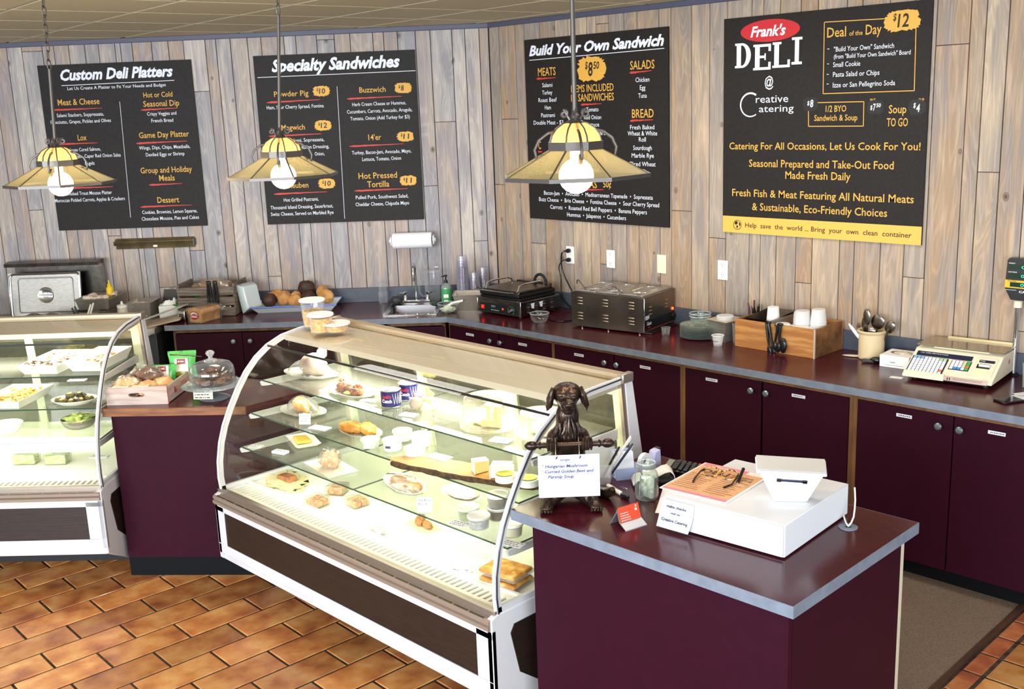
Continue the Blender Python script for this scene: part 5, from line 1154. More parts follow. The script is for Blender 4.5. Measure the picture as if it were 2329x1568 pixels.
# wooden cup box
box_wood = M('cup_box_wood', '#9c6432', .55, c2='#c1894c', c3='#a86f3a', ns=5, nd=8, stretch=(1, 1, 9), bump=.2)
box_dark = M('cup_box_wood_stained', '#3f2614', .6, c2='#9c6a3c', ns=7, nd=8, stretch=(1, 1, 1.4), bump=.3)
t = thing('wooden_box', 'worn varnished wooden box full of cups between steel insert and utensil crock', 'box', (2.475, -.165, H), R(-1.5))
w, d, h = .252, .145, .158
obj('front_board', MB().box(-w, -d, 0, w, -d + .012, h), box_wood, t, bevel=.002)
obj('rear_board', MB().box(-w, d - .012, 0, w, d, h), box_wood, t, bevel=.002)
for x in (-w, w - .012): obj('end_board', MB().box(x, -d + .012, 0, x + .012, d - .012, h), box_dark, t, bevel=.002)
obj('corner_strip', MB().box(w - .006, -d - .0015, 0, w + .0015, -d + .006, h), M('worn_white_edge', '#b8ab98', .6), t)
obj('base_board', MB().box(-w + .012, -d + .012, .004, w - .012, d - .012, .012), box_wood, t)
obj('divider', MB().box(-.035, -d + .012, .012, -.03, d - .012, h + .012), steel, t)
BX = lambda x, y, z: tuple(Vector((2.475, -.165, H)) + Matrix.Rotation(R(-1.5), 3, 'Z') @ Vector((x, y, z)))
one('steel_tray', MB().add([(-.21, -.12, 0), (-.04, -.12, 0), (-.04, .12, .02), (-.21, .12, .02), (-.19, -.10, -.06), (-.06, -.10, -.06), (-.06, .10, -.05), (-.19, .10, -.05)], [(0,4,5,1),(1,5,6,2),(2,6,7,3),(3,7,4,0),(4,7,6,5)]), dark_steel, 'slanted dark steel tray inside the left half of the wooden box', 'tray', BX(0, .01, h + .005), R(-1.5), bevel=.004)
one('paper_cup', MB().lathe([(0, .082), (.030, .084), (.031, .080), (.037, .0), (.040, 0), (.040, .004)], 28), M('paper_cup_white', '#f3f1ed', .6), 'white upturned paper cup standing in the steel tray', 'cup', BX(-.085, -.02, h - .018), 0, smooth=True)
def cstack(label, x, y, n, r, z0, hh=.07):
    t = thing('tub_stack', label, 'tub stack', BX(x, y, z0), 0, 'frosted tub stacks in the wooden box'); first = None
    for k in range(n):
        o = obj('frosted_tub', MB().lathe([(r*1.16, 0), (r*1.18, .003), (r*1.12, .006), (r*.96, hh), (r*.9, hh + .004), (0, hh + .004)], 26), frost, t, smooth=True) if first is None else first.copy()
        if first is None: first = o
        else: C.objects.link(o)
        o.location = (0, 0, k*.012)
cstack('shortest stack of upturned frosted tubs at the middle of the wooden box', .045, .03, 4, .027, .095)
cstack('wide stack of upturned frosted tubs left of the tallest stack in the box', .10, -.02, 4, .040, .115)
cstack('tallest stack of upturned frosted tubs at the right end of the box', .185, .0, 5, .038, .118)
one('cup_cover', MB().lathe([(0, 0), (.04, 0), (.042, .004), (.035, .012), (0, .012)], 28), white_plastic, 'white round lid lying at the front of the wooden box', 'lid', BX(.03, -.10, h - .012), 0, smooth=True)
one('cup_lid_pile', MB().blob((0, 0, 0), (.10, .05, .02), .3, 5, 18, 4), M('paper_white', '#ece7de', .7), 'pale pile of lids under the frosted stacks', 'lids', BX(.12, -.06, h - .03), 0, smooth=True)
def boxtongs(label, x, lean, h_, ry):
    t = thing('serving_tongs', label, 'tongs', BX(x, -d - .010, h + .004), R(-1.5), None, ry=ry)
    obj('hinge', MB().cb(0, .004, .0, .028, .024, .016), black_plastic, t, bevel=.004)
    for s in (-1, 1):
        obj('arm', MB().tube([(s*.006, -.004, -.004), (s*.010, -.008, -h_*.45), (s*.012, -.008, -h_*.72)], [.009, .0075, .005], 8), black_plastic, t, smooth=True)
        obj('spoon_tip', MB().blob((s*.012, -.010, -h_*.86), (.014, .008, .03), .04, 2, 14), black_plastic, t, smooth=True)
boxtongs('left pair of black tongs hooked over the front of the wooden box', -.03, 0, .175, R(-12))
boxtongs('right pair of black tongs hooked over the front of the wooden box', .045, 0, .145, R(6))
one('black_scoop', MB().blob((0, 0, 0), (.022, .012, .042), .1, 2, 14).tube([(-.012, .002, .03), (-.06, .004, .11)], .005, 8), black_plastic, 'black scoop slanting behind the tongs on the wooden box', 'scoop', BX(.072, -d - .016, .05), R(-1.5), smooth=True)
# crock
t = thing('utensil_crock', 'cream stoneware crock full of spoons right of the wooden box', 'crock', (2.945, -.125, H))
stone = M('cream_stoneware', '#d9c39b', .3, coat=.3, spec=.4)
obj('crock_wall', MB().lathe([(0, 0), (.060, 0), (.066, .006), (.066, .135), (.073, .142), (.075, .150), (.071, .154), (.062, .152), (.060, .01), (0, .01)], 36), stone, t, smooth=True)
def spoon(label, x, y, ang, dirn_, L_, bowl_r, mat=None, name='spoon', slot=False):
    t = thing(name, label, 'spoon', (2.945 + x, -.125 + y, H + .02), dirn_, 'spoons in the crock', ry=ang)
    obj('shaft', MB().tube([(0, 0, 0), (0, 0, L_)], .004, 6), mat or dark_steel, t, smooth=True)
    obj('bowl', MB().blob((0, 0, L_ + bowl_r[2]*.8), bowl_r, .03, 2, 16), mat or M('spoon_steel', '#77706a', .25, 1), t, smooth=True)
spoon('tallest dark spoon pointing straight up in the crock', -.025, .01, R(-3), 0, .16, (.022, .007, .045))
spoon('round-headed spoon leaning right out of the crock', .03, .01, R(22), 0, .14, (.028, .008, .036))
spoon('broad steel spatula spoon at the back of the crock', .0, .03, R(5), 0, .14, (.038, .006, .04))
spoon('small shiny ladle bowl at the front of the crock', .005, -.03, R(4), 0, .115, (.022, .010, .022), chrome)
spoon('narrow dark spoon at the back left of the crock', -.03, .02, R(-8), 0, .12, (.018, .007, .04))
t = thing('spatula', 'white-handled spatula leaning left out of the crock', 'spatula', (2.93, -.15, H + .06), 0, None, ry=R(-42)); obj('handle', MB().blob((0, 0, .10), (.010, .009, .06), 0, 1, 12), white_plastic, t, smooth=True); obj('shaft', MB().tube([(0, 0, 0), (0, 0, .05)], .004, 6), chrome, t)
one('wooden_paddle', MB().blob((0, 0, .006), (.06, .018, .005), 0, 1, 16), M('pale_paddle', '#d8c6a8', .5), 'pale paddle handle lying between wooden box and crock', 'paddle', (2.86, -.15, H), R(20), smooth=True)
t = thing('label_gun', 'black hand-held opener lying in front of the cream crock', 'tool', (3.0, -.215, H), R(18)); obj('body', MB().blob((.02, 0, .017), (.035, .018, .017), .15, 3, 14), black_plastic, t, smooth=True); obj('handle', MB().box(-.055, -.012, .003, .01, .012, .019), black_plastic, t, bevel=.004)
# glove carton
t = thing('tissue_box', 'white tissue-style glove box behind the left corner of the scale', 'box', (3.125, -.165, H), R(4))
obj('carton', MB().box(-.075, -.085, 0, .075, .07, .062), paper, t, bevel=.002)
mb = MB(); mb.flat = 1; mb.add([(.05*cos(2*pi*k/24), .035*sin(2*pi*k/24), .0626) for k in range(24)], [tuple(range(24))]); obj('opening', mb, M('opening_dark', '#6f5f4f', .8), t)
obj('glove_tuft', MB().blob((.015, -.005, .058), (.05, .03, .014), .5, 3, 16, 2), M('glove_film', '#cdbfa8', .4), t, smooth=True)
mb = MB(); put(mb, 'KeyPak', -.02, .026, .026, .006, y=-.0856, bold=.02); scrawl(mb, -.045, .012, .09, .003, -.0856); obj('carton_lettering', mb, ink, t)
one('paper_slip', MB().box(-.03, -.018, 0, .03, .018, .001), paper, 'small cream paper slip at the left foot of the scale', 'paper', (3.225, -.415, H + .0005), R(10))

# ---------------------------------------------------------------- weighing scale
t = thing('weighing_scale', 'cream price-computing scale with blue keypad and glass platform', 'scale', (3.445, -.20, H), R(5))
w = .205; cream = M('scale_cream', '#e6dcc0', .4); navy = M('keypad_navy', '#141f3a', .4)
prof = [(-.20, .022), (-.20, .034), (-.045, .118), (-.035, .126), (.17, .126), (.17, .022)]
obj('body', MB().prism(prof, -w, w, 'x'), cream, t, bevel=.004)
obj('base_pan', MB().box(-w + .03, -.17, .008, w - .03, .16, .024), black_matte, t)
obj('front_step', MB().prism([(-.215, .018), (-.215, .03), (-.19, .048), (-.19, .018)], -w, -.01, 'x'), cream, t, bevel=.003)
sl = math.atan2(.084, .155)   # slope of the keypad face
def face(mb_, x0, u0, x1, u1, h0, h1):
    m = Matrix.Translation((0, -.20, .034)) @ Matrix.Rotation(sl, 4, 'X'); return mb_.box(x0, u0, h0, x1, u1, h1, m)
obj('brand_strip', face(MB(), -w + .018, .134, .075, .166, .001, .003), navy, t)
FM = Matrix.Translation((0, -.20, .034)) @ Matrix.Rotation(sl, 4, 'X')
def ftext(name, txt, x, u, w_, h_, mat, par, hh=.0036):
    mb = MB(); put(mb, txt, x, u, w_, h_, y=hh, plane='xy'); mb.v = [tuple(FM @ Vector(v)) for v in mb.v]; return obj(name, mb, mat, par)
ftext('strip_lettering', 'CAS  LABEL PRINTING SCALE', -w + .035, .152, .13, .007, M('logo_white'), t)
k1 = obj('keypad', face(MB(), -w + .008, .010, -.028, .128, .001, .003), navy, t)
k2 = obj('number_pad', face(MB(), -.012, .060, .080, .128, .001, .003), navy, t)
keyw = M('key_white', '#eceff2', .5); keycol = {'b': M('key_blue', '#3f8fd6', .5), 'g': M('key_green', '#3fae4e', .5), 'o': M('key_orange', '#e8743a', .5), 'l': M('key_pale_green', '#a9d69b', .5), 'c': M('key_cream', '#d8cfb0', .5), 's': M('key_sky', '#86b4dc', .5)}
def keys(par, x0, u0, nx, ny, px, pu, kw, ku, col):
    src = {}
    for j in range(ny):
        for i in range(nx):
            c = col.get((i, j), 'w'); m = keyw if c == 'w' else keycol[c]
            if c not in src:
                src[c] = obj('key', MB().box(0, 0, 0, kw, ku, .0025), m, par); o = src[c]
            else: o = src[c].copy(); C.objects.link(o)
            o.matrix_local = FM @ Matrix.Translation((x0 + i*px, u0 + (ny-1-j)*pu, .003))
keys(k1, -w + .014, .016, 9, 7, .0178, .0158, .0145, .0125, {(0,0):'s',(1,0):'s',(2,0):'s',(7,0):'l',(8,0):'l',(8,5):'o'})
keys(k2, -.008, .064, 5, 4, .0175, .0158, .0145, .0125, {(4,0):'g',(4,1):'g',(4,2):'o',(4,3):'g',(3,0):'c',(3,1):'c',(3,2):'c',(1,3):'b',(2,3):'b'})
pr_ = obj('label_printer', face(MB(), .098, .030, .190, .168, .0005, .004), cream, t, bevel=.002)
obj('printer_slot', face(MB(), .108, .090, .168, .118, .0035, .005), black_plastic, pr_)
obj('paper_roll', MB().tube([tuple(FM @ Vector((.118, .108, .006))), tuple(FM @ Vector((.168, .108, .006)))], .008, 12), M('roll_grey', '#cfcfcf', .4, .3), pr_, smooth=True)
obj('label_paper', face(MB(), .112, .040, .166, .088, .0035, .0055), M('label_cream', '#efe3b4', .6), pr_)
obj('name_badge', face(MB(), .110, .132, .180, .150, .004, .0052), navy, pr_)
ftext('badge_lettering', 'CAS', .114, .137, .022, .008, M('logo_white'), pr_, .006)
obj('rating_plate', MB().cb(.085, -.2025, .032, .20, .003, .020, rx=R(-10)), M('rating_pinkish', '#a88f84', .4, .3), t)
mb = MB()
for k in range(3): scrawl(mb, .03, .036 - k*.006, .13, .003, -.2045, k)
obj('plate_print', mb, ink, t)
obj('switch_slots', MB().box(.004, -.206, .025, .008, -.203, .038).box(.014, -.206, .025, .018, -.203, .038), black_plastic, t)
obj('round_sticker', MB().lathe([(0, .001), (.013, .001), (.013, 0)], 20, mtx=Matrix.Translation((w, .06, .085)) @ Matrix.Rotation(R(90), 4, 'Y')), M('sticker_pink', '#c97f86', .5), t)
obj('platform_support', MB().box(-.13, -.0, .126, .13, .14, .140), cream, t)
obj('platform', MB().box(-w + .005, -.040, .140, w + .005, .165, .1455), M('platform_tinted', '#8c7c5f', .12, .4, coat=.5), t, bevel=.001)
obj('platform_backstop', MB().box(-w + .09, .155, .1455, w + .005, .163, .156), M('platform_edge', '#c9b88e', .2, .3), t)
for x in (-w + .04, w - .04):
    for y in (-.15, .13): obj('foot', MB().lathe([(0, 0), (.012, 0), (.012, .012), (0, .012)], 10, c=(x, y, 0)), black_matte, t)
t2 = thing('price_display', 'black customer display head on a chrome pole at the right frame edge', 'display', (3.635, -.035, H))
obj('pole', MB().tube([(0, 0, 0), (0, 0, .34)], .011, 14), chrome, t2, smooth=True); obj('base_flange', MB().lathe([(0, 0), (.03, 0), (.02, .012), (0, .012)], 16), black_plastic, t2, smooth=True)
obj('collar', MB().lathe([(0, 0), (.019, 0), (.019, .03), (.014, .034), (0, .034)], 10, c=(0, 0, .335)), ivory, t2)
hb = [(-.025, .375), (.05, .375), (.175, .410), (.18, .56), (.165, .575), (-.042, .575), (-.05, .565), (-.055, .43)]
hd_ = obj('display_head', MB().prism(hb, -.035, -.0, 'y'), M('display_black', '#15171b', .3), t2, bevel=.003)
seg_m = M('segment_green', '#2fd08a', .5, emit='#25c07a', es=.9)
for k, (z, s) in enumerate(((.540, 'WEIGHT'), (.498, 'UNIT PRICE'), (.455, 'TOTAL PRICE'))):
    if k == 2: obj('yellow_band', MB().box(-.0535, -.037, z - .022, .178, -.0345, z + .016), M('band_yellow', '#d8a818', .5), hd_)
    obj('window', MB().box(-.038 if k < 2 else -.03, -.0385, z - .016, .165, -.0345, z + .006), M('window_green', '#0b2a20', .2), hd_)
    mb = MB(); put(mb, s, -.042, z + .009, .04 if k else .03, .005, y=-.0375 if k < 2 else -.0388, bold=.01); obj('display_lettering', mb, M('logo_white') if k < 2 else ink, hd_)
    mb = MB(); put(mb, '0.00', .018, z - .012, .06, .014, y=-.0392); obj('digits', mb, seg_m, hd_)
mb = MB(); scrawl(mb, -.05, .422, .05, .003, -.0356); put(mb, 'CAS', .012, .412, .04, .010, y=-.0356, bold=.02); obj('display_lettering', mb, M('logo_white'), hd_)
t = thing('smartphone', 'black smartphone lying near the worktop edge at the right', 'phone', (3.79, -.50, H), R(-28)); obj('phone_body', MB().box(-.038, -.055, 0, .038, .055, .009), black_plastic, t, bevel=.004); obj('screen', MB().box(-.034, -.048, .009, .034, .048, .0096), M('screen_black', '#08090b', .08), t)
def sheet_curl(name, label, loc, rz, w, l, curl, mat, seg=8, cat='paper'):
    mb = MB(); vs = []; 
    for k in range(seg+1):
        y = -l/2 + l*k/seg; z = curl*((k/seg)**2); vs += [(-w/2, y, z), (w/2, y, z)]
    vs += [(v[0], v[1], v[2] + .0006) for v in vs]; n = 2*(seg+1); fs = []
    for k in range(seg): a = 2*k; fs += [(a, a+1, a+3, a+2), (n+a, n+a+2, n+a+3, n+a+1), (a, a+2, n+a+2, n+a), (a+1, n+a+1, n+a+3, a+3)]
    fs += [(0, n, n+1, 1), (n-2, n-1, 2*n-1, 2*n-2)]
    return one(name, mb.add(vs, fs), mat, label, cat, loc, rz, smooth=True)
sheet_curl('paper_sheet', 'curled white sheet rising at the right frame edge beside the phone', (3.86, -.36, H + .002), R(-120), .13, .16, .05, paper)
sheet_curl('paper_sheet', 'lower white sheet under the curled one at the right frame edge', (3.84, -.40, H + .0005), R(-100), .10, .14, .01, paper)
tumbler('clear tumbler of yellow-green drink right of the scale, cut by the frame edge', (3.775, -.215, H), .030, .034, .11, liquid=(.55, M('green_drink', '#8c9440', .3)))

# ---------------------------------------------------------------- things on the register counter
def RCm(x, y, z, X, Y): return Matrix.Translation((X, Y, HR)) @ Matrix.Rotation(RC, 4, 'Z')
bronze = M('dark_bronze', '#2c2422', .3, .7, c2='#4a3830', ns=16, nd=4, bump=.35, bs=45)
fur = M('dark_bronze_fur', '#2a2220', .3, .7, c2='#4c3a2f', ns=18, nd=4, stretch=(2.2, 2.2, .7), bump=1.0, bs=34)
_d = Vector((3.16,-2.719)) + Vector((-sin(RC), cos(RC))) * .095; DGX, DGY = _d
dog = thing('dog_statue', 'dark bronze dog statue sitting up and holding a bar with a soup sign', 'statue', (DGX, DGY, HR), RC)
def meta(els, name, mat, parent, res=.0055):
    md = bpy.data.metaballs.new('m'); md.resolution = res; md.render_resolution = res; md.threshold = .6
    o = bpy.data.objects.new('m', md); C.objects.link(o)
    for (c, r, rot) in els:
        e = md.elements.new(); e.type = 'ELLIPSOID'; e.co = c; k = 1.0
        m_ = max(r); e.radius = m_ * 1.55; e.size_x, e.size_y, e.size_z = [q / m_ for q in r]
        e.rotation = Matrix.Rotation(rot[1], 4, 'Y').to_quaternion() @ Matrix.Rotation(rot[0], 4, 'X').to_quaternion() if rot else Matrix.Identity(4).to_quaternion(); e.stiffness = 2.2
    dg = bpy.context.evaluated_depsgraph_get(); me = bpy.data.meshes.new_from_object(o.evaluated_get(dg)); me.name = name
    bpy.data.objects.remove(o); bpy.data.metaballs.remove(md)
    me.shade_smooth(); me.materials.clear(); me.materials.append(mat); n = bpy.data.objects.new(name, me); C.objects.link(n); n.parent = parent; return n
N0 = None
els = [((0, .035, .07), (.082, .060, .062), N0), ((0, .03, .13), (.070, .052, .07), N0), ((0, .02, .20), (.062, .048, .06), N0), ((0, .01, .245), (.056, .045, .045), N0), ((0, .012, .29), (.042, .038, .045), N0),
       ((0, .010, .33), (.042, .036, .036), N0), ((0, .012, .395), (.052, .046, .044), N0), ((0, .002, .412), (.044, .036, .026), N0),
       ((0, -.036, .376), (.030, .034, .026), N0), ((0, -.060, .374), (.025, .022, .021), N0), ((0, -.050, .352), (.022, .028, .011), N0), ((-.020, -.030, .406), (.018, .014, .012), N0), ((.020, -.030, .406), (.018, .014, .012), N0)]
for s in (-1, 1):
    els += [((s*.055, .0, .045), (.040, .065, .045), N0), ((s*.078, -.045, .022), (.026, .040, .020), N0), ((s*.086, -.078, .014), (.024, .024, .014), N0),
            ((s*.052, .0, .235), (.026, .030, .040), N0), ((s*.060, -.030, .225), (.020, .032, .022), N0), ((s*.060, -.058, .245), (.019, .024, .019), N0), ((s*.060, -.076, .250), (.018, .016, .018), N0)]
meta(els, 'body', fur, dog)
for s in (-1, 1):
    obj('ear', MB().blob((s*.058, -.002, .384), (.013, .025, .042), .3, 3, 20, 3 + s, ry=s*R(-14), rx=R(8)), fur, dog, smooth=True)
    obj('eye', MB().blob((s*.021, -.039, .398), (.0085, .006, .006), 0, 1, 12), bronze, dog, smooth=True)
    obj('eyelid', MB().tube([(s*.021 - .010, -.041, .399), (s*.021, -.045, .4055), (s*.021 + .010, -.040, .399)], .0024, 6), bronze, dog, smooth=True)
    for k in range(4):
        obj('front_toe', MB().tube([(s*.060 + (k-1.5)*.0085, -.078, .262), (s*.060 + (k-1.5)*.009, -.092, .252), (s*.060 + (k-1.5)*.0092, -.092, .236), (s*.060 + (k-1.5)*.009, -.086, .224)], [.0052, .0056, .0052, .003], 8), bronze, dog, smooth=True)
        obj('hind_toe', MB().blob((s*.086 + (k-1.5)*.0105, -.096, .0095), (.0062, .014, .0085), .1, 2, 12, k), bronze, dog, smooth=True)
obj('nose', MB().blob((0, -.082, .383), (.0145, .009, .0105), .1, 2, 14), bronze, dog, smooth=True)
obj('mouth', MB().tube([(-.023, -.056, .358), (-.013, -.076, .3585), (0, -.082, .364), (.013, -.076, .3585), (.023, -.056, .358)], .0022, 6), M('mouth_black', '#120d0b', .5), dog, smooth=True)
for k in range(8):
    a = (k - 3.5) * .0125; rd = random.Random(k)
    obj('chest_fur', MB().tube([(a*.6, -.026, .330 - abs(a)*.7), (a*.8 + rd.uniform(-.005, .005), -.030, .305), (a + rd.uniform(-.006, .006), -.033, .280), (a*1.1 + rd.uniform(-.006, .006), -.034, .257), (a*1.15, -.032, .235 - rd.uniform(0, .012))], [.002, .005, .0062, .0055, .0015], 8), fur, dog, smooth=True)
obj('tail', MB().tube([(.06, .06, .03), (.10, .055, .018), (.135, .03, .02), (.148, .0, .035), (.150, -.015, .052)], [.022, .021, .020, .017, .009], 12), fur, dog, smooth=True)
obj('bar', MB().tube([(-.115, -.078, .243), (.115, -.078, .243)], .0098, 14), bronze, dog, smooth=True)
for s in (-1, 1):
    m = Matrix.Translation((s*.098, -.078, .243)) @ Matrix.Rotation(s*R(90), 4, 'Y')
    obj('acorn_finial', MB().lathe([(0, 0), (.0125, 0), (.014, .004), (.011, .008), (.009, .012), (.0095, .015), (.013, .018), (.0155, .024), (.0165, .034), (.0135, .046), (.006, .054), (0, .057)], 18, mtx=m), bronze, dog, smooth=True)
sg = thing('soup_sign', 'white dry-erase soup sign hanging from the bar of the bronze dog', 'sign', tuple(dog.matrix_basis @ Vector((0, -.095, .215)) ) if 0 else tuple(Matrix.Translation((DGX, DGY, HR)) @ Matrix.Rotation(RC, 4, 'Z') @ Vector((-.006, -.112, .066))), RC, None)
obj('panel', MB().box(-.105, -.003, 0, .105, 0, .152), M('whiteboard', '#d9dbe6', .5), sg, bevel=.003)
obj('margin_line', MB().box(-.100, -.0034, .146, .100, -.0031, .1468).box(.098, -.0034, .006, .0987, -.0031, .146), M('margin_grey', '#b9bcc8', .6), sg)
for x in (-.043, .037):
    obj('ring', MB().tube([(x, -.002 + .0, .142), (x, .004, .155), (x, .012, .18), (x, .030, .203), (x, .045, .20), (x, .052, .185), (x, .044, .168), (x, .018, .150), (x, .002, .142)], .0014, 6), chrome, sg, smooth=True)
    obj('ring_hole', MB().cb(x + .002, -.0036, .143, .0045, .0008, .010, ry=R(25)), M('hole_violet', '#3b2a6a', .5), sg)
mb = MB()
put(mb, 'soups', -.030, .132, .034, .0075, y=-.0040, shear=.25, bold=.02); mb2 = mb
put(mb, '* Hungarian Mushroom', -.092, .108, .155, .0105, y=-.0040, shear=.2, bold=.02); put(mb, '* Curried Golden Beet and', -.094, .089, .178, .0105, y=-.0040, shear=.2, bold=.02); put(mb, 'Parsnip Soup', -.072, .070, .088, .0105, y=-.0040, shear=.2, bold=.02)
mb.box(-.036, -.0038, .1265, .014, -.0036, .1273)
setp(obj('handwriting', mb, blue_ink, sg), kind='stuff')
# business card stand
t = thing('card_holder', 'folded steel card stand holding an orange business card', 'card holder', (3.372, -2.672, HR), RC + R(32))
sm = M('satin_steel', '#b9bac0', .35, .8)
obj('stand', MB().prism([(-.045, 0), (-.0445, .003), (-.012, .020), (.002, .062), (.004, .061), (-.009, .019), (-.043, 0)], -.045, .045, 'x'), sm, t)
obj('rear_leg', MB().prism([(.0, .054), (.003, .056), (.042, 0), (.039, 0)], -.045, .045, 'x'), sm, t)
cd_ = obj('business_card', MB().prism([(-.0155, .020), (.000, .068), (.0012, .0676), (-.0143, .0196)], -.043, .043, 'x'), M('card_orange', '#d8421f', .5), t)
mb = MB()
for k in range(4): scrawl(mb, -.038, .004 + k*.008, .04 - k*.004, .0035, 0, k)
M2 = Matrix.Translation((0, -.0162, .020)) @ Matrix.Rotation(-math.atan2(.0155, .048), 4, 'X'); mb.v = [tuple(M2 @ Vector(v)) for v in mb.v]
cdt = obj('card_print', mb, paper, cd_)
mb = MB(); mb.flat = 1
for (x, z, r) in ((.028, .032, .006), (.030, .043, .0045)): mb.add([tuple(M2 @ Vector((x + r*cos(2*pi*k/8)*(1 if k % 2 else .6), -.0004, z + r*sin(2*pi*k/8)*(1 if k % 2 else .6)))) for k in range(8)], [tuple(range(8))])
obj('card_emblem', mb, paper, cd_)
t = thing('marker_pen', 'white and black marker lying behind the card stand', 'marker', (3.165, -2.478, HR + .009), R(-20)); mm = Matrix.Rotation(R(90), 4, 'Y')
obj('barrel', MB().lathe([(0, -.07), (.006, -.07), (.0085, -.055), (.0085, .035), (0, .035)], 14, mtx=mm), white_plastic, t, smooth=True); obj('cap', MB().lathe([(0, .035), (.0095, .035), (.009, .07), (.006, .076), (0, .076)], 14, mtx=mm), black_plastic, t, smooth=True)
mb = MB(); put(mb, 'EXPO', -.025, -.004, .04, .007, y=.0088, plane='xy'); obj('barrel_lettering', mb, ink, t)
t = one('paper_clip', MB().tube([(0, .004, 0), (0, -.012, 0), (.004, -.016, 0), (.008, -.012, 0), (.008, .014, 0), (.003, .018, 0), (-.002, .014, 0), (-.002, -.008, 0)], .0007, 5), chrome, 'silver paper clip lying between the marker and the money jar', 'paper clip', (3.15, -2.425, HR + .001), R(80))
# tip jar
t = thing('tip_jar', 'glass mason jar with folded banknotes inside', 'jar', (3.275, -2.448, HR))
jp = [(0, .003), (.034, .001), (.040, .008), (.042, .02), (.042, .085), (.038, .10), (.031, .112), (.030, .118), (.032, .120), (.032, .132), (.031, .135)]
obj('jar_wall', MB().lathe(jp, 32), glass('jar_glass', '#eef4ee', 1.3, 0, edge=.3, body=.03, bodycol='#c9d0cc'), t, smooth=True)
for z in (.120, .127): obj('thread', MB().tube([(.0325*cos(2*pi*k/28), .0325*sin(2*pi*k/28), z) for k in range(28)], .0016, 6, closed=True), glass('jar_glass'), t, smooth=True)
obj('lip', MB().tube([(.0315*cos(2*pi*k/28), .0315*sin(2*pi*k/28), .136) for k in range(28)], .0022, 6, closed=True), glass('rim_glass', '#dfeee8', 1.5, 0, edge=.5, body=.25), t, smooth=True)
bill = M('banknote', '#8a9282', .8, c2='#cdd0c4', ns=60)
for k, (x, y, a, hh, lab) in enumerate(((-.012, .004, .3, .075, 'left folded banknote in the mason jar'), (.012, -.006, -.4, .085, 'right folded banknote in the mason jar'), (.006, .014, 1.2, .065, 'banknote curled at the back of the mason jar'))):
    mb = MB(); n = 8; vs = []
    for i in range(n+1): q = i/n; vs += [(-.022 + .044*q, .008*sin(q*5 + k), 0), (-.02 + .04*q + .004, .006*sin(q*4 + k) + .003, hh)]
    mb.add(vs, [(2*i, 2*i+2, 2*i+3, 2*i+1) for i in range(n)]); mb.flat = 1
    p = Matrix.Rotation(a, 4, 'Z'); o = one('banknote', mb, bill, lab, 'banknote', (3.275 + x, -2.448 + y, HR + .008), RC + a, 'banknotes in the jar', smooth=True); o.modifiers.new('solid', 'SOLIDIFY').thickness = .0006
# clear caddy with pens, holders
t = thing('pen_caddy', 'slanted clear acrylic caddy behind the dog statue', 'pen caddy', (3.03, -2.43, HR), RC - R(12))
mb = MB(); vs = [(-.05, -.035, 0), (.05, -.035, 0), (.05, .045, 0), (-.05, .045, 0), (-.06, -.05, .085), (.06, -.05, .085), (.06, .06, .12), (-.06, .06, .12)]
obj('caddy_wall', mb.add(vs, [(0,3,2,1),(0,1,5,4),(1,2,6,5),(2,3,7,6),(3,0,4,7)]), frost, t)
for k, (x, y, lean, col, lab) in enumerate(((.02, .0, 28, black_plastic, 'black pen leaning right in the clear caddy'), (.045, .01, 34, M('pen_navy', '#1d2440', .35), 'navy pen leaning beside the black pen'), (.035, .03, 30, white_plastic, 'white pen rising highest from the clear caddy'))):
    p = Matrix.Translation((3.03, -2.43, HR)) @ Matrix.Rotation(RC - R(12), 4, 'Z') @ Vector((x, y, .02)); t = thing('pen', lab, 'pen', tuple(p), RC - R(12), None, ry=R(lean))
    obj('barrel', MB().lathe([(0, 0), (.003, .002), (.0045, .012), (.0045, .13 + .02*k), (.003, .135 + .02*k), (0, .137 + .02*k)], 10), col, t, smooth=True); obj('clip', MB().cb(.006, 0, .115 + .02*k, .002, .003, .035), chrome, t)
t = thing('leaflet_holder', 'pale blue acrylic holder with cards between pens and jar', 'card holder', (3.085, -2.335, HR), RC + R(10))
hm = M('holder_lilac', '#9fb0dc', .3)
obj('rear_panel', MB().prism([(.02, 0), (.05, .10), (.053, .10), (.024, 0)], -.04, .04, 'x'), hm, t); obj('front_lip', MB().prism([(-.02, 0), (-.018, .04), (-.014, .04), (-.016, 0)], -.04, .04, 'x'), hm, t); obj('holder_foot', MB().box(-.04, -.02, 0, .04, .024, .004), hm, t)
obj('card_stack', MB().prism([(-.008, .005), (.016, .095), (.034, .095), (.012, .005)], -.036, .036, 'x'), M('cards_white', '#e4e8f6', .6), t)
t = thing('tape_dispenser', 'lilac white tape dispenser behind the money jar', 'tape dispenser', (3.10, -2.235, HR), RC + R(35))
obj('body', MB().prism([(-.07, 0), (-.07, .02), (-.045, .05), (-.02, .02), (.02, .02), (.04, .075), (.065, .08), (.07, .0)], -.018, .018, 'y'), M('dispenser_lilac', '#b9b7e2', .4), t, bevel=.003)
obj('tape_roll', MB().lathe([(.015, -.009), (.030, -.009), (.030, .009), (.015, .009), (.015, -.009)], 24, mtx=Matrix.Translation((-.0, 0, .045)) @ Matrix.Rotation(R(90), 4, 'X')), M('tape_clear', '#dfe0ea', .3), t, smooth=True)
obj('cutter', MB().box(.062, -.012, .078, .072, .012, .084), dark_steel, t)
t = thing('receipt_roll', 'white paper receipt curling over the black card reader behind the jar', 'paper roll', (3.21, -2.315, HR), RC)
obj('printer_base', MB().box(-.05, -.045, 0, .06, .05, .035), black_plastic, t, bevel=.004)
mb = MB(); pts = [(-.085, .012), (-.07, .028), (-.04, .036), (.0, .040), (.03, .056), (.05, .060), (.066, .045), (.070, .02)]; vs = []
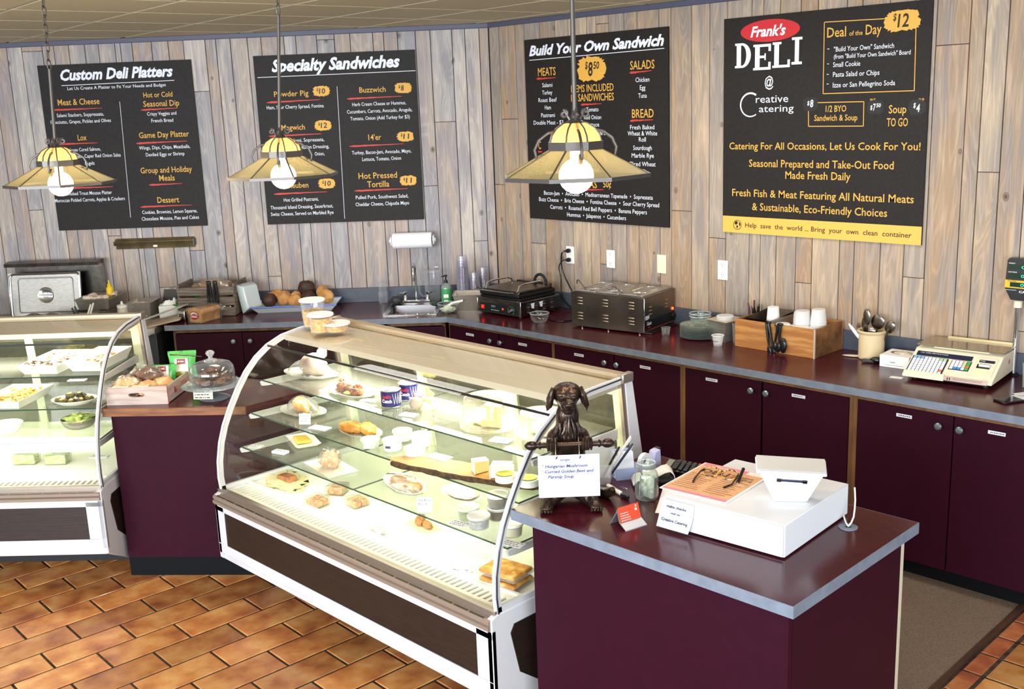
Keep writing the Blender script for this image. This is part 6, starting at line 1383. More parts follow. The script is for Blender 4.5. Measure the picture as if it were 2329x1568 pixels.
for x, z in pts: vs += [(x, -.04, z), (x, .045, z)]
o = obj('paper_strip', mb.add(vs, [(2*i, 2*i+1, 2*i+3, 2*i+2) for i in range(len(pts)-1)]), paper, t, smooth=True); o.modifiers.new('solid', 'SOLIDIFY').thickness = .001
t = thing('calculator', 'black desk calculator with a red key behind the menu sheets', 'calculator', (3.215, -2.145, HR), RC + R(68))
obj('body', MB().prism([(-.075, 0), (-.075, .012), (.07, .028), (.075, 0)], -.055, .055, 'x'), black_plastic, t, bevel=.003)
for j in range(5):
    for i in range(5): obj('key', MB().cb(-.042 + i*.0205, -.055 + j*.020, .020 + j*.0022, .0155, .0145, .006, rx=R(6)), M('key_red', '#d8392b', .4) if (i, j) in ((4, 0), (0, 0)) else M('key_grey', '#33363d', .4), t, bevel=.0015)
obj('display', MB().cb(0, .055, .029, .09, .022, .002, rx=R(6)), M('lcd', '#8c9488', .3), t)
sheet_curl('paper_sheet', 'white printed sheet under the deli menu, left of the cash drawer', (3.40, -2.40, HR + .001), R(30), .17, .22, .012, paper)

# ---------------------------------------------------------------- cash drawer and what lies on it
DR = R(3.4); DX, DY = 3.484,-2.618
dM = Matrix.Translation((DX, DY, HR)) @ Matrix.Rotation(DR, 4, 'Z')
def DP(x, y, z): return tuple(dM @ Vector((x, y, z)))
wh = M('drawer_white', '#dcdee4', .45)
t = thing('cash_drawer', 'large white cash drawer on the register counter', 'cash drawer', DP(.2135, .225, 0), DR)
obj('shell', MB().box(-.2135, -.215, .006, .2135, .226, .112), wh, t, bevel=.0025)
obj('drawer_front', MB().box(-.2115, -.225, .010, .2115, -.216, .108), wh, t, bevel=.002)
for x in (-.17, -.06, .06, .17): obj('foot', MB().lathe([(0, 0), (.006, 0), (.006, .008), (0, .008)], 10, c=(x, -.19, 0)).lathe([(0, 0), (.006, 0), (.006, .008), (0, .008)], 10, c=(x, .19, 0)), black_matte, t)
# handwritten card taped to the front corner
t = thing('note_card', 'handwritten white note card on the left of the cash drawer front', 'note', DP(.055, -.006, .0), DR)
mb = MB(); n = 8; vs = []
for i in range(n+1): q = i/n; z = .012 + .095*q; y = -.002 - .018*(1-q)**2; vs += [(-.062 - .010*(1-q), y, z), (.062 - .012*(1-q)**2, y - .0, z)]
o = obj('card', mb.add(vs, [(2*i, 2*i+1, 2*i+3, 2*i+2) for i in range(n)]), M('note_white', '#d4d7e2', .7), t, smooth=True); o.modifiers.new('solid', 'SOLIDIFY').thickness = .0006
mb = MB(); put(mb, 'make checks', -.04, .082, .075, .009, y=-.0062, shear=.15, bold=.02); put(mb, 'out to', -.022, .062, .036, .008, y=-.0095, shear=.15, bold=.02); put(mb, 'Creative Catering', -.055, .036, .100, .010, y=-.0145, shear=.15, bold=.02)
setp(obj('handwriting', mb, M('pencil_ink', '#2c3048', .8), t), kind='stuff')
# deli menu leaflet
_q = [Vector((v[0], v[1])) for v in ((3.443,-2.563), (3.663,-2.544), (3.638,-2.261), (3.415,-2.281))]; _c = (_q[0]+_q[1]+_q[2]+_q[3])/4; _a = _q[1]-_q[0]
t = thing('deli_menu', 'kraft-coloured printed deli menu lying on the cash drawer', 'menu', (_c.x, _c.y, HR + .1135), atan2(_a.y, _a.x)); print('menu size', _a.length, (_q[3]-_q[0]).length)
obj('menu_sheet', MB().box(-.125, -.15, -.0005, .125, .15, .0022), M('menu_white', '#f0e9ea', .6), t)
obj('kraft_print', MB().box(-.118, -.125, .0022, .118, .118, .0028), M('menu_kraft', '#d29a6a', .7, c2='#dcab7c', ns=40), t)
obj('pink_band', MB().box(-.118, -.146, .0022, .118, -.128, .0029).box(-.118, .118, .0022, .05, .146, .0029), M('menu_pink', '#e8808c', .6), t)
mb = MB(); put(mb, 'DELI', -.09, .060, .10, .032, y=.0032, plane='xy', bold=.03); put(mb, 'Creative', .02, .075, .08, .016, y=.0032, plane='xy'); put(mb, 'Catering', .025, .055, .08, .016, y=.0032, plane='xy')
obj('menu_title', mb, M('menu_ink', '#5a2c1c', .7), t)
mb = MB(); put(mb, "Frank's", -.07, .122, .06, .015, y=.0034, plane='xy', shear=.3, bold=.02); obj('menu_title', mb, paper, t)
mb = MB(); rl = random.Random(2)
for r_ in range(9):
    for c_ in range(2): x = -.108 + c_*.118; l = rl.uniform(.06, .1); mb.box(x, .03 - r_*.0165, .0028, x + l, .0325 - r_*.0165, .0031)
setp(obj('menu_text', mb, M('menu_ink'), t), kind='stuff')
# reading glasses
t = thing('reading_glasses', 'tortoiseshell reading glasses lying open on the deli menu', 'glasses', (3.529,-2.382, HR + .1170), DR + R(8))
tort = M('tortoiseshell', '#2a1a10', .2, c2='#c99a4a', ns=85, nd=1, lo=.48, hi=.56, coat=.5)
bm_ = M('temple_dark', '#241812', .25, coat=.4)
for s in (-1, 1):
    rim = [(s*(.034 + .026*cos(2*pi*k/24)*(1.0 if cos(2*pi*k/24)*1 < 0 else 1.02)), .002, .024 + .021*sin(2*pi*k/24) + (.003 if sin(2*pi*k/24) > 0 else 0)) for k in range(24)]
    # frame lies tilted back on its temples
    TM = Matrix.Rotation(R(-62), 4, 'X')
    obj('lens_rim', MB().tube([tuple(TM @ Vector(p)) for p in rim], .0026, 8, closed=True), tort, t, smooth=True)
    mb = MB(); mb.flat = 1; obj('lens', mb.add([tuple(TM @ Vector(p)) for p in rim], [tuple(range(24))]), glass('lens_glass', '#fbf6f0', 1.6), t)
    h0 = TM @ Vector((s*.062, .002, .034))
    obj('temple', MB().tube([tuple(h0), (s*.066, h0.y - .02, h0.z - .002), (s*.064 + (-.0 if s < 0 else .004), h0.y - .075, .004), (s*.055, h0.y - .110, .0025)], [.0028, .0028, .003, .0036], 8), bm_, t, smooth=True)
    obj('hinge', MB().cb(h0.x, h0.y, h0.z, .006, .005, .006), tort, t)
TMb = Matrix.Rotation(R(-62), 4, 'X'); obj('bridge', MB().tube([tuple(TMb @ Vector(p)) for p in ((-.010, .002, .032), (0, .002, .037), (.010, .002, .032))], .0028, 8), tort, t, smooth=True)
t = thing('pen', 'short black pen with steel clip standing on the menu behind the glasses', 'pen', (3.607,-2.382, HR + .116), DR, None, rx=R(-60), ry=R(-18)); obj('barrel', MB().tube([(0, 0, .004), (0, 0, .07)], .0055, 10), black_plastic, t, smooth=True); obj('tip', MB().lathe([(0, 0), (.003, .002), (.005, .012), (0, .012)], 10), chrome, t, smooth=True)
# tablet stand
t = thing('tablet_stand', 'white tapered tablet stand on the cash drawer, screen turned away', 'tablet stand', DP(.335, .215, .1125), RC + R(-8))
bs_ = [(-.052, -.030), (.052, -.030), (.052, .030), (-.052, .030)]; ts_ = [(-.100, -.052), (.100, -.040), (.105, .06), (-.105, .05)]
v = [(x, y, 0) for x, y in bs_] + [(ts_[0][0], ts_[0][1], .106), (ts_[1][0], ts_[1][1], .092), (ts_[2][0], ts_[2][1], .098), (ts_[3][0], ts_[3][1], .112)]
obj('housing', MB().add(v, [(0,3,2,1),(4,5,6,7),(0,1,5,4),(1,2,6,5),(2,3,7,6),(3,0,4,7)]), wh, t, bevel=.006, seg=3)
v2 = [(-.112, -.060, .106), (.108, -.046, .090), (.122, .075, .096), (-.105, .06, .114)]
obj('tablet', MB().add(v2 + [(a, b, c + .010) for a, b, c in v2], [(0,3,2,1),(4,5,6,7),(0,1,5,4),(1,2,6,5),(2,3,7,6),(3,0,4,7)]), wh, t, bevel=.004)
obj('reader_slot', MB().cb(.0, -.048, .078, .088, .006, .005, ry=R(4), rx=R(12)), M('slot_navy', '#1c1c3c', .3), t)
for x in (-.04, .04): obj('slot_end', MB().cb(x, -.0495, .078 - x*.07, .014, .006, .009, ry=R(4), rx=R(12)), black_plastic, t)
obj('clear_flap', MB().add([(a*.97, b*.95 + .002, c + .0125) for a, b, c in v2] + [(a*.97, b*.95 + .002, c + .0135) for a, b, c in v2], [(0,3,2,1),(4,5,6,7),(0,1,5,4),(1,2,6,5),(2,3,7,6),(3,0,4,7)]), frost, t)
g_ = thing('cable_grommet', 'grey round cable grommet beside the right side of the cash drawer', 'grommet', (3.935, -2.235, HR)); obj('ring', MB().lathe([(.010, 0), (.030, 0), (.031, .003), (.026, .005), (.011, .004), (.010, 0)], 28), M('grommet_grey', '#6f7a88', .4), g_, smooth=True); obj('hole', MB().lathe([(0, .001), (.011, .001)], 16), black_matte, g_)
cb2 = thing('white_cable', 'white cable running from the cash drawer down into the grommet', 'cable', (3.935, -2.235, HR + .004))
obj('cable', MB().tube([(0, 0, 0), (.004, .012, .010), (.0, .035, .022), (-.010, .06, .040), (-.022, .085, .060), (-.032, .10, .085), (-.036, .105, .095)], .0028, 8), white_plastic, cb2, smooth=True)
obj('cable', MB().tube([(0, 0, .001), (-.015, .012, .006), (-.03, .03, .012), (-.04, .045, .012)], .0028, 8), white_plastic, cb2, smooth=True)

# ---------------------------------------------------------------- food in the display cases
S1, S2_, S3, DK = 1.0400, .8920, .7380, .5305
porc = M('porcelain', '#f1efe6', .25, coat=.3)
def platter(name, label, x, y, z, rx, ry, rz=0, mat=None, cat='platter', h=.014, group=None):
    t = thing(name, label, cat, (x, y, z), rz, group)
    n = 36; pr = [(0, .0), (.62, .0), (.80, h*.45), (1.0, h), (1.0, h + .0025), (.79, h*.45 + .003), (.6, .003), (0, .003)]
    mb = MB().lathe(pr, n); mb.v = [(a*rx, b*ry, c) for a, b, c in mb.v]
    obj('dish', mb, mat or porc, t, smooth=True); return t
def meat(name, label, cat, x, y, z, r, col, rz=0, amp=.3, seed=1, group=None, fr=3, flat=.8):
    return one(name, MB().blob((0, 0, r[2]*flat), r, amp, fr, 22, seed, flat=flat), col, label, cat, (x, y, z), rz, group, smooth=True)
def film(label, x, y, z, r, rz=0, seed=3, amp=.16):
    return one('cling_film', MB().blob((0, 0, r[2]*.0), r, amp, 2.4, 26, seed, flat=0), wrap, label, 'cling film', (x, y, z), rz, None, smooth=True)
roast_m = M('roast_brown', '#8a4f2a', .5, c2='#c98c50', c3='#a8683a', ns=22, nd=5, bump=.5)
rind = M('ham_rind', '#7c6a62', .4, c2='#b09c8c', ns=14, nd=4, bump=.3)
chick = M('roasted_chicken', '#b06f26', .4, c2='#dfae58', c3='#c98c38', ns=16, nd=4, bump=.4)
pulled = M('pulled_meat', '#7a3b1e', .5, c2='#c9824a', ns=40, nd=5, bump=.8)
cheese_y = M('aged_cheese', '#cdb972', .5, c2='#d8c484', ns=10)
cheese_w = M('white_cheese', '#d8d6c8', .5, c2='#e2dfd2', ns=10)
tub_w = M('tub_white', '#f1efe9', .4)
greens = M('salad_green', '#6f8a3a', .5, c2='#b9c46a', ns=30, nd=4, bump=.6)
pasta = M('pasta_gold', '#e2b24c', .45, c2='#f2cf78', ns=40, bump=.4)
card_w = M('card_white', '#eeeef2', .7)
def card(label, x, y, z, w, d, rz=0, lines=2, th=.006, mat=None):
    t = thing('price_card', label, 'price card', (x, y, z), rz); obj('card', MB().box(-w/2, -d/2, 0, w/2, d/2, th), mat or card_w, t, bevel=.002)
    mb = MB(); r = random.Random(int(x*1000))
    for k in range(lines):
        cx = -w*.38
        while cx < w*.3: l = r.uniform(.006, .014); mb.box(cx, d*.22 - k*.014, th, cx + l, d*.22 - k*.014 + .0035, th + .0006); cx += l + .004
    setp(obj('card_writing', mb, blue_ink, t), kind='stuff'); return t
def standcard(label, x, y, z, w, h, rz, lines, tilt=-.25):
    t = thing('price_card', label, 'price card', (x, y, z), rz, rx=tilt); obj('card', MB().box(-w/2, -.001, 0, w/2, .001, h), M('card_bluish', '#dfe2ee', .6), t, bevel=.0008)
    for k, (s, sc) in enumerate(lines):
        mb = MB(); put(mb, s, -w*.4, h*.74 - k*h*.24, w*.8*sc, h*.13, y=-.0016, shear=.2); obj('card_lettering', mb, ink, t)
def tub(label, x, y, z, r, h, body=None, lid=True, fill=None, group=None, nested=.86, name='deli_tub'):
    t = thing(name, label, 'tub', (x, y, z), 0, group)
    obj('tub_wall', MB().lathe([(0, .001), (r*nested, 0), (r*.98, h)], 28), body or tub_w, t, smooth=True)
    if fill: obj('contents', MB().lathe([(0, .003), (r*nested*.96, .003), (r*.95, h*fill[0]), (r*.7, h*(fill[0]+.02)), (0, h*(fill[0]-.01))], 24), fill[1], t, smooth=True)
    if lid: obj('lid', MB().lathe([(r*1.02, -.006), (r*1.05, -.004), (r*1.05, .003), (r*.98, .0045), (r*.93, .001), (0, .001)], 28, c=(0, 0, h)), lid if lid is not True else frost, t, smooth=True)
    return t
# --- top shelf
x, y = 1.227,-2.462
platter('oval_platter', 'large oval platter at the left end of the top shelf', x, y, S1, .165, .085, R(12), glass('platter_glass', '#f2f4ee', 1.3, .0, edge=.5, body=.15))
meat('wrapped_ham', 'grey rinded ham end on the oval platter, under the thermometer', 'ham', x + .01, y + .01, S1 + .004, (.07, .055, .058), rind, R(30), .25, 4)
film('film stretched over the oval platter and ham', x, y, S1 + .004, (.13, .075, .075), R(12), 6)
t = thing('thermometer', 'small round dial thermometer hanging at the back of the case', 'thermometer', (1.194, -2.369, 1.13), R(35))
obj('dial_case', MB().lathe([(0, .004), (.026, .004), (.029, .0), (.026, -.006), (0, -.006)], 26, mtx=Matrix.Rotation(R(90), 4, 'X')), chrome, t, smooth=True)
obj('dial_face', MB().lathe([(0, .0045), (.024, .0045)], 26, mtx=Matrix.Rotation(R(90), 4, 'X')), paper, t); obj('needle', MB().cb(.002, -.006, .004, .002, .001, .022, ry=.5), ink, t)
obj('hook', MB().tube([(0, 0, .028), (.003, .0, .045), (0, 0, .06)], .0018, 6), chrome, t)
x, y = 1.645,-2.526
platter('meat_platter', 'long wrapped platter of dark shredded meat on the top shelf', x, y, S1, .165, .085, R(-8), cat='platter')
for k, (a, b) in enumerate(((-.075, .01), (-.03, -.02), (.02, .0), (.07, -.015))): meat('pulled_pork', ['leftmost dark chunk of shredded meat on the long platter', 'second chunk of shredded meat on the long platter', 'third chunk of shredded meat on the long platter', 'rightmost chunk of shredded meat beside the lime wedge'][k], 'meat', x + a, y + b, S1 + .004, (.034, .028, .024), pulled, k, .6, k + 2, 'shredded meat chunks on the platter', 5)
meat('lime_wedge', 'pale green lime wedge in front of the shredded meat', 'lime', x + .035, y - .05, S1 + .006, (.018, .010, .010), M('lime_green', '#b9c47a', .5), .3, .05, 2)
film('film stretched over the platter of shredded meat', x, y, S1 + .004, (.15, .078, .045), R(-8), 9)
canm = M('can_navy', '#232868', .3, .3)
for (u_, lab) in ((0, 'front navy blue food can with white lettering on the top shelf'), (1, 'rear navy blue food can on the top shelf')):
    x, y = (1.951,-2.541) if u_ == 0 else (1.925,-2.421)
    t = thing('food_can', lab, 'can', (x, y, S1), 0, 'navy cans on the top shelf')
    r, h = .044, .070
    obj('can_body', MB().lathe([(0, 0), (r, 0), (r, h), (0, h)], 30), canm, t, smooth=True)
    for z in (0, h): obj('can_rim', MB().tube([(r*cos(2*pi*k/30), r*sin(2*pi*k/30), z) for k in range(30)], .002, 6, closed=True), chrome, t, smooth=True)
    obj('can_top', MB().lathe([(0, h - .002), (r*.95, h + .0004)], 30), M('can_top_grey', '#cfcfcf', .3, .6), t)
    for txt, z, hh, c_, ww in (("Jack's", .040, .013, M('can_red', '#d4242c', .5), .040), ('Catch', .020, .014, paper, .046)):
        mb = MB(); put(mb, txt, -ww/2 - .012, z, ww, hh, y=0, bold=.03); mb.v = [((r + .0006)*sin(v[0]/r + .75), -(r + .0006)*cos(v[0]/r + .75), v[2]) for v in mb.v]; obj('can_lettering', mb, c_, t)
    mb = MB()
    for k in range(5):
        a0 = 1.25 + k*.28
        for s in (-1, 1): mb.tube([((r + .0004)*sin(a0 + s*.16*q), -(r + .0004)*cos(a0 + s*.16*q), .012 + .046*q) for q in (0, .5, 1)], .0006, 4)
    obj('can_net_pattern', mb, paper, t)
    if u_ == 0: obj('can_sticker', MB().cb(.01, -.01, h + .0012, .04, .03, .001, rz=.4), paper, t)
x, y = 2.091,-2.513
t = thing('cured_sausage', 'cut sausage piece in printed clear packaging beside the cans', 'sausage', (x, y, S1), R(15))
obj('sausage_piece', MB().blob((.0, 0, .027), (.028, .034, .028), .2, 3, 18, 2), rind, t, smooth=True); obj('packaging', MB().blob((.02, .015, .026), (.062, .040, .032), .5, 3, 20, 5), wrap, t, smooth=True)
obj('paper_flap', MB().cb(.045, .03, .05, .035, .002, .06, ry=.5), M('kraft_label', '#d9b487', .6), t); obj('red_label', MB().cb(.0, .02, .056, .045, .02, .002, rx=.3), M('label_red'), t)
t = thing('yellow_sponge_cake', 'wrapped greenish yellow long loaf lying behind the cans', 'loaf', (1.709,-2.13, S1), R(-5)); obj('loaf', MB().blob((0, 0, .028), (.085, .035, .028), .2, 3, 20, 4), M('olive_loaf', '#a89a3f', .6, c2='#c2b45a', ns=30), t, smooth=True); obj('wrapper', MB().blob((0, 0, .03), (.10, .042, .034), .3, 3, 20, 8), wrap, t, smooth=True)
def dome(label, x, y, z, r, h, sticker_=False):
    t = thing('clear_dome', label, 'dome cover', (x, y, z), 0, 'clear plastic cheese domes')
    dg_ = glass('dome_plastic', '#fbfbf6', 1.3, .02, edge=.30, body=.03, bodycol='#f4f2e0')
    obj('dome_wall', MB().lathe([(r*1.08, 0), (r*1.09, .006), (r, .010), (r*.96, h*.84), (r*.9, h*.95), (r*.8, h), (0, h)], 40), dg_, t, smooth=True)
    obj('base_tray', MB().lathe([(0, .001), (r*1.1, .001), (r*1.12, .006)], 40), dg_, t, smooth=True)
    for q, rr_ in ((.008, r*1.09), (h*.94, r*.9)): obj('moulded_ring', MB().tube([(rr_*cos(2*pi*k/40), rr_*sin(2*pi*k/40), q) for k in range(40)], .0018, 5, closed=True), dg_, t, smooth=True)
    if sticker_: s_ = obj('dome_sticker', MB().cb(-.015, .0, h + .001, .045, .028, .0006, rz=.8), M('sticker_pinkish', '#efe6e2', .5), t); obj('sticker_mark', MB().cb(-.025, .005, h + .0018, .018, .010, .0006, rz=.8).cb(.0, .0, h + .0018, .010, .012, .0006, rz=.8), M('mark_maroon', '#4a1f2a', .6), s_)
    return t
x, y = 2.507,-2.482
dome('tall clear plastic dome with a small sticker over a cheese block', x, y, S1, .108, .125, True)
def wedge(label, x, y, z, rz, L_, w, h, m, rm, name='cheese_wedge', group=None):
    t = thing(name, label, 'cheese', (x, y, z), rz, group)
    obj('paste', MB().prism([(0, -w/2), (L_, -w/2*.25), (L_, w/2*.25), (0, w/2)], .002, h, 'z'), m, t, bevel=.004)
    obj('rind', MB().prism([(-.004, -w/2 - .002), (0, -w/2), (0, w/2), (-.004, w/2 + .002)], .001, h + .001, 'z').box(0, -w/2*.9, h, L_*.9, w/2*.9, h + .002), rm, t, bevel=.001)
    return t
wedge('tall pale yellow cheese block under the dome with the sticker', x + .035, y - .02, S1 + .004, R(115), .075, .085, .085, cheese_y, M('rind_tan', '#cdbb86', .6))
setp(obj('cheese_crumbs', MB().blob((0, 0, .006), (.035, .02, .008), .7, 6, 14, 2), cheese_y), 'cheese crumbs', 'crumbs'); bpy.data.objects['cheese_crumbs'].location = (x - .045, y - .01, S1 + .003); bpy.data.objects['cheese_crumbs']['label'] = 'small pile of cheese crumbs left of the block under the sticker dome'
x, y = 2.755,-2.43
dome('lower clear plastic dome behind the bronze dog over grey-rinded cheese', x, y, S1, .095, .095)
wedge('grey-rinded cheese wedge under the dome behind the dog', x - .02, y - .02, S1 + .004, R(100), .07, .06, .06, cheese_w, M('rind_grey', '#b9b6a2', .6))
wedge('white crumbly cheese wedge at the right under the second dome', x + .035, y - .03, S1 + .004, R(130), .07, .06, .055, cheese_w, M('rind_grey'))
for lab, (x, y), w_, d_, a, n in (('small white price card on the top shelf left of the cans', (1.583,-2.575), .07, .035, -.1, 1), ('white price card at the front of the top shelf before the cans', (2.137,-2.595), .075, .045, .3, 3), ('white price card between the dome and the shelf front', (2.686,-2.589), .085, .055, .3, 3), ('thick white price card left of the navy cans', (1.819,-2.565), .07, .04, .3, 2)):
    card(lab, x, y, S1 - .0002, w_, d_, a, n)
# --- middle shelf
x, y = 1.308,-2.576
platter('glass_platter', 'clear glass platter with a roasted chicken half on the middle shelf', x, y, S2_, .14, .085, R(5), glass('platter_glass'))
t = thing('roast_chicken', 'golden wrapped roasted chicken half on the glass platter', 'chicken', (x, y, S2_ + .004), R(-12))
obj('breast', MB().blob((-.02, 0, .034), (.055, .042, .036), .2, 3, 22, 3), chick, t, smooth=True); obj('drumstick', MB().tube([(.02, .0, .035), (.06, -.01, .028), (.09, -.02, .02)], [.026, .016, .007], 10), chick, t, smooth=True)
film('film around the roasted chicken half', x, y, S2_ + .004, (.115, .065, .075), R(-5), 12)
standcard('handwritten roasted chicken price card standing on the middle shelf', 1.475,-2.681, S2_, .055, .050, R(38), (('Roasted', 1), ('Chicken', .9), ('$ 6/lb', .7)))
card('white card lying right of the roasted chicken card', 1.583,-2.671, S2_ - .0002, .10, .05, .25, 1)
x, y = 1.792,-2.6
platter('scalloped_platter', 'scalloped clear platter with two golden chicken breasts', x, y, S2_, .14, .075, R(-5), glass('platter_glass'))
for k, (a, b, lab) in enumerate(((-.045, -.015, 'front golden chicken breast on the scalloped platter'), (.035, .015, 'rear golden chicken breast on the scalloped platter'))): meat('chicken_breast', lab, 'chicken', x + a, y + b, S2_ + .004, (.068, .035, .026), chick, .2 - .5*k, .25, 5 + k, 'golden chicken breasts')
speck = M('speckled_dip', '#d9dad6', .5, c2='#b9c0bd', ns=120)
for lab, (x, y), r, h, b in (('clear tub of speckled dip left of the white tubs', (1.975,-2.684), .040, .034, speck), ('front left white tub with a small dark label', (2.078,-2.646), .042, .042, tub_w), ('rear white tub behind the labelled one', (2.008,-2.535), .042, .040, tub_w), ('right white tub with red lettering on its rim', (2.128,-2.531), .044, .046, tub_w), ('front white tub standing at the tip of the wooden slab', (2.246,-2.661), .044, .046, tub_w)):
    tt = tub(lab, x, y, S2_, r, h, body=b, lid=M('lid_cream', '#f3eecf', .4), group='round tubs on the middle shelf')
    if 'small dark' in lab: obj('brand_patch', MB().cb(.018, -r*.93, h*.5, .022, .002, .010, rz=.45), M('patch_plum', '#4b3a5c', .5), tt)
    if 'red letter' in lab: mb = MB(); scrawl(mb, -.02, .0, .035, .010, h + .0055, 1, 'xy'); obj('lid_lettering', mb, M('label_red'), tt)
# live-edge board
p0 = Vector((2.199,-2.749)); p1 = Vector((2.889,-2.565)); ctr = (p0 + p1)/2; dd = p1 - p0; ang = atan2(dd.y, dd.x)
t = thing('wooden_slab', 'long live-edge wooden slab with dark bark along its front', 'serving board', (ctr.x, ctr.y, S2_), ang)
L_ = dd.length/2; rb = random.Random(8); out = []; n = 22
for k in range(n+1): q = k/n; out.append((-L_ + 2*L_*q, -.055*sin(pi*min(max(q, .0), 1))**.35 + rb.uniform(-.003, .003) - .01))
for k in range(n+1): q = 1 - k/n; out.append((-L_ + 2*L_*q, .085*sin(pi*min(max(q, .0), 1))**.35 + rb.uniform(-.003, .003) - .01))
out = [o_ for i, o_ in enumerate(out) if i not in (0,)]
obj('slab', MB().prism(out, .001, .020, 'z'), M('slab_wood', '#c98f4a', .4, c2='#dda968', ns=5, nd=7, stretch=(1, 9, 1), coat=.3), t, bevel=.003)
bk = MB(); bp = [(a, b - .001, .010 + rb.uniform(-.002, .002)) for a, b in out[:n]]
obj('bark_edge', bk.tube(bp, [.0115 + rb.uniform(-.002, .002) for _ in bp], 8), M('bark', '#2c1d12', .85, c2='#5a3d22', ns=60, bump=1), t)
card('blank white card lying on the wooden slab', 2.363,-2.63, S2_ + .020, .10, .055, .1, 0)
wedge('upright brie wedge with creamy cut face, left on the wooden slab', 2.606,-2.665, S2_ + .021, R(60), .06, .055, .050, cheese_y, cheese_w, group='brie wedges on the slab')
wedge('larger white brie wedge right of the upright one', 2.686,-2.643, S2_ + .021, R(35), .085, .075, .048, cheese_w, cheese_w, group='brie wedges on the slab')
for lab, (x, y), col in (('round wrapped cheese with yellow label at the right of the slab', (2.76,-2.646), '#c9c23a'), ('round boxed cheese with olive label nearest the dog sign', (2.86,-2.623), '#a8a83a')):
    tt = tub(lab, x, y, S2_ + .021, .040, .024, body=tub_w, lid=tub_w, nested=.98, name='round_cheese'); obj('round_label', MB().lathe([(0, 0), (.032, 0), (.032, -.001)], 26, c=(0, 0, .030)), M('label_' + ('yellow' if col == '#c9c23a' else 'olive'), col, .5), tt)
# --- lower shelf
card('small cream card at the left end of the lower shelf', 1.153,-2.758, S3 - .0002, .065, .045, .5, 3, th=.002)
card('thick cream price card at the front left of the lower shelf', 1.334,-2.736, S3 - .0002, .075, .04, .3, 2, th=.012)
x, y = 1.28,-2.572
t = thing('square_plate', 'square white plate with a yellow slab at the back of the lower shelf', 'plate', (x, y, S3), R(-20)); obj('plate_body', MB().add([(-.085, -.045, 0), (.085, -.045, 0), (.085, .045, 0), (-.085, .045, 0), (-.105, -.062, .014), (.105, -.062, .014), (.105, .062, .014), (-.105, .062, .014)], [(0,3,2,1),(0,1,5,4),(1,2,6,5),(2,3,7,6),(3,0,4,7)]), porc, t)
one('quiche_slab', MB().prism([(-.06, -.03), (.045, -.035), (.055, .03), (-.045, .032)], 0, .016, 'z'), M('golden_slab', '#dcae3c', .5, c2='#e9c355', ns=20), 'yellow slab lying on the square white plate', 'cake', (x - .012, y, S3 + .003), R(-20), bevel=.005)
x, y = 1.698,-2.708
t = thing('serving_tray', 'white rectangular tray under the wrapped round loaf', 'tray', (x, y, S3), R(-10)); obj('tray_body', MB().add([(-.12, -.06, 0), (.12, -.06, 0), (.12, .06, 0), (-.12, .06, 0), (-.135, -.072, .008), (.135, -.072, .008), (.135, .072, .008), (-.135, .072, .008)], [(0,3,2,1),(0,1,5,4),(1,2,6,5),(2,3,7,6),(3,0,4,7)]), porc, t)
t = thing('wrapped_loaf', 'film-wrapped round meatloaf with silvery creases on the white tray', 'meatloaf', (x + .0, y + .0, S3 + .002), R(20)); obj('loaf', MB().blob((0, 0, .038), (.045, .040, .040), .2, 3, 20, 6), M('loaf_pinkish', '#cf9a72', .5, c2='#e8c8a4', ns=20, bump=.4), t, smooth=True); obj('film_wrap', MB().blob((0, 0, .040), (.051, .046, .046), .5, 6, 26, 6), wrap, t, smooth=True)
x, y = 2.156,-2.657
platter('oval_dish', 'oval dish of grilled meat under tight film on the lower shelf', x, y, S3, .15, .07, R(-14), cat='dish', h=.024)
for k, (a, b) in enumerate(((-.05, .0), (.02, -.005), (.06, .01))): meat('grilled_chop', ['dark grilled chop at the left in the oval dish', 'middle grilled chop in the oval dish', 'right grilled chop in the oval dish'][k], 'meat', x + a, y + b - a*.2, S3 + .010, (.045, .03, .016), roast_m, .2*k, .3, 4 + k, 'grilled chops in the oval dish')
film('film with silver creases over the oval dish', x, y, S3 + .012, (.14, .065, .030), R(-14), 15, .3)
x, y = 2.418,-2.571
platter('white_platter', 'plain white platter of pale wrapped food left of the green tubs', x, y, S3, .12, .065, R(-10), h=.018); meat('turkey_breast', 'pale wrapped turkey breast on the plain white platter', 'turkey', x, y, S3 + .004, (.085, .045, .028), M('turkey_pale', '#ecdcc0', .5, c2='#f4ead6', ns=10), .1, .15, 3)
grn = M('dip_green', '#75862a', .5, c2='#a9b45a', ns=30); drk = M('dip_dark', '#4d4533', .5, c2='#6b5c42', ns=60)
for lab, (x, y), z, lid_, fl, g_ in (('clear tub of green dip at the back of the lower shelf', (2.604,-2.703), S3, frost, (.75, grn), 0), ('clear tub with writing on its lid in front of the green one', (2.699,-2.736), S3, frost, (.7, M('dip_grey', '#8c8d8a', .5, c2='#b5b5ae', ns=60)), 0),
    ('lower tub of dark dip in the stack by the glass frame', (2.693,-2.628), S3, frost, (.8, drk), 1), ('upper tub of dark dip in the stack by the glass frame', (2.693,-2.628), S3 + .052, tub_w, (.8, drk), 1), ('white-lidded tub at the right end of the lower shelf', (2.845,-2.705), S3, tub_w, (.8, M('dip_beige', '#cfc6a2', .5)), 0)):
    tub(lab, x, y, z, .043, .046, body=clear, lid=lid_, fill=fl, group='clear dip tubs on the lower shelf')
standcard('octagonal handwritten brats price card on the lower shelf', 2.426,-2.775, S3, .062, .060, R(40), (('Yak Brats', 1), ('$12 / lb', .7)))
card('cream price card lying before the dark dip tubs', 2.618,-2.764, S3 - .0002, .09, .045, .2, 3, th=.002)
card('cream price card lying at the right end of the lower shelf', 2.908,-2.765, S3 - .0002, .09, .045, .2, 3, th=.002)
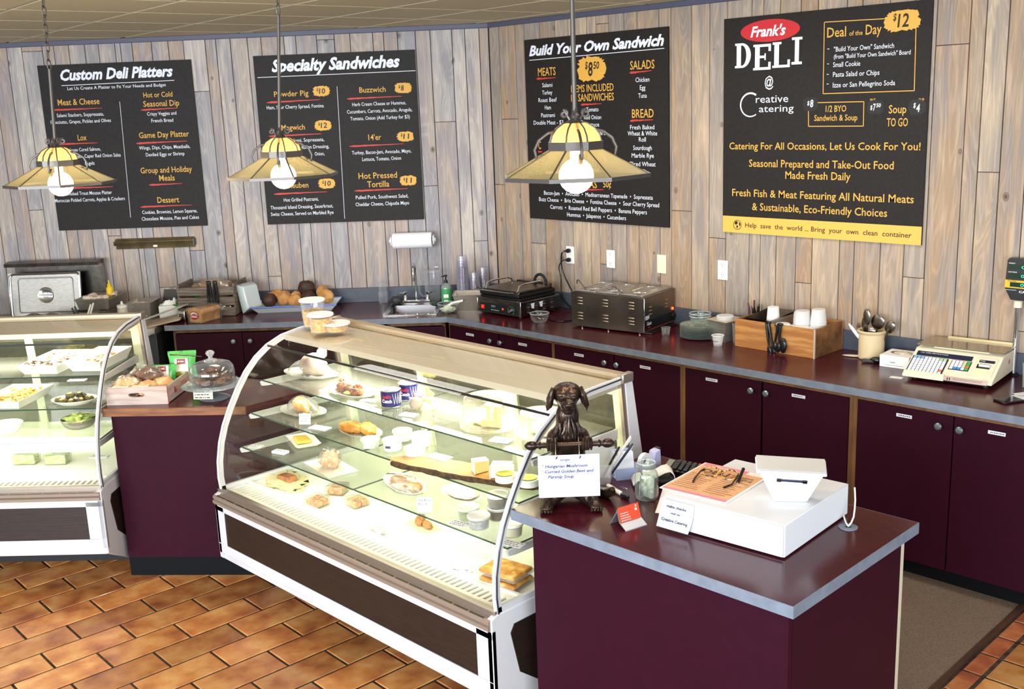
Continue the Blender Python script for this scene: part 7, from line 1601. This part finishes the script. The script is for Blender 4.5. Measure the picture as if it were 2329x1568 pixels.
# --- deck
x, y = 1.175,-2.624
t = thing('parchment_tray', 'parchment-lined tray with a fish fillet on the case floor', 'tray', (x, y, DK), R(-12)); obj('parchment', MB().blob((0, 0, .004), (.17, .085, .008), .6, 4, 26, 3), M('parchment', '#e2d8a8', .6), t, smooth=True)
t = thing('fish_fillet', 'brown baked salmon fillet on the parchment', 'fish', (x + .015, y, DK + .010), R(-2)); obj('fillet', MB().prism([(-.055, 0), (-.055, .018), (.04, .026), (.055, .010), (.055, 0)], -.028, .028, 'y'), M('salmon', '#b9774a', .5, c2='#8a5a38', ns=30, bump=.4), t, bevel=.006)
sand = M('sandwich_fill', '#c46a3c', .5, c2='#dcbf86', c3='#cf9664', ns=50, nd=3, bump=.4)
for lab, (x, y), a in (('leftmost wrapped sandwich box on the case floor', (1.573,-2.713), .1), ('small wrapped sandwich behind the other two on the floor', (1.516,-2.558), .5), ('right wrapped sandwich box of the three on the case floor', (1.716,-2.594), -.1)):
    t = thing('sandwich', lab, 'sandwich', (x, y, DK), a, 'wrapped sandwiches on the case floor')
    obj('sandwich_half', MB().prism([(-.038, .004), (.038, .004), (.040, .030), (-.036, .034)], -.034, .002, 'y'), sand, t, bevel=.004); obj('sandwich_half', MB().prism([(-.036, .004), (.038, .004), (.038, .032), (-.036, .036)], .006, .036, 'y'), sand, t, bevel=.004)
    obj('clear_box', MB().box(-.046, -.042, 0, .046, .044, .044), wrap, t, bevel=.006)
x, y = 2.14,-2.558
t = thing('brat_tray', 'pale oval tray with two browned brats on the case floor', 'tray', (x, y, DK), R(-10)); obj('tray_body', MB().prism([(-.085, -.045), (.07, -.06), (.09, -.035), (.08, .04), (-.06, .05), (-.09, .01)], 0, .007, 'z'), M('tray_cream', '#ece3b6', .4), t, bevel=.003)
bro = M('brat_brown', '#96643a', .5, c2='#b9844e', ns=60, bump=.9)
meat('bratwurst', 'upright left brat on the pale tray', 'sausage', x - .022, y + .005, DK + .007, (.022, .045, .020), bro, R(40), .25, 2); meat('bratwurst', 'right brat lying flat on the pale tray', 'sausage', x + .035, y - .005, DK + .007, (.040, .018, .016), bro, R(-18), .25, 3)
t = thing('plastic_tray', 'nearly invisible clear tray with white items on the case floor', 'tray', (2.04,-2.729, DK), R(-15)); obj('tray_wall', MB().box(-.05, -.03, 0, .05, .03, .014), clear, t, bevel=.004)
for k in range(3): obj('wrapped_piece', MB().blob((-.028 + k*.028, 0, .012), (.011, .014, .010), .2, 3, 12, k), M('paper_white'), t, smooth=True)
card('white card with red dots before the sandwich tray at the right', 2.603,-2.759, DK, .085, .05, .25, 2, th=.008)
x, y = 2.794,-2.699
t = thing('flatbread_tray', 'stack of two browned flatbreads in clear trays at the right end of the case floor', 'tray', (x, y, DK), R(8))
fb = M('focaccia', '#b5762c', .5, c2='#e0b568', c3='#c98e40', ns=30, nd=5, bump=.8)
for k in range(2): obj('flatbread', MB().box(-.085, -.06, .004 + k*.036, .085, .065, .024 + k*.036), fb, t, bevel=.009, seg=3); obj('tray_wall', MB().box(-.092, -.068, .002 + k*.036, .092, .073, .012 + k*.036), clear, t, bevel=.004)

# --- left case
wh_e = M('dish_white', '#f4f4f0', .25, coat=.3)
def deepdish(label, x, y, z, a, b, h, rz, fillm, seed, name='serving_dish', fillz=.65, stf='salad'):
    t = thing(name, label, 'dish', (x, y, z), rz, 'white serving dishes in the left case')
    k = .8; vs = [(-a, -b, h), (a, -b, h), (a, b, h), (-a, b, h), (-a*k, -b*k, 0), (a*k, -b*k, 0), (a*k, b*k, 0), (-a*k, b*k, 0)]
    o = obj('dish_body', MB().add(vs, [(0,4,5,1),(1,5,6,2),(2,6,7,3),(3,7,4,0),(4,7,6,5)]), wh_e, t); o.modifiers.new('solid', 'SOLIDIFY').thickness = -.004
    md = o.modifiers.new('bevel', 'BEVEL'); md.width = .006; md.segments = 2
    rd = random.Random(seed); mb = MB()
    for i in range(46): mb.blob((rd.uniform(-a*.78, a*.78), rd.uniform(-b*.76, b*.76), h*fillz + rd.uniform(-.006, .010)), (rd.uniform(.008, .018), rd.uniform(.008, .015), rd.uniform(.005, .009)), .4, 3, 7, i, rd.uniform(0, 3), rx=rd.uniform(-.6, .6))
    mb.blob((0, 0, h*fillz - .012), (a*.85, b*.85, .014), .1, 3, 14, 1)
    setp(obj(stf, mb, fillm, t, smooth=True), kind='stuff'); return t
graysal = M('chicken_salad', '#62543f', .6, c2='#a8977a', c3='#83735a', ns=60, bump=.5)
deepdish('large white dish of creamy salad under film on the top shelf of the left case', -0.0423,-3.191, S1, .108, .185, .050, RA - R(4), graysal, 1, fillz=.85)
deepdish('white dish with leftover rice salad beside the curved end glass', 0.0977,-3.016, S1, .094, .180, .055, RA - R(4), M('rice_salad', '#5f4828', .6, c2='#a88f62', ns=70, bump=.5), 2, fillz=.35)
bowl('clear bowl of green and yellow vegetables at the back of the left case', (-0.3306,-2.972, S1), .055, .04, mat=cglass, fill=lambda t: setp(obj('vegetables', MB().blob((0, 0, .022), (.042, .042, .014), .7, 6, 16, 2), greens, t, smooth=True), kind=None))
card('white price card between the two top dishes of the left case', 0.3526,-3.246, S1, .09, .035, RA, 1)
deepdish('white dish of golden pasta at the left frame edge, second shelf', -0.0898,-3.396, S2_, .115, .17, .045, RA - R(4), M('pasta_mix', '#b9842e', .5, c2='#e0b860', ns=70, bump=.5), 3)
x, y = 0.2153,-3.221
platter('shallow_bowl', 'white shallow bowl heaped with dark stuffed mushrooms', x, y, S2_, .115, .085, RA, wh_e, cat='bowl', h=.026)
mush = M('mushroom_dark', '#2e2a18', .4, c2='#6b6238', ns=18, nd=4, bump=.4); mushp = M('mushroom_filling', '#d9c27a', .5, c2='#efe0aa', ns=30, bump=.5)
labs = ['far left mushroom at the rim of the white bowl', 'front left dark mushroom in the bowl', 'front middle dark mushroom in the bowl', 'front right dark mushroom in the bowl', 'dark mushroom at the right rim of the bowl', 'mushroom at the back left of the heap', 'mushroom at the back right of the heap', 'left mushroom on top of the heap', 'right mushroom crowning the heap']
for k, (a, b, c) in enumerate(((-.075, -.01, .012), (-.04, -.035, .012), (.005, -.042, .012), (.045, -.03, .012), (.075, .0, .014), (-.035, .03, .018), (.03, .035, .018), (-.015, .0, .034), (.03, .0, .036))):
    p = Matrix.Rotation(RA, 3, 'Z') @ Vector((a, b, c)); t = thing('stuffed_mushroom', labs[k], 'mushroom', (x + p.x, y + p.y, S2_ + c), k*1.1, 'stuffed mushrooms in the white bowl')
    obj('cap', MB().blob((0, 0, .010), (.026, .020, .015), .3, 3, 16, k), mush, t, smooth=True); obj('filling', MB().blob((-.004, -.002, .021), (.014, .011, .006), .5, 4, 12, k), mushp, t, smooth=True)
bowl('plain white bowl at the left frame edge, third shelf of the left case', (-0.0789,-3.474, S3), .085, .05, foot=.5, mat=wh_e)
bowl('stainless bowl of leafy green salad on the third shelf of the left case', (0.136,-3.18, S3), .088, .052, foot=.4, mat=steel, fill=lambda t: setp(obj('leafy_salad', MB().blob((0, 0, .042), (.075, .07, .022), .9, 6, 26, 4), greens, t, smooth=True), kind=None))
for lab, (x, y) in (('left boxed sandwich with lettuce on the floor of the left case', (-0.1517,-3.369)), ('right boxed sandwich with lettuce on the floor of the left case', (-0.0175,-3.26))):
    t = thing('sandwich', lab, 'sandwich', (x, y, DK), RA, 'lettuce sandwiches in the left case')
    for k in range(2): obj('sandwich_half', MB().prism([(-.055, .003), (.055, .003), (.055, .05), (-.055, .05)], -.03 + k*.034, -.002 + k*.034, 'y'), M('lettuce_sandwich', '#8fae4c', .5, c2='#dfdcb8', c3='#b9cc84', ns=40, nd=3, stretch=(.6, 1, 3), bump=.4), t, bevel=.004)
    obj('clear_box', MB().box(-.062, -.038, 0, .062, .040, .060), wrap, t, bevel=.006)
card('long cream card on the floor of the left case', 0.0582,-3.071, DK, .10, .04, RA, 1, th=.003)

# --- tubs of macaroni on top of the case
mac = M('macaroni', '#d9a036', .45, c2='#f0c870', ns=60, bump=.3)
def mactub(label, x, y, r, h, fillq, n, seed):
    t = thing('macaroni_tub', label, 'tub', (x, y, 1.2515), 0, 'lidded tubs of macaroni on top of the case')
    obj('tub_wall', MB().lathe([(0, .001), (r*.80, 0), (r*.98, h)], 30), clear, t, smooth=True)
    obj('lid', MB().lathe([(r*1.02, -.006), (r*1.05, -.004), (r*1.05, .003), (r*.98, .005), (r*.94, .0015), (0, .0015)], 30, c=(0, 0, h)), M('lid_translucent', '#efe6dc', .4), t, smooth=True)
    rd = random.Random(seed); mb = MB()
    for i in range(n):
        q = rd.random(); zz = .006 + q*(h*fillq - .010); rr_ = (r*.80 + (r*.18)*zz/h)*.86; a = rd.uniform(0, 2*pi); e = rr_ * (1 if i % 3 else rd.random()**.5)
        c = Vector((e*cos(a), e*sin(a), zz)); d0 = rd.uniform(0, 2*pi); up = rd.uniform(0, pi); pts = []
        for k in range(5):
            th = k/4*2.6; pts.append(c + Matrix.Rotation(d0, 3, 'Z') @ Matrix.Rotation(up, 3, 'X') @ Vector((.0052*cos(th), .0052*sin(th), 0)))
        mb.tube(pts, .0024, 5, cap=False)
    setp(obj('macaroni', mb, mac, t, smooth=True), kind='stuff')
    obj('macaroni_core', MB().lathe([(0, .003), (r*.72, .003), (r*.80, h*fillq*.95), (0, h*fillq*.95)], 18), mac, t, smooth=True)
mactub('tallest lidded clear tub half full of macaroni on top of the case', 1.105,-2.343, .062, .132, .62, 420, 1)
mactub('medium lidded clear tub of macaroni between the tall and low ones', 1.252,-2.401, .062, .085, .85, 360, 2)
mactub('lowest lidded clear tub of macaroni, nearest the case front', 1.308,-2.349, .064, .040, .85, 220, 3)

# ---------------------------------------------------------------- pastry counter: crate, muffins, bags, cake dome
ZP = .9035
crate_w = M('pale_crate_wood', '#a8938a', .7, c2='#c4b1a6', ns=6, nd=8, stretch=(1, 1, 8), bump=.4)
crate_red = M('crate_red_paint', '#a8433a', .7, c2='#c9a99a', ns=16)
CRZ = RA - R(0.5); ccx, ccy = 0.5516,-3.047
cM = Matrix.Translation((ccx, ccy, ZP)) @ Matrix.Rotation(CRZ, 4, 'Z')
def CP(x, y, z): return tuple(cM @ Vector((x, y, z)))
w, d, h = .155, .36, .092
t = thing('pastry_crate', 'pale wooden soda crate with oval hand holes on the pastry counter', 'crate', CP(0, d/2 + .005, 0), CRZ)
def endb(y0, y1, nm):
    mb = MB(); n = 16; hz = .050; ow, oh = .030, .011; o = [(ow*cos(2*pi*k/n)*1.0 + (.012 if cos(2*pi*k/n) > 0 else -.012), hz + oh*sin(2*pi*k/n)) for k in range(n)]
    rect = []
    for k in range(n):
        a = 2*pi*k/n; c_, s_ = cos(a), sin(a); q = 1/max(abs(c_), abs(s_)); rect.append((w*c_*q, h/2 + h/2*s_*q))
    vs = [(p, y0, q) for p, q in o] + [(p, y0, q) for p, q in rect] + [(p, y1, q) for p, q in o] + [(p, y1, q) for p, q in rect]; fs = []
    for k in range(n):
        k2 = (k+1) % n; fs += [(k, k2, n+k2, n+k), (2*n+k, 3*n+k, 3*n+k2, 2*n+k2), (k, 2*n+k, 2*n+k2, k2), (n+k, n+k2, 3*n+k2, 3*n+k)]
    obj('end_board', mb.add(vs, fs), crate_w, t)
endb(-d/2, -d/2 + .014, 'front'); endb(d/2 - .014, d/2, 'rear')
for x in (-w, w - .010):
    s_ = obj('side_board', MB().box(x, -d/2 + .014, .004, x + .010, d/2 - .014, h - .006), crate_w, t)
obj('red_print', MB().box(w, -d/2 + .10, .030, w + .0008, d/2 - .06, .062), crate_red, t)
obj('red_end', MB().box(w + .0005, -d/2 + .0, .0, w + .002, -d/2 + .014, h), crate_red, t)
for k in range(3): obj('bottom_slat', MB().box(-w + .01 + k*.1, -d/2 + .014, .0, -w + .095 + k*.1, d/2 - .014, .006), crate_red if k == 1 else crate_w, t)
muf = M('muffin_top', '#b9834c', .6, c2='#e0b98a', c3='#cf9c66', ns=20, nd=5, bump=.6); choc = M('chocolate_nut', '#3a1d12', .35, c2='#7a4a26', c3='#532c18', ns=28, nd=5, bump=.8)
for k, (a, b, z, r, m_, lab, c_) in enumerate(((-.075, .085, .068, (.066, .062, .050), muf, 'sugary film-wrapped muffin at the front left of the crate', 'muffin'), (.035, .075, .066, (.056, .055, .042), muf, 'plain muffin at the front middle of the crate', 'muffin'), (.092, .13, .068, (.056, .055, .042), muf, 'oat-topped muffin at the right side of the crate', 'muffin'), (-.02, .20, .092, (.085, .065, .048), choc, 'dark chocolate nut loaf behind the muffins', 'cake'))):
    t = thing('muffin' if c_ == 'muffin' else 'nut_loaf', lab, c_, CP(a, b, z - .035), CRZ + k, 'wrapped pastries in the crate')
    obj('pastry', MB().blob((0, 0, r[2]*.8), r, .22, 3, 22, k, flat=.8), m_, t, smooth=True)
    if k in (0, 3): obj('film_wrap', MB().blob((0, 0, r[2]*.82), (r[0]*1.07, r[1]*1.07, r[2]*1.1), .3, 4, 24, k + 4, flat=.8), wrap, t, smooth=True)
for lab, a in (('left cream slip on the front edge of the crate', -.08), ('right cream slip on the front edge of the crate', .02)):
    t = thing('name_slip', lab, 'label', CP(a, .022, .093), CRZ + .1); obj('slip', MB().box(-.04, -.018, -.001, .04, .018, .0005), M('slip_cream', '#ead9bb', .7), t)
    mb = MB(); scrawl(mb, -.032, -.002, .06, .005, .0009, int(a*100), 'xy'); obj('slip_lettering', mb, ink, t)
gbag = M('bag_green', '#3d9a42', .3, c2='#57b35a', ns=5, coat=.5); ybag = M('bag_yellow_green', '#b5b93c', .3, coat=.4)
def snack(label, x, y, z, rz, rx, ww=.075, hh=.115):
    t = thing('snack_bag', label, 'snack bag', CP(x, y, z), CRZ + rz, 'green snack bags', rx=rx)
    n = 10; vs = []; fs = []
    for s in (-1, 1):
        for i in range(n+1):
            for j in range(n+1):
                u_, v_ = i/n, j/n; bulge = (1 - (2*u_-1)**2)**.6 * (1 - abs(2*v_-1)**3)*.026; vs.append(((u_-.5)*2*ww*(.94 + .06*cos(v_*6.28)), s*bulge + .0015*s*noise.noise(Vector((u_*6, v_*6, s))), v_*hh*1.3))
    for s in range(2):
        o_ = s*(n+1)*(n+1)
        for i in range(n):
            for j in range(n): a = o_ + i*(n+1) + j; fs.append((a, a+1, a+n+2, a+n+1))
    obj('bag', MB().add(vs, fs), gbag, t, smooth=True)
    obj('lower_band', MB().blob((0, -.004, hh*.25), (ww*.7, .021, hh*.22), .1, 3, 16), ybag, t, smooth=True)
    p = obj('label_panel', MB().box(-.035, -.0295, .035, .035, -.0275, .105), M('panel_offwhite', '#e9e6da', .5), t, bevel=.002)
    obj('label_badge', MB().box(-.022, -.0305, .075, .022, -.0292, .103), M('badge_red', '#8e2f24', .5), p); mb = MB(); scrawl(mb, -.016, .086, .028, .009, -.031); obj('badge_lettering', mb, paper, p)
snack('front green snack bag standing in the crate', .05, .25, .03, .0, R(-12), .068, .085)
snack('rear green snack bag leaning at the back of the crate', .125, .33, .05, .1, R(-8), .075, .11)
one('steel_spoon', MB().tube([(0, 0, 0), (.10, .01, -.01), (.16, .02, -.02)], [.004, .003, .003], 6), chrome, 'thin steel utensil lying across the rear green bag', 'utensil', CP(.08, .29, .185), CRZ, smooth=True)
# cake stand
x, y = 0.7509,-2.732
sgm = glass('stand_glass', '#e6eef0', 1.6, .02, edge=.5, body=.14, bodycol='#b9c4cc')
t = thing('cake_stand', 'footed glass cake stand with embossed rim on the pastry counter', 'cake stand', (x, y, ZP), RA)
obj('foot', MB().lathe([(.075, 0), (.078, .003), (.06, .014), (.03, .022), (.02, .035), (.018, .055), (.03, .068), (.05, .072)], 36), sgm, t, smooth=True)
obj('plate', MB().lathe([(0, .072), (.10, .072), (.125, .078), (.152, .070), (.156, .073), (.128, .085), (.10, .080), (0, .080)], 44), sgm, t, smooth=True)
for k in range(26): a = 2*pi*k/26; obj('rim_bead', MB().blob((.140*cos(a), .140*sin(a), .080), (.009, .009, .004), 0, 1, 8), sgm, t, smooth=True) if k % 2 == 0 else None
t = thing('cake_dome', 'clear glass cake dome with round knob over chocolate cookies', 'cake dome', (x, y, ZP + .081), 0)
obj('dome_wall', MB().lathe([(.112, 0), (.114, .003), (.113, .06), (.107, .082), (.092, .100), (.06, .110), (.02, .113), (0, .113)], 44), glass('dome_glass', '#f1f5f4', 1.8, 0, edge=.35, body=.02, bodycol='#cdd3d6'), t, smooth=True)
obj('knob', MB().lathe([(.034, .112), (.030, .120), (.012, .126), (.010, .134), (.018, .142), (.023, .152), (.018, .162), (.008, .167), (0, .168)], 28), glass('knob_glass', '#dfe8ea', 2.4, 0, edge=.55, body=.12), t, smooth=True)
cook = M('chocolate_cookie', '#4a2814', .6, c2='#8a5530', c3='#653a1e', ns=40, nd=5, bump=1)
cl = ['left cookie', 'front left cookie', 'front right cookie', 'right cookie', 'rear left cookie', 'rear right cookie', 'upper left cookie', 'upper right cookie', 'topmost cookie']
for k, (a, b, c_) in enumerate(((-.062, 0, 0), (-.028, -.055, 0), (.030, -.055, 0), (.062, .0, 0), (-.03, .055, 0), (.032, .055, 0), (-.03, -.01, .030), (.03, -.01, .030), (.0, .01, .055))):
    one('cookie', MB().blob((0, 0, .012), (.033, .031, .015), .5, 4, 16, k), cook, 'chocolate brown ' + cl[k] + ' under the glass cake dome', 'cookie', (x + a*1.0, y + b, ZP + .082 + c_), k, 'chocolate cookies under the cake dome', smooth=True)
t = thing('price_tag', 'handwritten cream tag hanging from the front of the cake stand', 'price tag', (0.7884,-2.813, ZP + .018), RC - R(6), rx=R(-6)); obj('tag', MB().box(-.050, -.001, 0, .050, .001, .052), M('slip_cream'), t, bevel=.001)
mb = MB()
for k, w_ in enumerate((.05, .075, .07)): scrawl(mb, -.042, .036 - k*.015, w_, .008, -.0015, k)
setp(obj('handwriting', mb, ink, t), kind='stuff')
